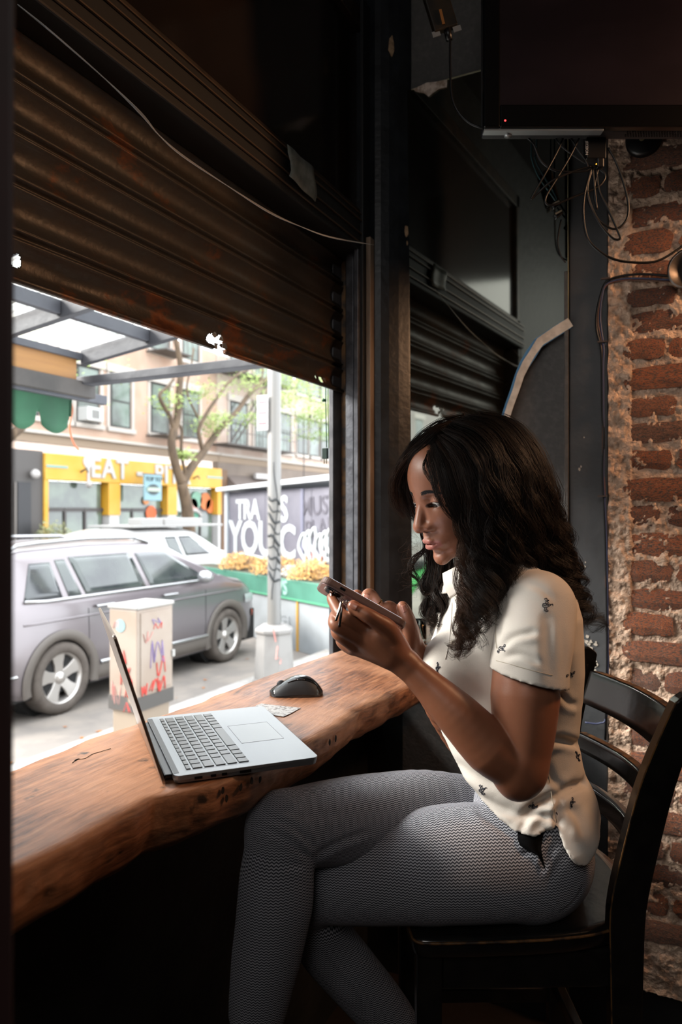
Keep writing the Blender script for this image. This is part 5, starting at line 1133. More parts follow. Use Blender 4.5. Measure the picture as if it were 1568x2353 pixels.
def backrail(z0_, z1_, a_off, bow, th=.020, tilt=.10, wear=1):
    def fn(u, v, s_):
        b = 1.245 - .10 * (max(0, (z0_ + z1_) / 2 - .8)) + (1.600 - 1.245) * u; z = z0_ + (z1_ - z0_) * v; a = a_off + bow * sin(pi * u) + (z - z0_) * tilt * 3 - .022 * u
        return W(a + s_ * th * .5, b, z - .0)
    mb = MB(); nu, nv = 26, 4
    for s_ in (-1, 1): mb.grid(lambda u, v: fn(u, v, s_), nu, nv)
    nn = (nu + 1) * (nv + 1)
    for i in range(nu):
        for j in (0, nv): a = i * (nv + 1) + j; mb.f.append((a, a + nv + 1, a + nv + 1 + nn, a + nn))
    for j in range(nv):
        for i in (0, nu): a = i * (nv + 1) + j; mb.f.append((a, a + 1, a + 1 + nn, a + nn))
    o = mb.build('back_rail', m_ch, ch, smooth=False, bevel=.003)
    for p in o.data.polygons: p.use_smooth = True
    if wear:
        mb = MB().grid(lambda u, v: fn(.04 + .92 * u, 1.0, -1 + 2 * (.15 + .7 * v)) + Vector((0, 0, .0008)), 24, 2); mb.build('worn_edge', m_edge, o, smooth=True)
    return o
backrail(1.065, 1.135, .555, .022); backrail(.965, 1.000, .535, .030, wear=1); backrail(.875, .908, .515, .030, wear=0)
# legs, apron, stretchers and foot rail
for (a, b) in ((.150, 1.235), (.150, 1.610)): MB().hexa([W(a - .018, b - .018, 0), W(a + .018, b - .018, 0), W(a + .018, b + .018, 0), W(a - .018, b + .018, 0), W(a - .022, b - .022, SZ - .03), W(a + .022, b - .022, SZ - .03), W(a + .022, b + .022, SZ - .03), W(a - .022, b + .022, SZ - .03)]).build('leg', m_ch, ch, bevel=.004)
for (p, q, h_, w_, nm) in (((.172, 1.232, .700), (.47, 1.238, .700), .065, .018, 'apron'), ((.172, 1.612, .700), (.47, 1.615, .700), .065, .018, 'apron'), ((.150, 1.255, .700), (.150, 1.59, .700), .065, .018, 'apron'), ((.485, 1.255, .700), (.485, 1.60, .700), .065, .018, 'apron'),
        ((.165, 1.235, .40), (.470, 1.235, .40), .032, .020, 'stretcher'), ((.165, 1.612, .40), (.470, 1.615, .40), .032, .020, 'stretcher'), ((.150, 1.25, .30), (.150, 1.60, .30), .035, .022, 'foot_rail'), ((.485, 1.25, .42), (.485, 1.60, .42), .032, .020, 'stretcher')):
    MB().bar(W(*p), W(*q), w_, h_).build(nm, m_ch, ch, bevel=.003)
def bent(u, v): a = .16 + .32 * u; return W(a, 1.222 - .012 * sin(pi * u), .645 - .03 * v + .02 * (2 * u - 1) ** 2)
# ================================================================== THE PERSON: implicit surfaces meshed with surface nets
class Vol:
    def __init__(s, lo, hi, h, to_local=None):
        s.lo = np.array(lo, float); s.h = h; s.n = np.ceil((np.array(hi) - s.lo) / h).astype(int) + 1
        s.g = np.full(s.n, .05, np.float32)
    def _sub(s, lo, hi):
        a = np.maximum(0, np.floor((np.array(lo) - s.lo) / s.h).astype(int)); b = np.minimum(s.n, np.ceil((np.array(hi) - s.lo) / s.h).astype(int) + 1)
        if (b <= a).any(): return None, None
        ax = [(s.lo[i] + np.arange(a[i], b[i]) * s.h).astype(np.float32) for i in range(3)]
        return (slice(a[0], b[0]), slice(a[1], b[1]), slice(a[2], b[2])), np.meshgrid(*ax, indexing='ij', sparse=True)
    def _op(s, sl, d, k, sub):
        g = s.g[sl]
        if sub:
            d = -d; hh = np.maximum(k - np.abs(g - d), 0) / k; s.g[sl] = np.maximum(g, d) + hh * hh * k * .25
        else:
            hh = np.maximum(k - np.abs(g - d), 0) / k; s.g[sl] = np.minimum(g, d) - hh * hh * k * .25
    def cap(s, a, b, ra, rb=None, k=.006, sub=False, fl=None):
        rb = ra if rb is None else rb; a = np.array(a, float); b = np.array(b, float); m = max(ra, rb) + k * 1.5 + .012
        sl, X = s._sub(np.minimum(a, b) - m, np.maximum(a, b) + m)
        if sl is None: return s
        ab = b - a; L = float(ab @ ab) + 1e-12; p = [X[i] - a[i] for i in range(3)]
        t = np.clip((p[0] * ab[0] + p[1] * ab[1] + p[2] * ab[2]) / L, 0, 1)
        d = np.sqrt((p[0] - t * ab[0]) ** 2 + (p[1] - t * ab[1]) ** 2 + (p[2] - t * ab[2]) ** 2) - (ra + (rb - ra) * t)
        s._op(sl, d.astype(np.float32), k, sub); return s
    def chain(s, pts, rs, k=.006):
        if len(pts) > 2:                             # resample smoothly so that joints do not bulge
            q = spline([tuple(p) for p in pts], 5); t = np.linspace(0, 1, len(q)); rs = np.interp(t, np.linspace(0, 1, len(pts)), rs); pts = [np.array(tuple(p)) for p in q]
            s.cap(pts[0], pts[1], rs[0], rs[1], k)
            s.cap(pts[-2], pts[-1], rs[-2], rs[-1], k)
            for i in range(1, len(pts) - 2): s.cap(pts[i], pts[i + 1], rs[i], rs[i + 1], .003)
            return s
        for i in range(len(pts) - 1): s.cap(pts[i], pts[i + 1], rs[i], rs[i + 1], k)
        return s
    def ell(s, c, r, k=.006, sub=False, R=None):
        c = np.array(c, float); r = np.array(r, float); m = max(r) + k * 1.5 + .012
        sl, X = s._sub(c - m, c + m)
        if sl is None: return s
        p = [X[i] - c[i] for i in range(3)]
        if R is not None: p = [p[0] * R[i][0] + p[1] * R[i][1] + p[2] * R[i][2] for i in range(3)]
        k0 = np.sqrt((p[0] / r[0]) ** 2 + (p[1] / r[1]) ** 2 + (p[2] / r[2]) ** 2); k1 = np.sqrt((p[0] / r[0] ** 2) ** 2 + (p[1] / r[1] ** 2) ** 2 + (p[2] / r[2] ** 2) ** 2)
        d = k0 * (k0 - 1) / np.maximum(k1, 1e-6); s._op(sl, d.astype(np.float32), k, sub); return s
    def fn(s, f, k=.01, sub=False):
        sl, X = s._sub(s.lo, s.lo + s.n * s.h); s._op(sl, f(*X).astype(np.float32), k, sub); return s
    def mesh(s):
        g = s.g; ins = g < 0
        c = ins[:-1, :-1, :-1].astype(np.int8)
        for d in [(1, 0, 0), (0, 1, 0), (0, 0, 1), (1, 1, 0), (1, 0, 1), (0, 1, 1), (1, 1, 1)]:
            c = c + ins[d[0]:ins.shape[0] - 1 + d[0], d[1]:ins.shape[1] - 1 + d[1], d[2]:ins.shape[2] - 1 + d[2]]
        act = (c > 0) & (c < 8); I = np.argwhere(act); idx = np.full(act.shape, -1, np.int32); idx[act] = np.arange(len(I))
        acc = np.zeros((len(I), 3)); cnt = np.zeros(len(I))
        cor = [(a, b, e) for a in (0, 1) for b in (0, 1) for e in (0, 1)]
        val = {q: g[I[:, 0] + q[0], I[:, 1] + q[1], I[:, 2] + q[2]] for q in cor}
        for q in cor:
            for ax in range(3):
                if q[ax] == 0:
                    w_ = list(q); w_[ax] = 1; v0, v1 = val[q], val[tuple(w_)]; x = (v0 < 0) != (v1 < 0)
                    t = np.where(x, v0 / np.where(v0 - v1 == 0, 1, v0 - v1), 0); p = np.tile(np.array(q, float), (len(I), 1)); p[:, ax] += t
                    acc[x] += p[x]; cnt[x] += 1
        V = (I + acc / np.maximum(cnt, 1)[:, None]) * s.h + s.lo
        F = []
        for ax in range(3):
            sh = [slice(None)] * 3; sh2 = [slice(None)] * 3; sh[ax] = slice(0, -1); sh2[ax] = slice(1, None)
            a, b = ins[tuple(sh)], ins[tuple(sh2)]; E = np.argwhere(a != b); o1, o2 = [(1, 2), (2, 0), (0, 1)][ax]
            ok = (E[:, o1] > 0) & (E[:, o2] > 0) & (E[:, o1] < g.shape[o1] - 1) & (E[:, o2] < g.shape[o2] - 1); E = E[ok]
            def at(d1, d2): q = E.copy(); q[:, o1] -= d1; q[:, o2] -= d2; return idx[q[:, 0], q[:, 1], q[:, 2]]
            q = np.stack([at(1, 1), at(0, 1), at(0, 0), at(1, 0)], 1); flip = b[E[:, 0], E[:, 1], E[:, 2]]
            q[flip] = q[flip][:, ::-1]; F.append(q)
        F = np.concatenate(F); return V, F[(F >= 0).all(1)]
def np_mesh(name, V, F, m, parent, smooth=True):
    me = bpy.data.meshes.new(name); me.vertices.add(len(V)); me.vertices.foreach_set('co', np.asarray(V, np.float32).ravel())
    k = F.shape[1]; me.loops.add(len(F) * k); me.loops.foreach_set('vertex_index', F.astype(np.int32).ravel())
    me.polygons.add(len(F)); me.polygons.foreach_set('loop_start', np.arange(0, len(F) * k, k, dtype=np.int32)); me.polygons.foreach_set('loop_total', np.full(len(F), k, np.int32))
    me.polygons.foreach_set('use_smooth', np.ones(len(F), bool)); me.update(calc_edges=True); me.validate(); 
    if m: me.materials.append(m)
    return link(name, me, parent)
def relax(V, F, it=3, lam=.5):
    E = np.concatenate([F[:, [0, 1]], F[:, [1, 2]], F[:, [2, 3]], F[:, [3, 0]]]); i = np.r_[E[:, 0], E[:, 1]]; j = np.r_[E[:, 1], E[:, 0]]
    n_ = np.maximum(np.bincount(i, minlength=len(V)), 1)[:, None]; V = V.copy()
    for q in range(it):
        for s_ in (lam, -lam * 1.04):
            av_ = np.stack([np.bincount(i, weights=V[j, k], minlength=len(V)) for k in range(3)], 1) / n_; V += (av_ - V) * s_
    return V
# All figure coordinates live in a frame (a = image-right, b = away, z = up) and are turned into the room at the end.
BM = np.array([[RX, VX, 0], [RY, VY, 0], [0, 0, 1]])
def A(px, py, d): return np.array([(px - CX) / FPX * d, d, EYE + (CY - py) / FPX * d])
def toW(V): return np.asarray(V) @ BM.T
person = thing('person', 'woman in a white polo shirt and patterned trousers, seated sideways looking at a phone', 'person', loc=tuple(W(.33, 1.36, 0)))
PL = np.array(person.location)
def pobj(name, V, F, m, parent=None): return np_mesh(name, toW(V) - PL, F, m, parent or person)

# ---- skin material
def skin_mat():
    m = bpy.data.materials.new('brown_skin'); m.use_nodes = True; n = m.node_tree; b = n.nodes['Principled BSDF']; L = n.links
    b.inputs['Roughness'].default_value = .42; b.inputs['Specular IOR Level'].default_value = .45
    b.inputs['Subsurface Weight'].default_value = .12; b.inputs['Subsurface Radius'].default_value = (.012, .004, .002); b.inputs['Subsurface Scale'].default_value = .6
    at = n.nodes.new('ShaderNodeAttribute'); at.attribute_name = 'lips'
    tc = n.nodes.new('ShaderNodeTexCoord'); t = n.nodes.new('ShaderNodeTexNoise'); t.inputs['Scale'].default_value = 26; t.inputs['Detail'].default_value = 5; L.new(tc.outputs['Object'], t.inputs[0])
    m0 = n.nodes.new('ShaderNodeMix'); m0.data_type = 'RGBA'; L.new(t.outputs[0], m0.inputs['Factor']); m0.inputs['A'].default_value = lin('#825039'); m0.inputs['B'].default_value = lin('#966249')
    m1 = n.nodes.new('ShaderNodeMix'); m1.data_type = 'RGBA'; L.new(at.outputs['Color'], n.nodes.new('ShaderNodeSeparateColor').inputs[0])
    sp = n.nodes['Separate Color']; L.new(sp.outputs['Red'], m1.inputs['Factor']); L.new(m0.outputs['Result'], m1.inputs['A']); m1.inputs['B'].default_value = lin('#96584c')
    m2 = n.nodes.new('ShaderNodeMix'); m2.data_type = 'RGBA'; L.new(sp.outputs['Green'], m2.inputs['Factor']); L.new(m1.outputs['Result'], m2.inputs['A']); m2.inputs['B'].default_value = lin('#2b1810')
    L.new(m2.outputs['Result'], b.inputs['Base Color'])
    t2 = n.nodes.new('ShaderNodeTexNoise'); t2.inputs['Scale'].default_value = 420; t2.inputs['Detail'].default_value = 3; L.new(tc.outputs['Object'], t2.inputs[0])
    bp = n.nodes.new('ShaderNodeBump'); bp.inputs['Strength'].default_value = .12; bp.inputs['Distance'].default_value = .001; L.new(t2.outputs[0], bp.inputs['Height']); L.new(bp.outputs[0], b.inputs['Normal'])
    return m
m_skin = skin_mat()

# ------------------------------------------------------------------ HEAD (local: x forward, y to her left, z up)
DH = 1.30; YW_, PT = radians(27), radians(17)         # turned a little towards the viewer, bowed over the phone
F3 = np.array([-cos(YW_) * cos(PT), -sin(YW_) * cos(PT), -sin(PT)]); L3 = np.array([sin(YW_), -cos(YW_), 0.]); U3 = np.cross(F3, L3)
L3 = L3 * 1.0; HM = np.stack([F3, L3, U3], 1)
if HM[2, 2] < 0: HM[:, 2] *= -1
NAS = np.array([.0865, 0, .004])                      # nasion in head space
HO = A(969, 1151, DH) - HM @ NAS
def h2b(p): return (HM @ np.asarray(p, float).T).T + HO if np.ndim(p) == 1 else np.asarray(p) @ HM.T + HO
def b2h(p): return (np.asarray(p) - HO) @ HM
hv = Vol((-.125, -.095, -.20), (.128, .095, .135), .00135)
hv.ell((-.010, 0, .034), (.094, .073, .080), .02).ell((.028, 0, .030), (.060, .060, .062), .03)
hv.ell((.030, 0, -.030), (.050, .055, .070), .03).ell((.040, 0, -.072), (.040, .038, .034), .02)
for sy in (-1, 1):
    hv.ell((.050, sy * .037, -.024), (.021, .020, .022), .022)                   # cheekbone
    hv.cap((-.002, sy * .050, -.055), (.055, sy * .020, -.098), .016, .013, .02) # jaw line
    hv.ell((.060, sy * .022, -.058), (.018, .014, .020), .018)                   # cheek beside the mouth
hv.ell((.0745, 0, -.1070), (.0135, .0170, .0150), .016)                             # chin
hv.ell((.0765, 0, -.070), (.0185, .026, .020), .014)                              # muzzle
hv.cap((.077, -.012, .015), (.077, .012, .015), .009, .009, .012)
for sy in (-1, 1):
    hv.cap((.075, sy * .012, .016), (.060, sy * .043, .013), .0085, .008, .012)  # brow
    hv.ell((.0915, sy * .029, .000), (.0135, .015, .0105), .012, True)           # socket
    hv.ell((.066, sy * .024, -.032), (.017, .014, .016), .022)
hv.chain([(.083, 0, .006), (.092, 0, -.012), (.101, 0, -.030), (.1055, 0, -.040)], [.0075, .0078, .0088, .0092], .014)
hv.ell((.1045, 0, -.0415), (.0100, .0105, .0088), .006)
for sy in (-1, 1): hv.ell((.0930, sy * .0130, -.0435), (.0100, .0078, .0078), .008)
hv.cap((.096, 0, -.048), (.089, 0, -.054), .0042, .004, .005)
for sy in (-1, 1): hv.ell((.0985, sy * .0065, -.0510), (.0060, .0032, .0028), .0025, True)
# eyelids
for sy in (-1, 1): hv.cap((.0815, sy * .0110, -.004), (.0805, sy * .0150, -.036), .0085, .0118, .010)
for sy in (-1, 1):
    hv.ell((.0695, sy * .030, -.002), (.0138, .0150, .0130), .004)
    hv.cap((.0765, sy * .018, .0085), (.0735, sy * .040, .0075), .0040, .0036, .004)
    hv.ell((.0850, sy * .0310, -.0058), (.0120, .0130, .0046), .0012, True)
# lips
LX, LZ = .0030, -.0016
for q in (-1, 1): hv.ell((.0905 + LX, q * .0055, -.0680 + LZ), (.0070, .0092, .0055), .004)
for q in (-1, 1): hv.cap((.0890 + LX, q * .006, -.0702 + LZ), (.0770, q * .0245, -.0740 + LZ), .0052, .0026, .004)
hv.ell((.0880 + LX, 0, -.0808 + LZ), (.0078, .0145, .0064), .004)
for q in (-1, 1): hv.cap((.0862 + LX, q * .008, -.0795 + LZ), (.0765, q * .0235, -.0752 + LZ), .0054, .0022, .004)
hv.ell((.0975 + LX, 0, -.0742 + LZ), (.0100, .0130, .0009), .0016, True)
for sy in (-1, 1): hv.cap((.0930 + LX, sy * .009, -.0743 + LZ), (.0805, sy * .0240, -.0747 + LZ), .0010, .0008, .0018, True)
hv.ell((.0900, 0, -.0940), (.0055, .012, .0035), .010, True)
# ear (near side) and neck
for sy in (-1, 1):
    hv.ell((-.012, sy * .073, -.012), (.016, .007, .028), .004); hv.ell((-.008, sy * .080, -.010), (.009, .004, .017), .003, True)
NB = b2h(A(1140, 1395, 1.40)); NT = np.array([-.030, 0, -.050])
hv.cap(NT, NB, .047, .050, .02)
V, F = hv.mesh(); hV, hF = V, F
lipm = np.zeros((len(V), 4), np.float32); lipm[:, 3] = 1
x, y, z = V.T; ay = np.abs(y)
zc_ = -.0747 - .0016
up = (z > zc_ + .0003) & (z < -.0640 - .0016 - .0022 * np.exp(-(ay / .0035) ** 2) - .34 * np.maximum(0, ay - .006)) & (x > .072) & (ay < .0255)
lo_ = (z <= zc_ + .0003) & (z > -.0880 - .0012 + .42 * np.maximum(0, ay - .007)) & (x > .072) & (ay < .0250)
lipm[up | lo_, 0] = 1
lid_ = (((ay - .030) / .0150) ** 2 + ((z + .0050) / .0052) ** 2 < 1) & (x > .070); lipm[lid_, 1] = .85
nb = (((ay - .0065) / .0048) ** 2 + ((z + .0515) / .0030) ** 2 < 1) & (x > .09); lipm[nb, 1] = .8  # nostril shade put into the skin colour

# ------------------------------------------------------------------ ARMS AND HANDS
av = Vol(A(745, 1340, 1.25) * [1.06, 0, 1] + [-.0, 1.05, -.36], (.49, 1.58, 1.42), .0021)
sh_l = A(1225, 1395, 1.215); el = A(1196, 1765, 1.150); wr = A(932, 1524, 1.165)
av.chain([sh_l, A(1210, 1500, 1.185), A(1207, 1600, 1.168), A(1203, 1690, 1.158), el], [.048, .0500, .0545, .0480, .0400], .012)
av.ell(A(1188, 1795, 1.150), (.030, .028, .030), .02)
av.chain([el, A(1125, 1716, 1.148), A(1050, 1640, 1.15), A(985, 1576, 1.158), wr], [.0400, .0425, .0350, .0258, .0198], .015)
av.cap(sh_l + [0, .02, -.01], A(1150, 1420, 1.49), .046, .046, .02).cap(A(1172, 1400, 1.37), A(1168, 1620, 1.37), .085, .080, .02)      # chest inside the shirt
# left hand: back of the hand faces the viewer; fingers wrap behind the phone, thumb along its near edge
av.chain([wr, A(905, 1498, 1.163), A(868, 1462, 1.162)], [.0198, .0225, .0235], .012)
av.ell(A(872, 1474, 1.168), (.036, .016, .026), .012, R=[[.78, 0, -.62], [0, 1, 0], [.62, 0, .78]])
av.cap(wr, A(812, 1489, 1.175), .0180, .0115, .012); av.cap(A(905, 1500, 1.165), A(838, 1447, 1.160), .019, .0125, .012)
av.cap(A(895, 1500, 1.165), A(824, 1469, 1.163), .019, .0120, .012)
def finger(pts, rs, k=.004): av.chain(pts, rs, k)
finger([A(838, 1447, 1.158), A(803, 1424, 1.150), A(784, 1412, 1.153), A(770, 1390, 1.172), A(761, 1373, 1.185)], [.0112, .0098, .0092, .0083, .0072])
finger([A(824, 1468, 1.160), A(784, 1445, 1.150), A(769, 1432, 1.153), A(772, 1412, 1.176), A(786, 1398, 1.192)], [.0112, .0098, .0093, .0083, .0072])
finger([A(814, 1482, 1.168), A(785, 1463, 1.160), A(774, 1450, 1.166), A(780, 1430, 1.190), A(795, 1412, 1.205)], [.0108, .0094, .0088, .0080, .0070])
finger([A(810, 1491, 1.178), A(793, 1482, 1.180), A(784, 1470, 1.186), A(790, 1452, 1.205), A(803, 1438, 1.216)], [.0100, .0086, .0080, .0072, .0064])
finger([A(912, 1487, 1.165), A(893, 1447, 1.148), A(866, 1427, 1.140), A(842, 1412, 1.137), A(817, 1398, 1.142)], [.0190, .0145, .0118, .0106, .0092], .008)
av.ell(A(812, 1393, 1.141), (.0095, .0075, .0100), .004)
# right arm and hand behind the phone
wr2 = A(962, 1540, 1.30)
av.chain([A(1150, 1420, 1.50), A(1120, 1600, 1.50), A(1085, 1700, 1.46), A(1030, 1640, 1.38), wr2], [.056, .050, .042, .036, .022], .015)
av.chain([wr2, A(948, 1488, 1.292), A(925, 1446, 1.285)], [.0215, .022, .021], .01)
av.ell(A(925, 1450, 1.290), (.030, .016, .028), .01)
finger([A(946, 1478, 1.275), A(943, 1440, 1.262), A(934, 1412, 1.258), A(925, 1393, 1.258)], [.0160, .0125, .0110, .0090], .006)   # thumb
finger([A(925, 1440, 1.275), A(900, 1412, 1.262), A(873, 1396, 1.255), A(857, 1371, 1.250), A(846, 1366, 1.245), A(840, 1377, 1.240)], [.0120, .0104, .0096, .0093, .0090, .0076])
finger([A(922, 1436, 1.292), A(906, 1404, 1.272), A(892, 1396, 1.258), A(887, 1412, 1.250)], [.0118, .0108, .0106, .0088])
finger([A(915, 1436, 1.305), A(878, 1404, 1.300), A(842, 1388, 1.292), A(822, 1367, 1.285), A(816, 1374, 1.280)], [.0112, .0098, .0090, .0086, .0074])
finger([A(915, 1446, 1.318), A(880, 1424, 1.318), A(862, 1412, 1.310)], [.0105, .0090, .0080])
V2, F2 = av.mesh(); V2 = relax(V2, F2, 5)
V1 = h2b(hV)
Vb = np.concatenate([V1, V2]); Fb = np.concatenate([hF, F2 + len(V1)])
nb_ = A(1140, 1400, 1.385); i1 = np.argsort(np.linalg.norm(V1 - nb_, axis=1))[:2]; i2 = np.argsort(np.linalg.norm(V2 - V1[i1[0]], axis=1))[:2] + len(V1)   # neck joins the chest inside the collar
# keep a consistent winding if the head frame is mirrored
if np.linalg.det(HM) < 0: Fb[:len(hF)] = Fb[:len(hF), ::-1]
Fb = np.concatenate([Fb, [[i1[0], i1[1], i2[1], i2[0]]]])
body_o = pobj('body', Vb, Fb, m_skin); body_o['label'] = 'woman with brown skin, head bowed, both hands round a phone'
ca = body_o.data.color_attributes.new('lips', 'FLOAT_COLOR', 'POINT'); full = np.zeros((len(Vb), 4), np.float32); full[:, 3] = 1; full[:len(V1)] = lipm
ca.data.foreach_set('color', full.ravel())
# finger nails
def nail(c, nrm, dirv, w_, l, m):
    c = np.array(c); n_ = np.array(nrm, float); n_ /= np.linalg.norm(n_); t = np.array(dirv, float); t -= n_ * (t @ n_); t /= np.linalg.norm(t); s_ = np.cross(n_, t)
    mb = MB()
    mb.grid(lambda u, v: tuple(toW(c + t * l * (u - .5) + s_ * w_ * (v - .5) * (1 - .5 * max(0, u - .6)) + n_ * (.0012 * (1 - (2 * v - 1) ** 2) - .0004 * (2 * u - 1) ** 2)) - PL), 6, 6)
    return mb.build('nail', m, person, smooth=True, fix=False, solid=.0005)
m_nail = M('natural_nail', '#9c6450', .3, coat=.3)
nail(A(813, 1392, 1.131), (-.15, -1, .35), (-1, 0, .55), .0115, .0150, m_nail)
nail(A(841, 1372, 1.2325), (-.1, -1, .3), (-.3, 0, -1), .0105, .012, m_nail)
nail(A(931, 1398, 1.2475), (.3, -1, .2), (-.35, 0, 1), .0105, .013, m_nail)
nail(A(888, 1408, 1.2405), (-.1, -1, .3), (.1, 0, -1), .0105, .012, m_nail)
nail(A(759, 1369, 1.179), (-.8, -.6, .3), (-.3, 0, 1), .0095, .012, m_nail)

# ---- eyes, lashes, brows
m_eye = M('eye_white', '#d8cfc6', .12, coat=.6); m_iris = M('dark_iris', '#1d110b', .08, coat=.8)
def hgrid(f, nu, nv): return MB().grid(lambda u, v: tuple(toW(h2b(np.array(f(u, v)))) - PL), nu, nv)
for sy in (-1, 1):
    c = np.array([.0703, sy * .0302, -.003]); R_ = .0126
    e = hgrid(lambda u, v: c + R_ * np.array([cos(pi * (v - .5)) * cos(2 * pi * u), cos(pi * (v - .5)) * sin(2 * pi * u), sin(pi * (v - .5))]), 20, 14).build('eye', m_eye, person, smooth=True)
    g_ = np.array([cos(radians(-22)) * 1.0, .12 * -sy * 0 - .05, sin(radians(-22))]); g_ /= np.linalg.norm(g_); s1 = np.cross(g_, [0, 0, 1]); s1 /= np.linalg.norm(s1); s2 = np.cross(s1, g_)
    hgrid(lambda u, v: c + (R_ + .0003) * (g_ * cos(v * .50) + (s1 * cos(2 * pi * u) + s2 * sin(2 * pi * u)) * sin(v * .50)), 16, 5).build('iris', m_iris, e, smooth=True)
m_lash = M('black_hair_fine', '#0d0908', .5)
def hl(pts, r_, mb): mb.tube([tuple(toW(h2b(np.array(p))) - PL) for p in pts], r_, 4)
mb = MB(); r = rng(17)
for sy in (-1, 1):
    for k in range(24):
        t = k / 23; y0 = sy * (.0185 + .0235 * t); x0 = .0822 - .0075 * (2 * t - .9) ** 2; z0 = -.0040 - .0022 * (2 * t - 1) ** 2
        sp_ = (t - .45) * .010 * sy; ln = .0062 + .002 * t
        hl([(x0, y0, z0), (x0 + ln * .6, y0 + sp_ * .5, z0 - .0012), (x0 + ln, y0 + sp_, z0 + .0006)], [.00030, .00022, .00008], mb)
        if k % 2: hl([(x0 - .001, y0, z0 - .0055), (x0 + .0025, y0 + sp_ * .4, z0 - .0075)], [.0002, .0001], mb)
mb.build('eyelashes', m_lash, person, fix=False)['kind'] = 'stuff'
from mathutils.bvhtree import BVHTree
hbv = BVHTree.FromPolygons([tuple(v) for v in hV], [tuple(int(i) for i in f) for f in hF])
mb = MB()
for sy in (-1, 1):
    for k in range(300):
        t = r.random(); y0 = sy * (.013 + .034 * t); z0 = .0165 + .0050 * sin(pi * min(1, t * .9 + .05)) - .004 * t + r.uniform(-.0036, .0036) * (1 - .6 * t)
        h = hbv.ray_cast(Vector((.13, y0, z0)), Vector((-1, 0, 0)))[0]; h2 = hbv.ray_cast(Vector((.13, y0 + sy * .005, z0 + .0028 * (1 - 1.4 * t))), Vector((-1, 0, 0)))[0]
        if h and h2: hl([(h.x + .0002, h.y, h.z), (h2.x + .0009, h2.y, h2.z)], [.00034, .00012], mb)
mb.build('eyebrows', m_lash, person, fix=False)['kind'] = 'stuff'

# ------------------------------------------------------------------ TROUSERS
m_tr = bpy.data.materials.new('zigzag_knit'); m_tr.use_nodes = True
def zig():
    n = m_tr.node_tree; b = n.nodes['Principled BSDF']; b.inputs['Roughness'].default_value = .85; L = n.links
    def mt(op, a, b_=None, c=None):
        q = n.nodes.new('ShaderNodeMath'); q.operation = op
        for i, vv in enumerate((a, b_, c)):
            if vv is None: continue
            if isinstance(vv, (int, float)): q.inputs[i].default_value = vv
            else: L.new(vv, q.inputs[i])
        return q.outputs[0]
    at = n.nodes.new('ShaderNodeAttribute'); at.attribute_name = 'knit'; sx = n.nodes.new('ShaderNodeSeparateXYZ'); L.new(at.outputs['Vector'], sx.inputs[0])
    tri = mt('PINGPONG', sx.outputs['X'], .0034)
    ph = mt('ADD', sx.outputs['Y'], mt('MULTIPLY', tri, .70)); fr = mt('FRACT', mt('DIVIDE', ph, .0042))
    w_ = mt('ABSOLUTE', mt('SUBTRACT', fr, .5)); mr = n.nodes.new('ShaderNodeMapRange'); mr.interpolation_type = 'SMOOTHSTEP'; L.new(w_, mr.inputs['Value']); mr.inputs['From Min'].default_value = .17; mr.inputs['From Max'].default_value = .33
    mx = n.nodes.new('ShaderNodeMix'); mx.data_type = 'RGBA'; L.new(mr.outputs[0], mx.inputs['Factor']); mx.inputs['A'].default_value = lin('#b4b4bb'); mx.inputs['B'].default_value = lin('#292b34')
    L.new(mx.outputs['Result'], b.inputs['Base Color'])
    bp = n.nodes.new('ShaderNodeBump'); bp.inputs['Strength'].default_value = .25; bp.inputs['Distance'].default_value = .001; L.new(mr.outputs[0], bp.inputs['Height']); L.new(bp.outputs[0], b.inputs['Normal'])
zig()
tv_ = Vol((-.22, 1.02, .50), (.50, 1.62, 1.08), .0042)
lh = A(1222, 1978, 1.30); rh = A(1195, 1930, 1.50)
tv_.ell(lh, (.100, .094, .098), .03); tv_.ell(rh, (.105, .10, .105), .03); tv_.cap(A(1230, 1950, 1.32), A(1215, 1930, 1.48), .100, .100, .03)
tv_.cap(A(1215, 1860, 1.32), A(1205, 1850, 1.45), .10, .10, .03)
tv_.chain([A(1200, 1978, 1.285), A(1080, 1980, 1.27), A(980, 1988, 1.265), A(850, 2012, 1.268), A(745, 2035, 1.275), A(690, 2048, 1.285)], [.096, .097, .094, .078, .061, .055], .02)
tv_.ell(A(680, 2050, 1.285), (.055, .055, .055), .02)
tv_.chain([A(690, 2052, 1.29), A(745, 2160, 1.325), A(800, 2228, 1.345), A(862, 2300, 1.37), A(905, 2350, 1.39)], [.052, .054, .053, .050, .045], .02)
tv_2 = Vol((-.26, 1.02, .50), (.50, 1.62, 1.08), .0042)
tv_2.chain([rh, A(1010, 1880, 1.40), A(870, 1880, 1.32), A(760, 1890, 1.255), A(652, 1903, 1.205)], [.100, .086, .078, .070, .060], .02)
tv_2.ell(A(640, 1895, 1.195), (.046, .050, .046), .02)
tv_2.chain([A(650, 1915, 1.20), A(637, 2010, 1.180), A(632, 2080, 1.172), A(612, 2200, 1.165), A(592, 2320, 1.16)], [.0575, .0600, .0610, .0555, .0465], .02)
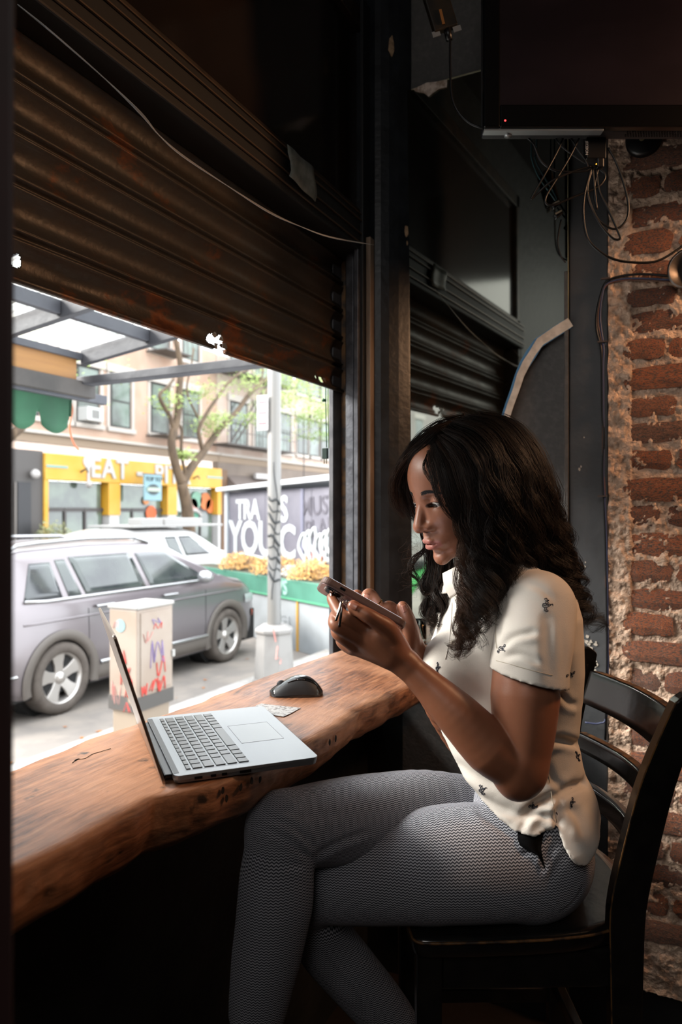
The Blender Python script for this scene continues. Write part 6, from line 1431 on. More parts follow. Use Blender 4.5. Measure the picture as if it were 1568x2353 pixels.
# creases: behind the knee and at the hip
for (p, q, rr) in ((A(722, 1975, 1.14), A(690, 1935, 1.12), .006), (A(715, 1990, 1.13), A(668, 2008, 1.10), .004)): tv_2.cap(p, q, rr, rr * .5, .010, True)
V3, F3_ = tv_.mesh(); V4, F4 = tv_2.mesh(); V3 = relax(V3, F3_, 5); V4 = relax(V4, F4, 5)
def legmap(V, thigh, shin):
    V = np.asarray(V)
    def near(pl):
        best = np.full(len(V), 9.); C_ = np.zeros_like(V)
        for p, q in zip(pl[:-1], pl[1:]):
            p, q = np.array(p), np.array(q); t = np.clip(((V - p) @ (q - p)) / ((q - p) @ (q - p)), 0, 1)[:, None]; c = p + (q - p) * t; d = np.linalg.norm(V - c, axis=1); m = d < best; best[m] = d[m]; C_[m] = c[m]
        return best, C_
    d1, c1 = near(thigh); d2, c2 = near(shin)
    w_ = np.clip((d1 - d2) / .06 * .5 + .5, 0, 1); w_ = w_ * w_ * (3 - 2 * w_)
    v1 = .085 * np.arctan2(V[:, 2] - c1[:, 2], -(V[:, 1] - c1[:, 1])) + c1[:, 2]; u1 = V[:, 0]
    u2 = .055 * np.arctan2(V[:, 0] - c2[:, 0], -(V[:, 1] - c2[:, 1])) + c2[:, 0]; v2 = V[:, 2]
    return np.stack([u1 * (1 - w_) + u2 * w_, v1 * (1 - w_) + v2 * w_, 0 * u1], 1)
K3 = legmap(V3, [A(1300, 1970, 1.30), A(980, 1985, 1.27), A(700, 2046, 1.285)], [A(690, 2052, 1.29), A(905, 2350, 1.39)])
K4 = legmap(V4, [A(1200, 1900, 1.48), A(870, 1880, 1.32), A(650, 1900, 1.205)], [A(645, 1930, 1.20), A(632, 2080, 1.172), A(592, 2320, 1.16)])
def creases(V, F, folds_):
    n_ = np.zeros_like(V); fn_ = np.cross(V[F[:, 1]] - V[F[:, 0]], V[F[:, 2]] - V[F[:, 0]])
    for k in range(4): np.add.at(n_, F[:, k], fn_)
    n_ /= np.linalg.norm(n_, axis=1)[:, None] + 1e-12
    if (n_ * (V - V.mean(0))).sum() < 0: n_ = -n_
    px = CX + V[:, 0] / V[:, 1] * FPX; py = CY - (V[:, 2] - EYE) / V[:, 1] * FPX; D_ = np.zeros(len(V)); front = np.clip(-n_[:, 1] * 2.5 + .3, 0, 1)
    for pl, amp, w_ in folds_:
        q = [(p.x, p.y) for p in spline([(x, y, 0) for x, y in pl], 5)]; best = np.full(len(V), 1e9); sg = np.zeros(len(V)); tt = np.zeros(len(V)); N_ = len(q) - 1
        for i, ((x0, y0), (x1, y1)) in enumerate(zip(q[:-1], q[1:])):
            L2 = (x1 - x0) ** 2 + (y1 - y0) ** 2; t = np.clip(((px - x0) * (x1 - x0) + (py - y0) * (y1 - y0)) / L2, 0, 1); dx, dy = px - x0 - t * (x1 - x0), py - y0 - t * (y1 - y0)
            d = np.hypot(dx, dy); m = d < best; best[m] = d[m]; sg[m] = np.sign((x1 - x0) * dy - (y1 - y0) * dx)[m]; tt[m] = ((i + t) / N_)[m]
        fade = np.clip(np.sin(np.pi * np.clip(tt, .02, .98)) * 1.8, 0, 1); sd_ = best * sg
        D_ += amp * fade * (-np.exp(-(sd_ / w_) ** 2) + .75 * np.exp(-((sd_ - 1.9 * w_) / (w_ * 1.2)) ** 2) + .35 * np.exp(-((sd_ + 1.9 * w_) / (w_ * 1.3)) ** 2))
    return V + n_ * (D_ * front)[:, None]
V4 = creases(V4, F4, [([(592, 1895), (650, 1925), (722, 1978)], .0030, 7), ([(600, 1870), (680, 1905), (735, 1960)], .0022, 7), ([(722, 1972), (770, 1940), (860, 1905)], .0030, 8), ([(575, 1960), (640, 1985), (712, 1990)], .0018, 8), ([(620, 1850), (700, 1875), (800, 1870)], .0012, 9)])
V3 = creases(V3, F3_, [([(1290, 1925), (1262, 1955), (1245, 2000)], .0035, 7), ([(1315, 1950), (1285, 1985), (1262, 2030)], .003, 8), ([(1265, 1915), (1235, 1945), (1195, 1965)], .003, 7), ([(1090, 1850), (1120, 1880), (1180, 1925)], .0022, 8), ([(725, 2000), (780, 1985), (850, 1950)], .0015, 9), ([(1345, 2030), (1320, 2070), (1285, 2100)], .0012, 3)])
tr = pobj('trousers', np.concatenate([V3, V4]), np.concatenate([F3_, F4 + len(V3)]), m_tr); tr['label'] = 'black and white fine zigzag knit trousers'
ka = tr.data.attributes.new('knit', 'FLOAT_VECTOR', 'POINT'); ka.data.foreach_set('vector', np.concatenate([K3, K4]).astype(np.float32).ravel())
# ankles and plain shoes below the frame
an = Vol((-.30, 1.0, .18), (.36, 1.62, .62), .006)
an.chain([A(592, 2320, 1.16), A(580, 2440, 1.158), A(575, 2620, 1.155)], [.036, .030, .030], .01).cap(A(575, 2640, 1.155), A(450, 2700, 1.13), .034, .028, .02)
an.chain([A(905, 2350, 1.39), A(960, 2470, 1.41)], [.038, .030], .01).cap(A(965, 2490, 1.41), A(870, 2560, 1.40), .034, .028, .02)
Va, Fa = an.mesh(); pobj('foot', Va, Fa, M('dark_shoe', '#191514', .5))['label'] = 'dark shoes in the shade'
# black ribbon flap hanging out at the waist
tbv = BVHTree.FromPolygons([tuple(v) for v in V3], [tuple(int(i) for i in f) for f in F3_])
def ontr(px, py, off):
    o = Vector((0, 0, EYE)); d = (Vector(tuple(A(px, py, 1.0))) - o).normalized(); h, n_, i, t = tbv.ray_cast(o, d)
    if h is None: return None
    return tuple(toW(np.array(tuple(h - d * off))) - PL)
rb = [[(1190, 1912), (1220, 1908), (1250, 1912)], [(1190, 1928), (1218, 1930), (1246, 1932)], [(1196, 1944), (1220, 1948), (1244, 1950)], [(1210, 1952), (1230, 1958), (1247, 1968)], [(1236, 1966), (1244, 1974), (1250, 1986)], [(1246, 1984), (1250, 1992), (1253, 1998)]]
mb = MB(); rows_ = [[ontr(x, y, .004 + .003 * (k % 2)) for x, y in rw] for k, rw in enumerate(rb)]
if all(p for rw in rows_ for p in rw):
    for rw in rows_: mb.v += rw
    for i in range(len(rows_) - 1):
        for k in range(2): a = i * 3 + k; mb.f.append((a, a + 1, a + 4, a + 3))
    mb.build('waist_ribbon', M('black_ribbon', '#050506', .9, spec=.1), person, smooth=True, solid=.0012, fix=False)

# ------------------------------------------------------------------ POLO SHIRT
m_sh = M('cream_polo_cotton', '#cac2b9', .75, col2='#d0c9c0', ns=3, bump=.10, bs=500)
sv = Vol((.10, 1.08, .80), (.52, 1.62, 1.44), .0034)
DT_ = 1.365
rowsS = [(1335, 1075, 1285, .115), (1370, 1040, 1312, .145), (1410, 1014, 1322, .160), (1470, 1000, 1326, .160), (1530, 996, 1329, .152), (1600, 1000, 1326, .142), (1680, 1014, 1318, .130), (1740, 1022, 1328, .130), (1800, 1028, 1343, .142), (1870, 1040, 1358, .184), (1950, 1056, 1370, .184), (2010, 1066, 1378, .186)]
rz_ = np.array([EYE + (CY - q[0]) / FPX * DT_ for q in rowsS])[::-1]; ca_ = np.array([((q[1] + q[2]) / 2 - CX) / FPX * DT_ for q in rowsS])[::-1]; ra_ = np.array([(q[2] - q[1]) / 2 / FPX * DT_ for q in rowsS])[::-1]; rb_ = np.array([q[3] for q in rowsS])[::-1]
def torso(X, Y, Z):
    z = Z[0, 0]; c, a_, b_ = np.interp(z, rz_, ca_), np.interp(z, rz_, ra_), np.interp(z, rz_, rb_)
    q = (np.abs((X - c) / a_) ** 2.3 + np.abs((Y - DT_) / b_) ** 2.3) ** (1 / 2.3); d = (q - 1) * np.minimum(a_, b_) * .95
    return np.maximum(d, Z - rz_[-1] - .0)
sv.fn(torso, .02)
sv.ell(A(1150, 1350, 1.36), (.085, .10, .05), .04)
for dd in (1.285, 1.435): sv.ell(A(1042, 1530, dd), (.058, .055, .060), .03)
sv.cap(A(1150, 1335, 1.33), A(1232, 1392, 1.225), .052, .058, .03)         # near shoulder
sv.cap(A(1140, 1345, 1.42), A(1150, 1420, 1.51), .050, .055, .03)
sv.chain([A(1140, 1415, 1.505), A(1125, 1530, 1.51)], [.058, .056], .02)
sv.chain([A(1315, 1850, 1.33), A(1345, 1935, 1.35)], [.04, .03], .03)
# folds raked into the cloth
r = rng(91)
for p, q, rr, k in ((A(1150, 1480, 1.10), A(1215, 1455, 1.09), .006, .014), (A(1145, 1505, 1.10), A(1235, 1505, 1.085), .005, .014), (A(1075, 1680, 1.20), A(1000, 1650, 1.30), .006, .02), (A(1180, 1900, 1.16), A(1280, 1820, 1.185), .006, .02), (A(1290, 1840, 1.19), A(1340, 1800, 1.30), .006, .02), (A(1100, 1850, 1.16), A(1230, 1868, 1.15), .005, .018), (A(1290, 1700, 1.24), A(1335, 1715, 1.32), .005, .014), (A(1255, 1870, 1.17), A(1290, 1900, 1.19), .006, .014), (A(1060, 1620, 1.20), A(1110, 1690, 1.20), .006, .02), (A(1270, 1430, 1.14), A(1262, 1530, 1.11), .004, .02), (A(1300, 1600, 1.27), A(1325, 1640, 1.33), .006, .02)):
    sv.cap(p, q, rr, rr * .6, k, True)
# hems: torso hem follows a curve in a; sleeve hem cut by a plane
ha = np.array([(px - CX) / FPX * 1.20 for px in (1000, 1025, 1060, 1110, 1180, 1230, 1278, 1296, 1325, 1350, 1368, 1390)]); hz = np.array([EYE + (CY - py) / FPX * 1.20 for py in (1770, 1778, 1832, 1880, 1920, 1928, 1908, 1945, 1982, 1990, 1978, 1960)])
def hem(X, Y, Z): zz = np.interp((X * (1.20 / np.clip(Y, 1.1, 1.6))), ha, hz) + (Y - 1.20) * .10; return (zz - Z) * .8
def rmsub(f, k=.003):
    sl, X = sv._sub(sv.lo, sv.lo + sv.n * sv.h); d = f(*X).astype(np.float32); g = sv.g[sl]; hh = np.maximum(k - np.abs(g - d), 0) / k; sv.g[sl] = np.maximum(g, d) + hh * hh * k * .25
rmsub(hem)
# the sleeve is a separate volume, so the hem cut never touches the torso
ss = Vol((.20, 1.06, 1.14), (.45, 1.40, 1.42), .0030)
ss.chain([A(1236, 1396, 1.222), A(1226, 1470, 1.192), A(1217, 1530, 1.176), A(1214, 1600, 1.165)], [.0640, .0640, .0625, .0630], .012)
p0 = A(1214, 1558, 1.165); nrm = np.array([.03, -.02, -1.]); tdir = A(1292, 1577, 1.165) - A(1138, 1540, 1.165); nrm = np.array([tdir[2], 0.12 * -1 * 0, -tdir[0]]); nrm /= np.linalg.norm(nrm)
if nrm[2] > 0: nrm = -nrm
sl, X = ss._sub(ss.lo, ss.lo + ss.n * ss.h); ss.g[sl] = np.maximum(ss.g[sl], ((X[0] - p0[0]) * nrm[0] + (X[1] - p0[1]) * nrm[1] + (X[2] - p0[2]) * nrm[2]).astype(np.float32))
for p, q, rr in ((A(1150, 1478, 1.115), A(1225, 1455, 1.10), .006), (A(1148, 1500, 1.115), A(1230, 1520, 1.09), .0045), (A(1262, 1420, 1.135), A(1258, 1545, 1.095), .004)): ss.cap(p, q, rr, rr * .5, .016, True)
V5, F5 = sv.mesh(); V6, F6 = ss.mesh(); V5 = relax(V5, F5, 1); V6 = relax(V6, F6, 2)
V6 = creases(V6, F6, [([(1146, 1492), (1185, 1462), (1240, 1452)], .0034, 8), ([(1150, 1512), (1200, 1505), (1248, 1528)], .0026, 8), ([(1262, 1425), (1262, 1490), (1268, 1570)], .0016, 12), ([(1168, 1372), (1152, 1420), (1146, 1480)], .002, 8), ([(1290, 1430), (1296, 1500), (1290, 1560)], .001, 9), ([(1205, 1340), (1240, 1350), (1280, 1385)], .0015, 8)])
V5 = creases(V5, F5, [([(1285, 1590), (1308, 1615), (1330, 1620)], .003, 8), ([(1225, 1712), (1285, 1700), (1335, 1708)], .0045, 9), ([(1180, 1892), (1232, 1852), (1290, 1822), (1340, 1788)], .0055, 10), ([(1292, 1828), (1280, 1868), (1288, 1908)], .0045, 8), ([(1192, 1918), (1214, 1882), (1245, 1872), (1286, 1892)], .004, 8), ([(1050, 1790), (1110, 1836), (1200, 1876)], .004, 10), ([(1000, 1612), (1040, 1650), (1075, 1700)], .003, 12), ([(1080, 1640), (1100, 1672), (1122, 1710)], .003, 9), ([(1030, 1742), (1090, 1780), (1150, 1812)], .003, 11), ([(1305, 1850), (1330, 1880), (1345, 1930)], .004, 10), ([(1255, 1745), (1270, 1790), (1300, 1815)], .003, 9), ([(1275, 1440), (1300, 1500), (1312, 1580)], .0025, 10)])
shirt = pobj('polo_shirt', np.concatenate([V5, V6]), np.concatenate([F5, F6 + len(V5)]), m_sh); shirt['label'] = 'cream short-sleeved polo shirt with tiny dark embroidered animals'
# ---- shirt details: collar, placket, buttons, sleeve band, embroidery
sbv = BVHTree.FromPolygons([tuple(v) for v in np.concatenate([V5, V6])], [tuple(int(i) for i in f) for f in np.concatenate([F5, F6 + len(V5)])])
def onshirt(px, py, off=.0):
    o = Vector((0, 0, EYE)); d = (Vector(tuple(A(px, py, 1.0))) - o).normalized(); h, n_, i, t = sbv.ray_cast(o, d)
    if h is None: return None
    if n_.dot(d) > 0: n_ = -n_
    return h + n_ * off, n_
def PB(v): return tuple(toW(np.array(tuple(v))) - PL)
nc = A(1105, 1325, 1.37)                              # collar ring round the neck, open at the front
mb = MB()
def collar(u, v, flare=1.):
    t = radians(195 + 330 * u - 15); fr_c = .5 - .5 * cos(2 * pi * u)
    ra, rb = .062 + .014 * v, .062 + .012 * v; x = nc[0] + ra * cos(t) - .004; y = nc[1] + rb * sin(t)
    z = nc[2] + .030 - .020 * cos(t) * -1 * 1.0 - .030 * v + (.012 * cos(t))
    return PB((x, y, z))
MB().grid(lambda u, v: collar(u, v), 44, 6).build('collar', m_sh, person, smooth=True, fix=False, solid=.0025)
def strip_on(pts, off, rad, nm, m, n=5): 
    q = [onshirt(x, y, off) for x, y in pts]; q = [PB(h[0]) for h in q if h]
    if len(q) > 1: return MB().tube(spline(q, 3), rad, n).build(nm, m, person, smooth=True)
c00, c10, c01, c11 = A(1020, 1318, 1.330), A(1078, 1290, 1.290), A(1037, 1374, 1.318), A(1080, 1345, 1.272)
def leaf(u, v):
    p = (c00 * (1 - u) + c10 * u) * (1 - v) + (c01 * (1 - u) + c11 * u) * v
    return PB(p + np.array([-.004 * sin(pi * v) - .003 * sin(pi * u), -.010 * sin(pi * u) - .006 * sin(pi * v), .0]))
MB().grid(leaf, 12, 10).build('collar_leaf', m_sh, person, smooth=True, fix=False, solid=.0028)
strip_on([(1040, 1385), (1038, 1420), (1035, 1455), (1030, 1490), (1024, 1515)], .0006, .0009, 'placket_edge', m_sh)
strip_on([(1060, 1385), (1056, 1430), (1050, 1475), (1044, 1512)], .0004, .0006, 'placket_edge', m_sh)
m_btn = M('pearl_button', '#c9bfae', .3, coat=.5)
for (px, py) in ((1049, 1415), (1042, 1478)):
    h = onshirt(px, py, .0015)
    if h:
        c = Vector(PB(h[0])); nn = Vector(tuple(toW(np.array(tuple(h[1]))))); MB().tube([c, c + nn * .0018], .0050, 14).build('button', m_btn, person, smooth=False)
m_seam = M('shirt_seam', '#b3a898', .8)
strip_on([(1141, 1518), (1165, 1524), (1200, 1534), (1240, 1545), (1270, 1552)], .0004, .0006, 'stitching', m_seam, 4)
strip_on([(1165, 1345), (1150, 1380), (1142, 1420), (1140, 1460), (1143, 1490)], .0004, .0009, 'armhole_seam', m_seam, 4)
strip_on([(1205, 1318), (1180, 1332), (1162, 1350)], .0004, .0009, 'shoulder_seam', m_seam, 4)
strip_on([(1262, 1545), (1264, 1480), (1268, 1430)], .0004, .0007, 'sleeve_crease', m_seam, 4) if False else None
strip_on([(1250, 1720), (1262, 1790), (1272, 1850), (1280, 1890)], .0004, .0008, 'side_seam', m_seam, 4)
m_emb = M('navy_thread', '#161a2a', .6)
emb = [[(-.4, .9), (-.1, 1.0), (0, .8), (.25, .75), (.05, .65), (-.1, .6), (-.3, .75), (-.4, .9)], [(-.1, .6), (-.2, .3), (.15, .2), (.2, .45), (0, .6)], [(-.5, .2), (-.55, -.1), (-.35, -.35), (0, -.3), (.25, -.2), (.3, .1), (0, .25), (-.3, .2), (-.5, .2)],
    [(-.45, 0), (-.1, -.1), (-.05, .1), (.2, 0)], [(.3, .2), (.5, .25), (.6, .1), (.4, -.05), (.3, 0)], [(.6, .2), (.85, .3), (.95, .1)], [(.6, .1), (.8, -.05)], [(-.15, -.35), (-.2, -.75), (.05, -.85), (0, -.6)], [(.1, -.3), (.15, -.6), (.4, -.75), (.2, -.9), (.05, -.85)]]
for (px, py, rot, sc_, sx_) in ((1256, 1391, -.15, 16, 1.), (1153, 1491, -.9, 13, .8), (1006, 1535, -.1, 13, .5), (1311, 1549, -1.2, 12, .7), (1108, 1815, .2, 12, 1.), (1226, 1853, 1.4, 11, .9), (1315, 1844, -.2, 12, .6), (1328, 1738, .3, 13, .5), (1025, 1722, .1, 11, .3)):
    mb = MB(); ok = False
    for ln in emb:
        q = []
        for (ex, ey) in ln:
            x, y = ex * sx_, ey; X_ = px + (x * cos(rot) - y * sin(rot)) * sc_; Y_ = py - (x * sin(rot) + y * cos(rot)) * sc_
            h = onshirt(X_, Y_, .0004)
            if h and (not q or (Vector(PB(h[0])) - Vector(q[-1])).length < .03): q.append(PB(h[0]))
        if len(q) > 2: mb.tube(spline(q, 3), .00062, 4); ok = True
    if ok: mb.build('embroidered_animal', m_emb, person, fix=False)

# ------------------------------------------------------------------ PHONE (held, so a thing of its own)
e1 = np.array([-.87, 0, .493]); n0 = np.array([.493, 0, .87]); bh = np.array([0, 1., 0]); ph_ = radians(20)
ns_ = n0 * cos(ph_) + bh * sin(ph_); e2 = bh * cos(ph_) - n0 * sin(ph_); pc = A(829, 1391, 1.192)
phn = thing('phone', 'phone in a brown case with a ring strap, held in both hands', 'phone', loc=tuple(toW(pc)))
PP = np.array(phn.location)
def pp(x, y, z): return tuple(toW(pc + e1 * x + e2 * y + ns_ * z) - PP)
def rr2(w_, h_, rad, n=6):
    o = []
    for cx_, cy_, a in ((w_ / 2 - rad, h_ / 2 - rad, 0), (-w_ / 2 + rad, h_ / 2 - rad, pi / 2), (-w_ / 2 + rad, -h_ / 2 + rad, pi), (w_ / 2 - rad, -h_ / 2 + rad, 3 * pi / 2)):
        for k in range(n + 1): o.append((cx_ + rad * cos(a + pi / 2 * k / n), cy_ + rad * sin(a + pi / 2 * k / n)))
    return o
def pslab(w_, h_, rad, z0_, z1_, nm, m, bev=0, cx_=0, cy_=0, par=phn):
    po = rr2(w_, h_, rad); k = len(po); mb = MB(); mb.v = [pp(x + cx_, y + cy_, z0_) for x, y in po] + [pp(x + cx_, y + cy_, z1_) for x, y in po]
    mb.f = [tuple(range(k)), tuple(range(k, 2 * k))] + [(i, (i + 1) % k, k + (i + 1) % k, k + i) for i in range(k)]
    return mb.build(nm, m, par, bevel=bev)
m_case = M('brown_case', '#6a5048', .5, coat=.1)
pslab(.154, .076, .013, -.0062, .0062, 'case', m_case, .0025)
pslab(.148, .070, .010, -.0068, -.0060, 'back_glass', M('pink_back_glass', '#a98f93', .12, .4), 0)
pslab(.146, .069, .010, .0060, .0066, 'screen', M('phone_screen', '#cfd6e2', .08, emit=4.), 0)
pslab(.034, .032, .008, -.0085, -.0066, 'camera_plate', M('camera_plate', '#2a2326', .15, coat=.5), .001, .050, -.016)
for (cx_, cy_) in ((.058, -.022), (.058, -.008), (.043, -.015)):
    MB().tube([pp(cx_, cy_, -.0085), pp(cx_, cy_, -.0100)], .0060, 16).build('camera_lens', M('lens_black', '#08080a', .05), phn)
MB().bar(pp(.036, -.0384, -.001), pp(.046, -.0384, -.001), .0042, .0012, up=(VX, VY, 0)).build('side_switch', m_dkp, phn, bevel=.001)
m_chr = M('silver_ring', '#c9c2bd', .15, 1.)
MB().tube([pp(.012 + .013 * cos(t), -.006 + .013 * sin(t), -.0075) for t in np.linspace(0, 2 * pi, 25)], .0012, 6).build('ring_mount', m_chr, phn, smooth=True)
s0 = A(786, 1380, 1.140)
for (dx, dy, ex, ey) in ((-14, 46, -7, 24), (-6, 60, -2, 30)):
    pts = [A(786, 1382, 1.142), A(786 + ex, 1382 + ey, 1.136), A(786 + dx, 1382 + dy, 1.134)]
    mb = MB(); sp = spline([tuple(p) for p in pts], 5)
    for p in sp: q = np.array(tuple(p)); mb.v += [tuple(toW(q + [-.0022, 0, 0]) - PP), tuple(toW(q + [.0022, 0, .001]) - PP)]
    mb.f = [(2 * i, 2 * i + 1, 2 * i + 3, 2 * i + 2) for i in range(len(sp) - 1)]
    mb.build('metal_strap', m_chr, phn, smooth=True, solid=.0008, fix=False)
mb = MB()
for k in range(6): c = A(787 + k * 3, 1379 + k * 2.4, 1.142); mb.tube([tuple(toW(c + np.array([.0016 * cos(t), 0, .0024 * sin(t)])) - PP) for t in np.linspace(0, 2 * pi, 10)], .0005, 4)
mb.build('chain', m_chr, phn)
# gold ring on the far hand
rc, rd_ = A(866, 1385, 1.2525), (A(873, 1396, 1.255) - A(857, 1371, 1.250)); rd_ /= np.linalg.norm(rd_); ru = np.cross(rd_, [0, 1, 0]); ru /= np.linalg.norm(ru); rv_ = np.cross(rd_, ru)
MB().tube([PB(rc + (ru * cos(t) + rv_ * sin(t)) * .0102) for t in np.linspace(0, 2 * pi, 25)], .0011, 6).build('finger_ring', M('gold', '#c9a468', .2, 1.), person, smooth=True)

# ------------------------------------------------------------------ HAIR
m_hair = bpy.data.materials.new('dark_brown_hair'); m_hair.use_nodes = True
_n = m_hair.node_tree; _b = _n.nodes['Principled BSDF']; _b.inputs['Roughness'].default_value = .46; _b.inputs['Specular IOR Level'].default_value = .26
_at = _n.nodes.new('ShaderNodeAttribute'); _at.attribute_name = 'tone'; _n.links.new(_at.outputs['Color'], _b.inputs['Base Color'])
rs = np.random.RandomState(7)
HVs, HFs, HC = [], [], []
def lock(pts, rad, n, wave=.004, freq=1.0, sr=.00034, clump=22, tone=0., start=.0, M_=30, curl=.0, lens=(.82, 1.05), flat=1.):
    sp = np.array([tuple(p) for p in spline([tuple(A(*p)) for p in pts], 8)]); seg = np.r_[0, np.cumsum(np.linalg.norm(np.diff(sp, axis=0), axis=1))]; L_ = seg[-1]
    rk = np.linspace(0, 1, len(rad)); tt = np.linspace(0, 1, M_)
    done = 0
    while done < n:
        m_ = min(clump, n - done); done += m_
        cph = rs.uniform(0, 6.28); cr_ = np.sqrt(rs.uniform(0, 1)); ca = rs.uniform(0, 6.28); fq = freq * rs.uniform(.8, 1.25); cl_ = rs.uniform(*lens)
        for k in range(m_):
            le = cl_ * rs.uniform(.93, 1.02); t = np.clip(tt * le, 0, 1.0) if le < 1 else tt * 1.0; s_ = t * L_
            P_ = np.stack([np.interp(s_, seg, sp[:, i]) for i in range(3)], 1)
            if le > 1: P_ += (tt * (le - 1) * L_)[:, None] * 0
            T = np.gradient(P_, axis=0); T /= np.linalg.norm(T, axis=1)[:, None] + 1e-9
            U_ = np.cross(T, [0, 1, .05]); U_ /= np.linalg.norm(U_, axis=1)[:, None] + 1e-9; V_ = np.cross(T, U_)
            R_ = np.interp(t, rk, rad); jr = rs.normal(0, .16, 2)
            o1 = (cr_ * cos(ca) + jr[0] * (1.1 - .3 * t)) * R_; o2 = (cr_ * sin(ca) + jr[1] * (1.1 - .3 * t)) * R_ * flat
            amp = wave * np.clip((t - start) / (1 - start + 1e-6), 0, 1) ** 1.2 * 3.4; phs = cph + rs.normal(0, .25) + 2 * pi * fq * s_ / .075
            o1 = o1 + amp * np.sin(phs); o2 = o2 + amp * np.cos(phs) * .8
            fz = rs.normal(0, .0006, (M_, 2)).cumsum(0) * .62
            Q = P_ + U_ * (o1 + fz[:, 0])[:, None] + V_ * (o2 + fz[:, 1])[:, None]
            rr = sr * np.interp(tt, [0, .1, .8, 1], [.8, 1, .9, .25]) * rs.uniform(.8, 1.2)
            emit_strand(Q, rr, tone + rs.uniform(-.25, .25))
def emit_strand(Q, rr, tn):
    M_ = len(Q); T = np.gradient(Q, axis=0); T /= np.linalg.norm(T, axis=1)[:, None] + 1e-9
    U_ = np.cross(T, [0.05, 1, .1]); U_ /= np.linalg.norm(U_, axis=1)[:, None] + 1e-9; V_ = np.cross(T, U_)
    ring = np.stack([Q + (U_ * cos(a) + V_ * sin(a)) * rr[:, None] for a in (0, 2.094, 4.189)], 1).reshape(-1, 3)
    base = sum(len(v) for v in HVs[-1:]) if False else emit_strand.n
    i = np.arange(M_ - 1)[:, None] * 3; f = np.concatenate([np.concatenate([i + k, i + (k + 1) % 3, i + 3 + (k + 1) % 3, i + 3 + k], 1) for k in range(3)]) + base
    HVs.append(ring.astype(np.float32)); HFs.append(f); emit_strand.n += len(ring)
    c = np.clip(tn, -.3, 1.2); c0 = np.array([.0085, .006, .005]); c1 = np.array([.075, .036, .020]); col = c0 + (c1 - c0) * max(0, c)
    HC.append(np.tile(np.r_[col, 1].astype(np.float32), (len(ring), 1)))
emit_strand.n = 0
G = []                                               # (points, radii, strands, wave, freq, tone, start)
G.append(([(992, 1036, 1.275), (1008, 1082, 1.243), (1020, 1130, 1.232), (1040, 1172, 1.226), (1070, 1196, 1.222), (1100, 1194, 1.220), (1112, 1178, 1.222)], (.008, .012, .014, .014, .012, .010, .003), 260, .0008, .5, .12, .3))
G.append(([(1000, 1028, 1.275), (1020, 1080, 1.240), (1036, 1140, 1.228), (1062, 1190, 1.222), (1095, 1212, 1.218), (1125, 1205, 1.218), (1140, 1190, 1.222)], (.010, .016, .017, .016, .014, .010, .004), 300, .001, .5, .05, .3))
G.append(([(1004, 1026, 1.28), (1034, 1080, 1.245), (1056, 1150, 1.235), (1072, 1212, 1.236), (1080, 1272, 1.240), (1080, 1330, 1.235), (1082, 1385, 1.215), (1072, 1430, 1.200), (1074, 1468, 1.195), (1040, 1500, 1.195)], (.010, .016, .016, .017, .018, .018, .016, .012, .009, .003), 560, .005, 1.0, .85, .2))  # browner tone paints this lock beside the cheek as lit
G.append(([(1012, 1012, 1.285), (1050, 1062, 1.240), (1072, 1140, 1.225), (1085, 1215, 1.225), (1094, 1280, 1.228), (1098, 1345, 1.215), (1092, 1400, 1.200), (1100, 1450, 1.19), (1085, 1478, 1.19)], (.012, .022, .024, .024, .023, .021, .017, .010, .003), 560, .006, 1.0, .25, .2))
G.append(([(1025, 998, 1.295), (1078, 1045, 1.240), (1105, 1130, 1.218), (1118, 1215, 1.215), (1128, 1290, 1.215), (1128, 1350, 1.205), (1118, 1400, 1.19), (1126, 1440, 1.185)], (.014, .026, .029, .028, .026, .022, .015, .004), 640, .006, .9, .0, .15))
G.append(([(1045, 982, 1.31), (1105, 1025, 1.250), (1142, 1110, 1.222), (1160, 1200, 1.215), (1165, 1280, 1.22), (1160, 1340, 1.215), (1150, 1385, 1.20)], (.016, .030, .033, .032, .028, .020, .005), 700, .005, .9, -.15, .15))
G.append(([(1068, 970, 1.325), (1130, 1005, 1.275), (1178, 1085, 1.240), (1200, 1180, 1.232), (1212, 1255, 1.25), (1212, 1310, 1.255), (1200, 1352, 1.235)], (.016, .030, .034, .032, .028, .020, .006), 640, .005, .9, -.15, .15))
G.append(([(1090, 963, 1.34), (1160, 1000, 1.30), (1207, 1080, 1.275), (1235, 1170, 1.275), (1254, 1250, 1.29), (1275, 1315, 1.30), (1305, 1375, 1.31), (1345, 1412, 1.31), (1362, 1440, 1.31)], (.016, .028, .034, .036, .034, .030, .022, .014, .004), 640, .006, .9, -.15, .2))
G.append(([(1115, 964, 1.36), (1180, 1003, 1.34), (1222, 1080, 1.33), (1246, 1160, 1.33), (1272, 1235, 1.34), (1296, 1300, 1.345), (1318, 1360, 1.35), (1338, 1400, 1.35), (1366, 1425, 1.35), (1372, 1458, 1.35)], (.014, .024, .030, .034, .034, .030, .024, .018, .010, .003), 620, .007, .9, -.1, .2))
G.append(([(1120, 964, 1.38), (1200, 1040, 1.38), (1235, 1130, 1.38), (1262, 1230, 1.385), (1290, 1320, 1.385), (1320, 1400, 1.38)], (.02, .035, .04, .04, .03, .01), 380, .006, .9, -.15, .2))
G.append(([(1250, 1170, 1.33), (1285, 1215, 1.33), (1298, 1265, 1.34), (1318, 1310, 1.34), (1332, 1365, 1.35), (1328, 1400, 1.35)], (.008, .010, .012, .012, .010, .004), 120, .006, 1.2, .2, .1))
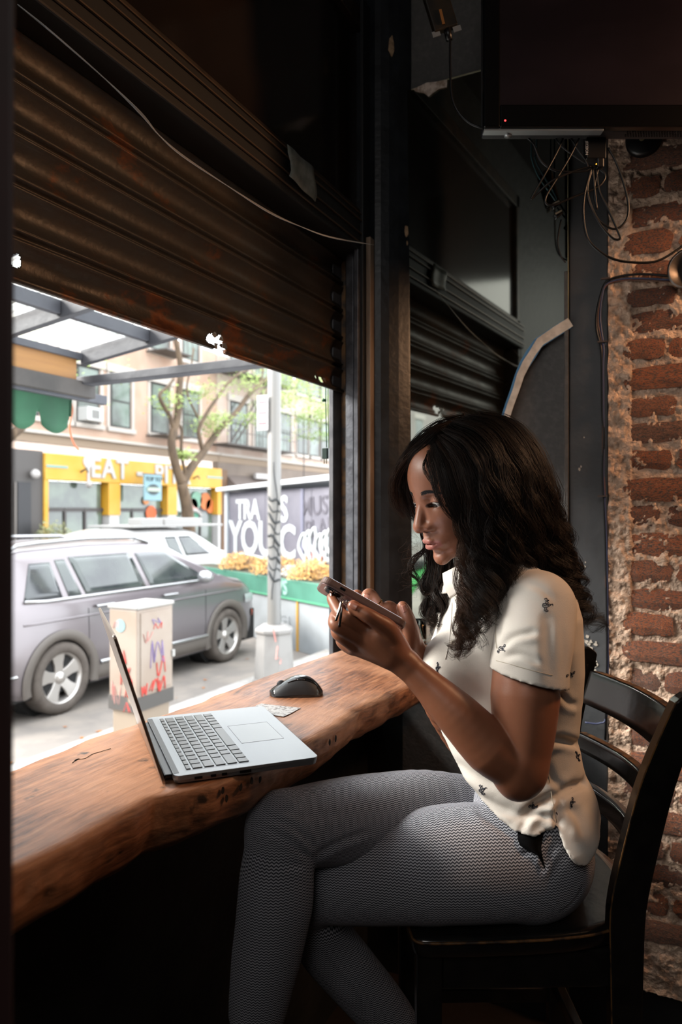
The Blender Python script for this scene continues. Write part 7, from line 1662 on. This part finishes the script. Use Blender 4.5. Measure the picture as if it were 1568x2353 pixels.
# far side of the face
G.append(([(1050, 975, 1.335), (1000, 1000, 1.325), (962, 1030, 1.325), (930, 1062, 1.335), (910, 1105, 1.340), (908, 1150, 1.342), (930, 1190, 1.34)], (.012, .015, .012, .010, .009, .007, .003), 260, .001, .6, .35, .3))
G.append(([(1075, 968, 1.36), (1015, 990, 1.355), (968, 1025, 1.355), (940, 1065, 1.36), (928, 1110, 1.365), (938, 1160, 1.37), (952, 1195, 1.37)], (.014, .018, .018, .016, .014, .012, .005), 420, .001, .6, .1, .3))
G.append(([(1035, 985, 1.315), (995, 1012, 1.300), (970, 1035, 1.305), (950, 1055, 1.320), (938, 1085, 1.335)], (.010, .013, .010, .008, .005), 240, .001, .5, .15, .3))
G.append(([(1030, 990, 1.305), (1000, 1015, 1.283), (985, 1040, 1.277)], (.012, .010, .005), 160, .0005, .5, .0, .3))
G.append(([(985, 1034, 1.315), (948, 1048, 1.325), (918, 1080, 1.335), (904, 1118, 1.338), (912, 1160, 1.340), (938, 1192, 1.34)], (.006, .010, .010, .009, .007, .003), 150, .001, .6, .75, .3))
G.append(([(985, 1036, 1.320), (955, 1055, 1.335), (938, 1090, 1.350), (934, 1130, 1.355), (944, 1165, 1.36), (955, 1200, 1.365)], (.008, .012, .013, .012, .009, .004), 330, .001, .6, .35, .3))
G.append(([(985, 1036, 1.315), (968, 1050, 1.345), (952, 1082, 1.37), (948, 1140, 1.38), (962, 1190, 1.385)], (.008, .014, .018, .016, .010), 220, .001, .6, .1, .3))
G.append(([(975, 1180, 1.385), (972, 1225, 1.385), (980, 1258, 1.385), (955, 1282, 1.385), (946, 1312, 1.385), (960, 1340, 1.385), (944, 1350, 1.385)], (.010, .006, .005, .005, .005, .004, .002), 70, .002, 1., .2, .3))
G.append(([(1000, 1200, 1.40), (1000, 1265, 1.395), (998, 1310, 1.39), (985, 1345, 1.38), (1004, 1366, 1.37), (990, 1392, 1.36), (986, 1410, 1.36), (1000, 1432, 1.355), (1008, 1455, 1.355)], (.02, .020, .019, .016, .014, .013, .010, .007, .003), 420, .004, 1.2, .15, .3))
G.append(([(1020, 1240, 1.39), (1022, 1300, 1.385), (1010, 1350, 1.37), (1012, 1395, 1.35), (1000, 1420, 1.345), (1016, 1440, 1.34)], (.022, .022, .018, .014, .009, .003), 320, .004, 1.1, .2, .3))
G.append(([(1068, 1290, 1.25), (1060, 1335, 1.245), (1070, 1380, 1.23), (1052, 1425, 1.215), (1062, 1465, 1.21), (1045, 1498, 1.205), (1028, 1498, 1.205)], (.012, .012, .011, .009, .007, .005, .002), 140, .003, 1.2, .55, .2))
hb = Vol((.07, 1.10, 1.20), (.50, 1.52, 1.66), .0042)
for pts, rad, *_ in G:
    m_ = np.array([.72] * len(pts)); rr = np.interp(np.linspace(0, 1, len(pts)), np.linspace(0, 1, len(rad)), rad)
    k_end = max(3, int(len(pts) * .72)); p_ = [A(x, y, d + .004) for x, y, d in pts[:k_end]]
    if rr.max() > .015: hb.chain(p_, list(np.maximum(.003, rr[:k_end] * .72)), .010)
for p in (([-.018, 0, .038], [.092, .080, .084]),):
    pass
hc_ = h2b(np.array([-.014, 0, .037]))
Rl = HM.T                                            # rows: local axes in the body frame
capv = Vol((.07, 1.10, 1.20), (.50, 1.52, 1.66), .0042)
capv.ell(hc_, (.0955, .077, .0855), .01, R=Rl.tolist())
sl, X = capv._sub(capv.lo, capv.lo + capv.n * capv.h)
lx = sum((X[i] - HO[i]) * HM[i, 0] for i in range(3)); lz = sum((X[i] - HO[i]) * HM[i, 2] for i in range(3)); ly = sum((X[i] - HO[i]) * HM[i, 1] for i in range(3))
capv.g = np.maximum(capv.g, (.8 * lx - .6 * lz + .008 - .30 * np.abs(ly)).astype(np.float32))
hb.g = np.minimum(hb.g, capv.g)
V7, F7 = hb.mesh()
hair_b = pobj('hair_mass', V7, F7, M('hair_underlayer', (.007, .0048, .004, 1), .9, spec=.1))
for pts, rad, n_, wv, fq, tn, st in G:
    lock(pts, rad, n_, wv, fq, tone=tn, start=st, M_=26 if len(pts) < 8 else 34)
# loose strands: two over the forehead, flyaways round the outline
for pts in ([(984, 1040, 1.275), (975, 1075, 1.265), (995, 1110, 1.25), (1005, 1140, 1.235), (1015, 1165, 1.230)], [(978, 1050, 1.272), (985, 1080, 1.26), (1000, 1125, 1.24), (1012, 1160, 1.232)], [(985, 1036, 1.27), (1000, 1080, 1.255), (1008, 1130, 1.238), (1022, 1170, 1.228)]):
    lock(pts, (.001, .0022, .0024, .002, .001), 16, .0003, .5, clump=8, tone=.1)
for k in range(170):
    ang = rs.uniform(-.3, 2.6); cx_, cy_ = 1105 + 8 * rs.normal(), 1130; rx_ = 140 + rs.uniform(-4, 14); px = cx_ + rx_ * cos(ang - .6); py = cy_ - (168 + rs.uniform(-3, 10)) * sin(ang - .6) if ang > .6 else cy_ + rs.uniform(0, 240)
    if ang <= .6: px = 1240 + (py - 1130) * .38 + rs.uniform(-5, 12)
    q0 = np.array([px, py]); dr = np.array([rs.normal(0, 14), rs.uniform(10, 46)]); d0 = 1.33 + rs.uniform(-.03, .04)
    pts = [(q0[0] - 8, q0[1] - 16, d0), (q0[0] + rs.normal(2, 4), q0[1], d0), (q0[0] + dr[0] * .5 + rs.normal(4, 5), q0[1] + dr[1] * .5, d0), (q0[0] + dr[0] + rs.normal(0, 8), q0[1] + dr[1], d0)]
    lock(pts, (.0003, .0005, .001), 1, .0015, 1.5, sr=.00016, tone=.3, M_=14)
for k in range(46):
    px, py = rs.uniform(925, 965), rs.uniform(1215, 1345); d0 = 1.38
    pts = [(px, py, d0)] + [(px + rs.normal(0, 12), py + q * 9 + rs.normal(0, 6), d0) for q in range(1, 5)]
    lock(pts, (.0003, .0006, .0006), 1, .003, 1.5, sr=.00014, tone=.7, M_=18)
HV_ = np.concatenate(HVs); HF_ = np.concatenate(HFs)
hair = pobj('hair', HV_, HF_, m_hair); hair['label'] = 'long wavy dark brown hair'; hair['kind'] = 'stuff'
cc_ = hair.data.color_attributes.new('tone', 'FLOAT_COLOR', 'POINT'); cc_.data.foreach_set('color', np.concatenate(HC).ravel())
print('HAIR strands', len(HVs), 'quads', len(HF_))
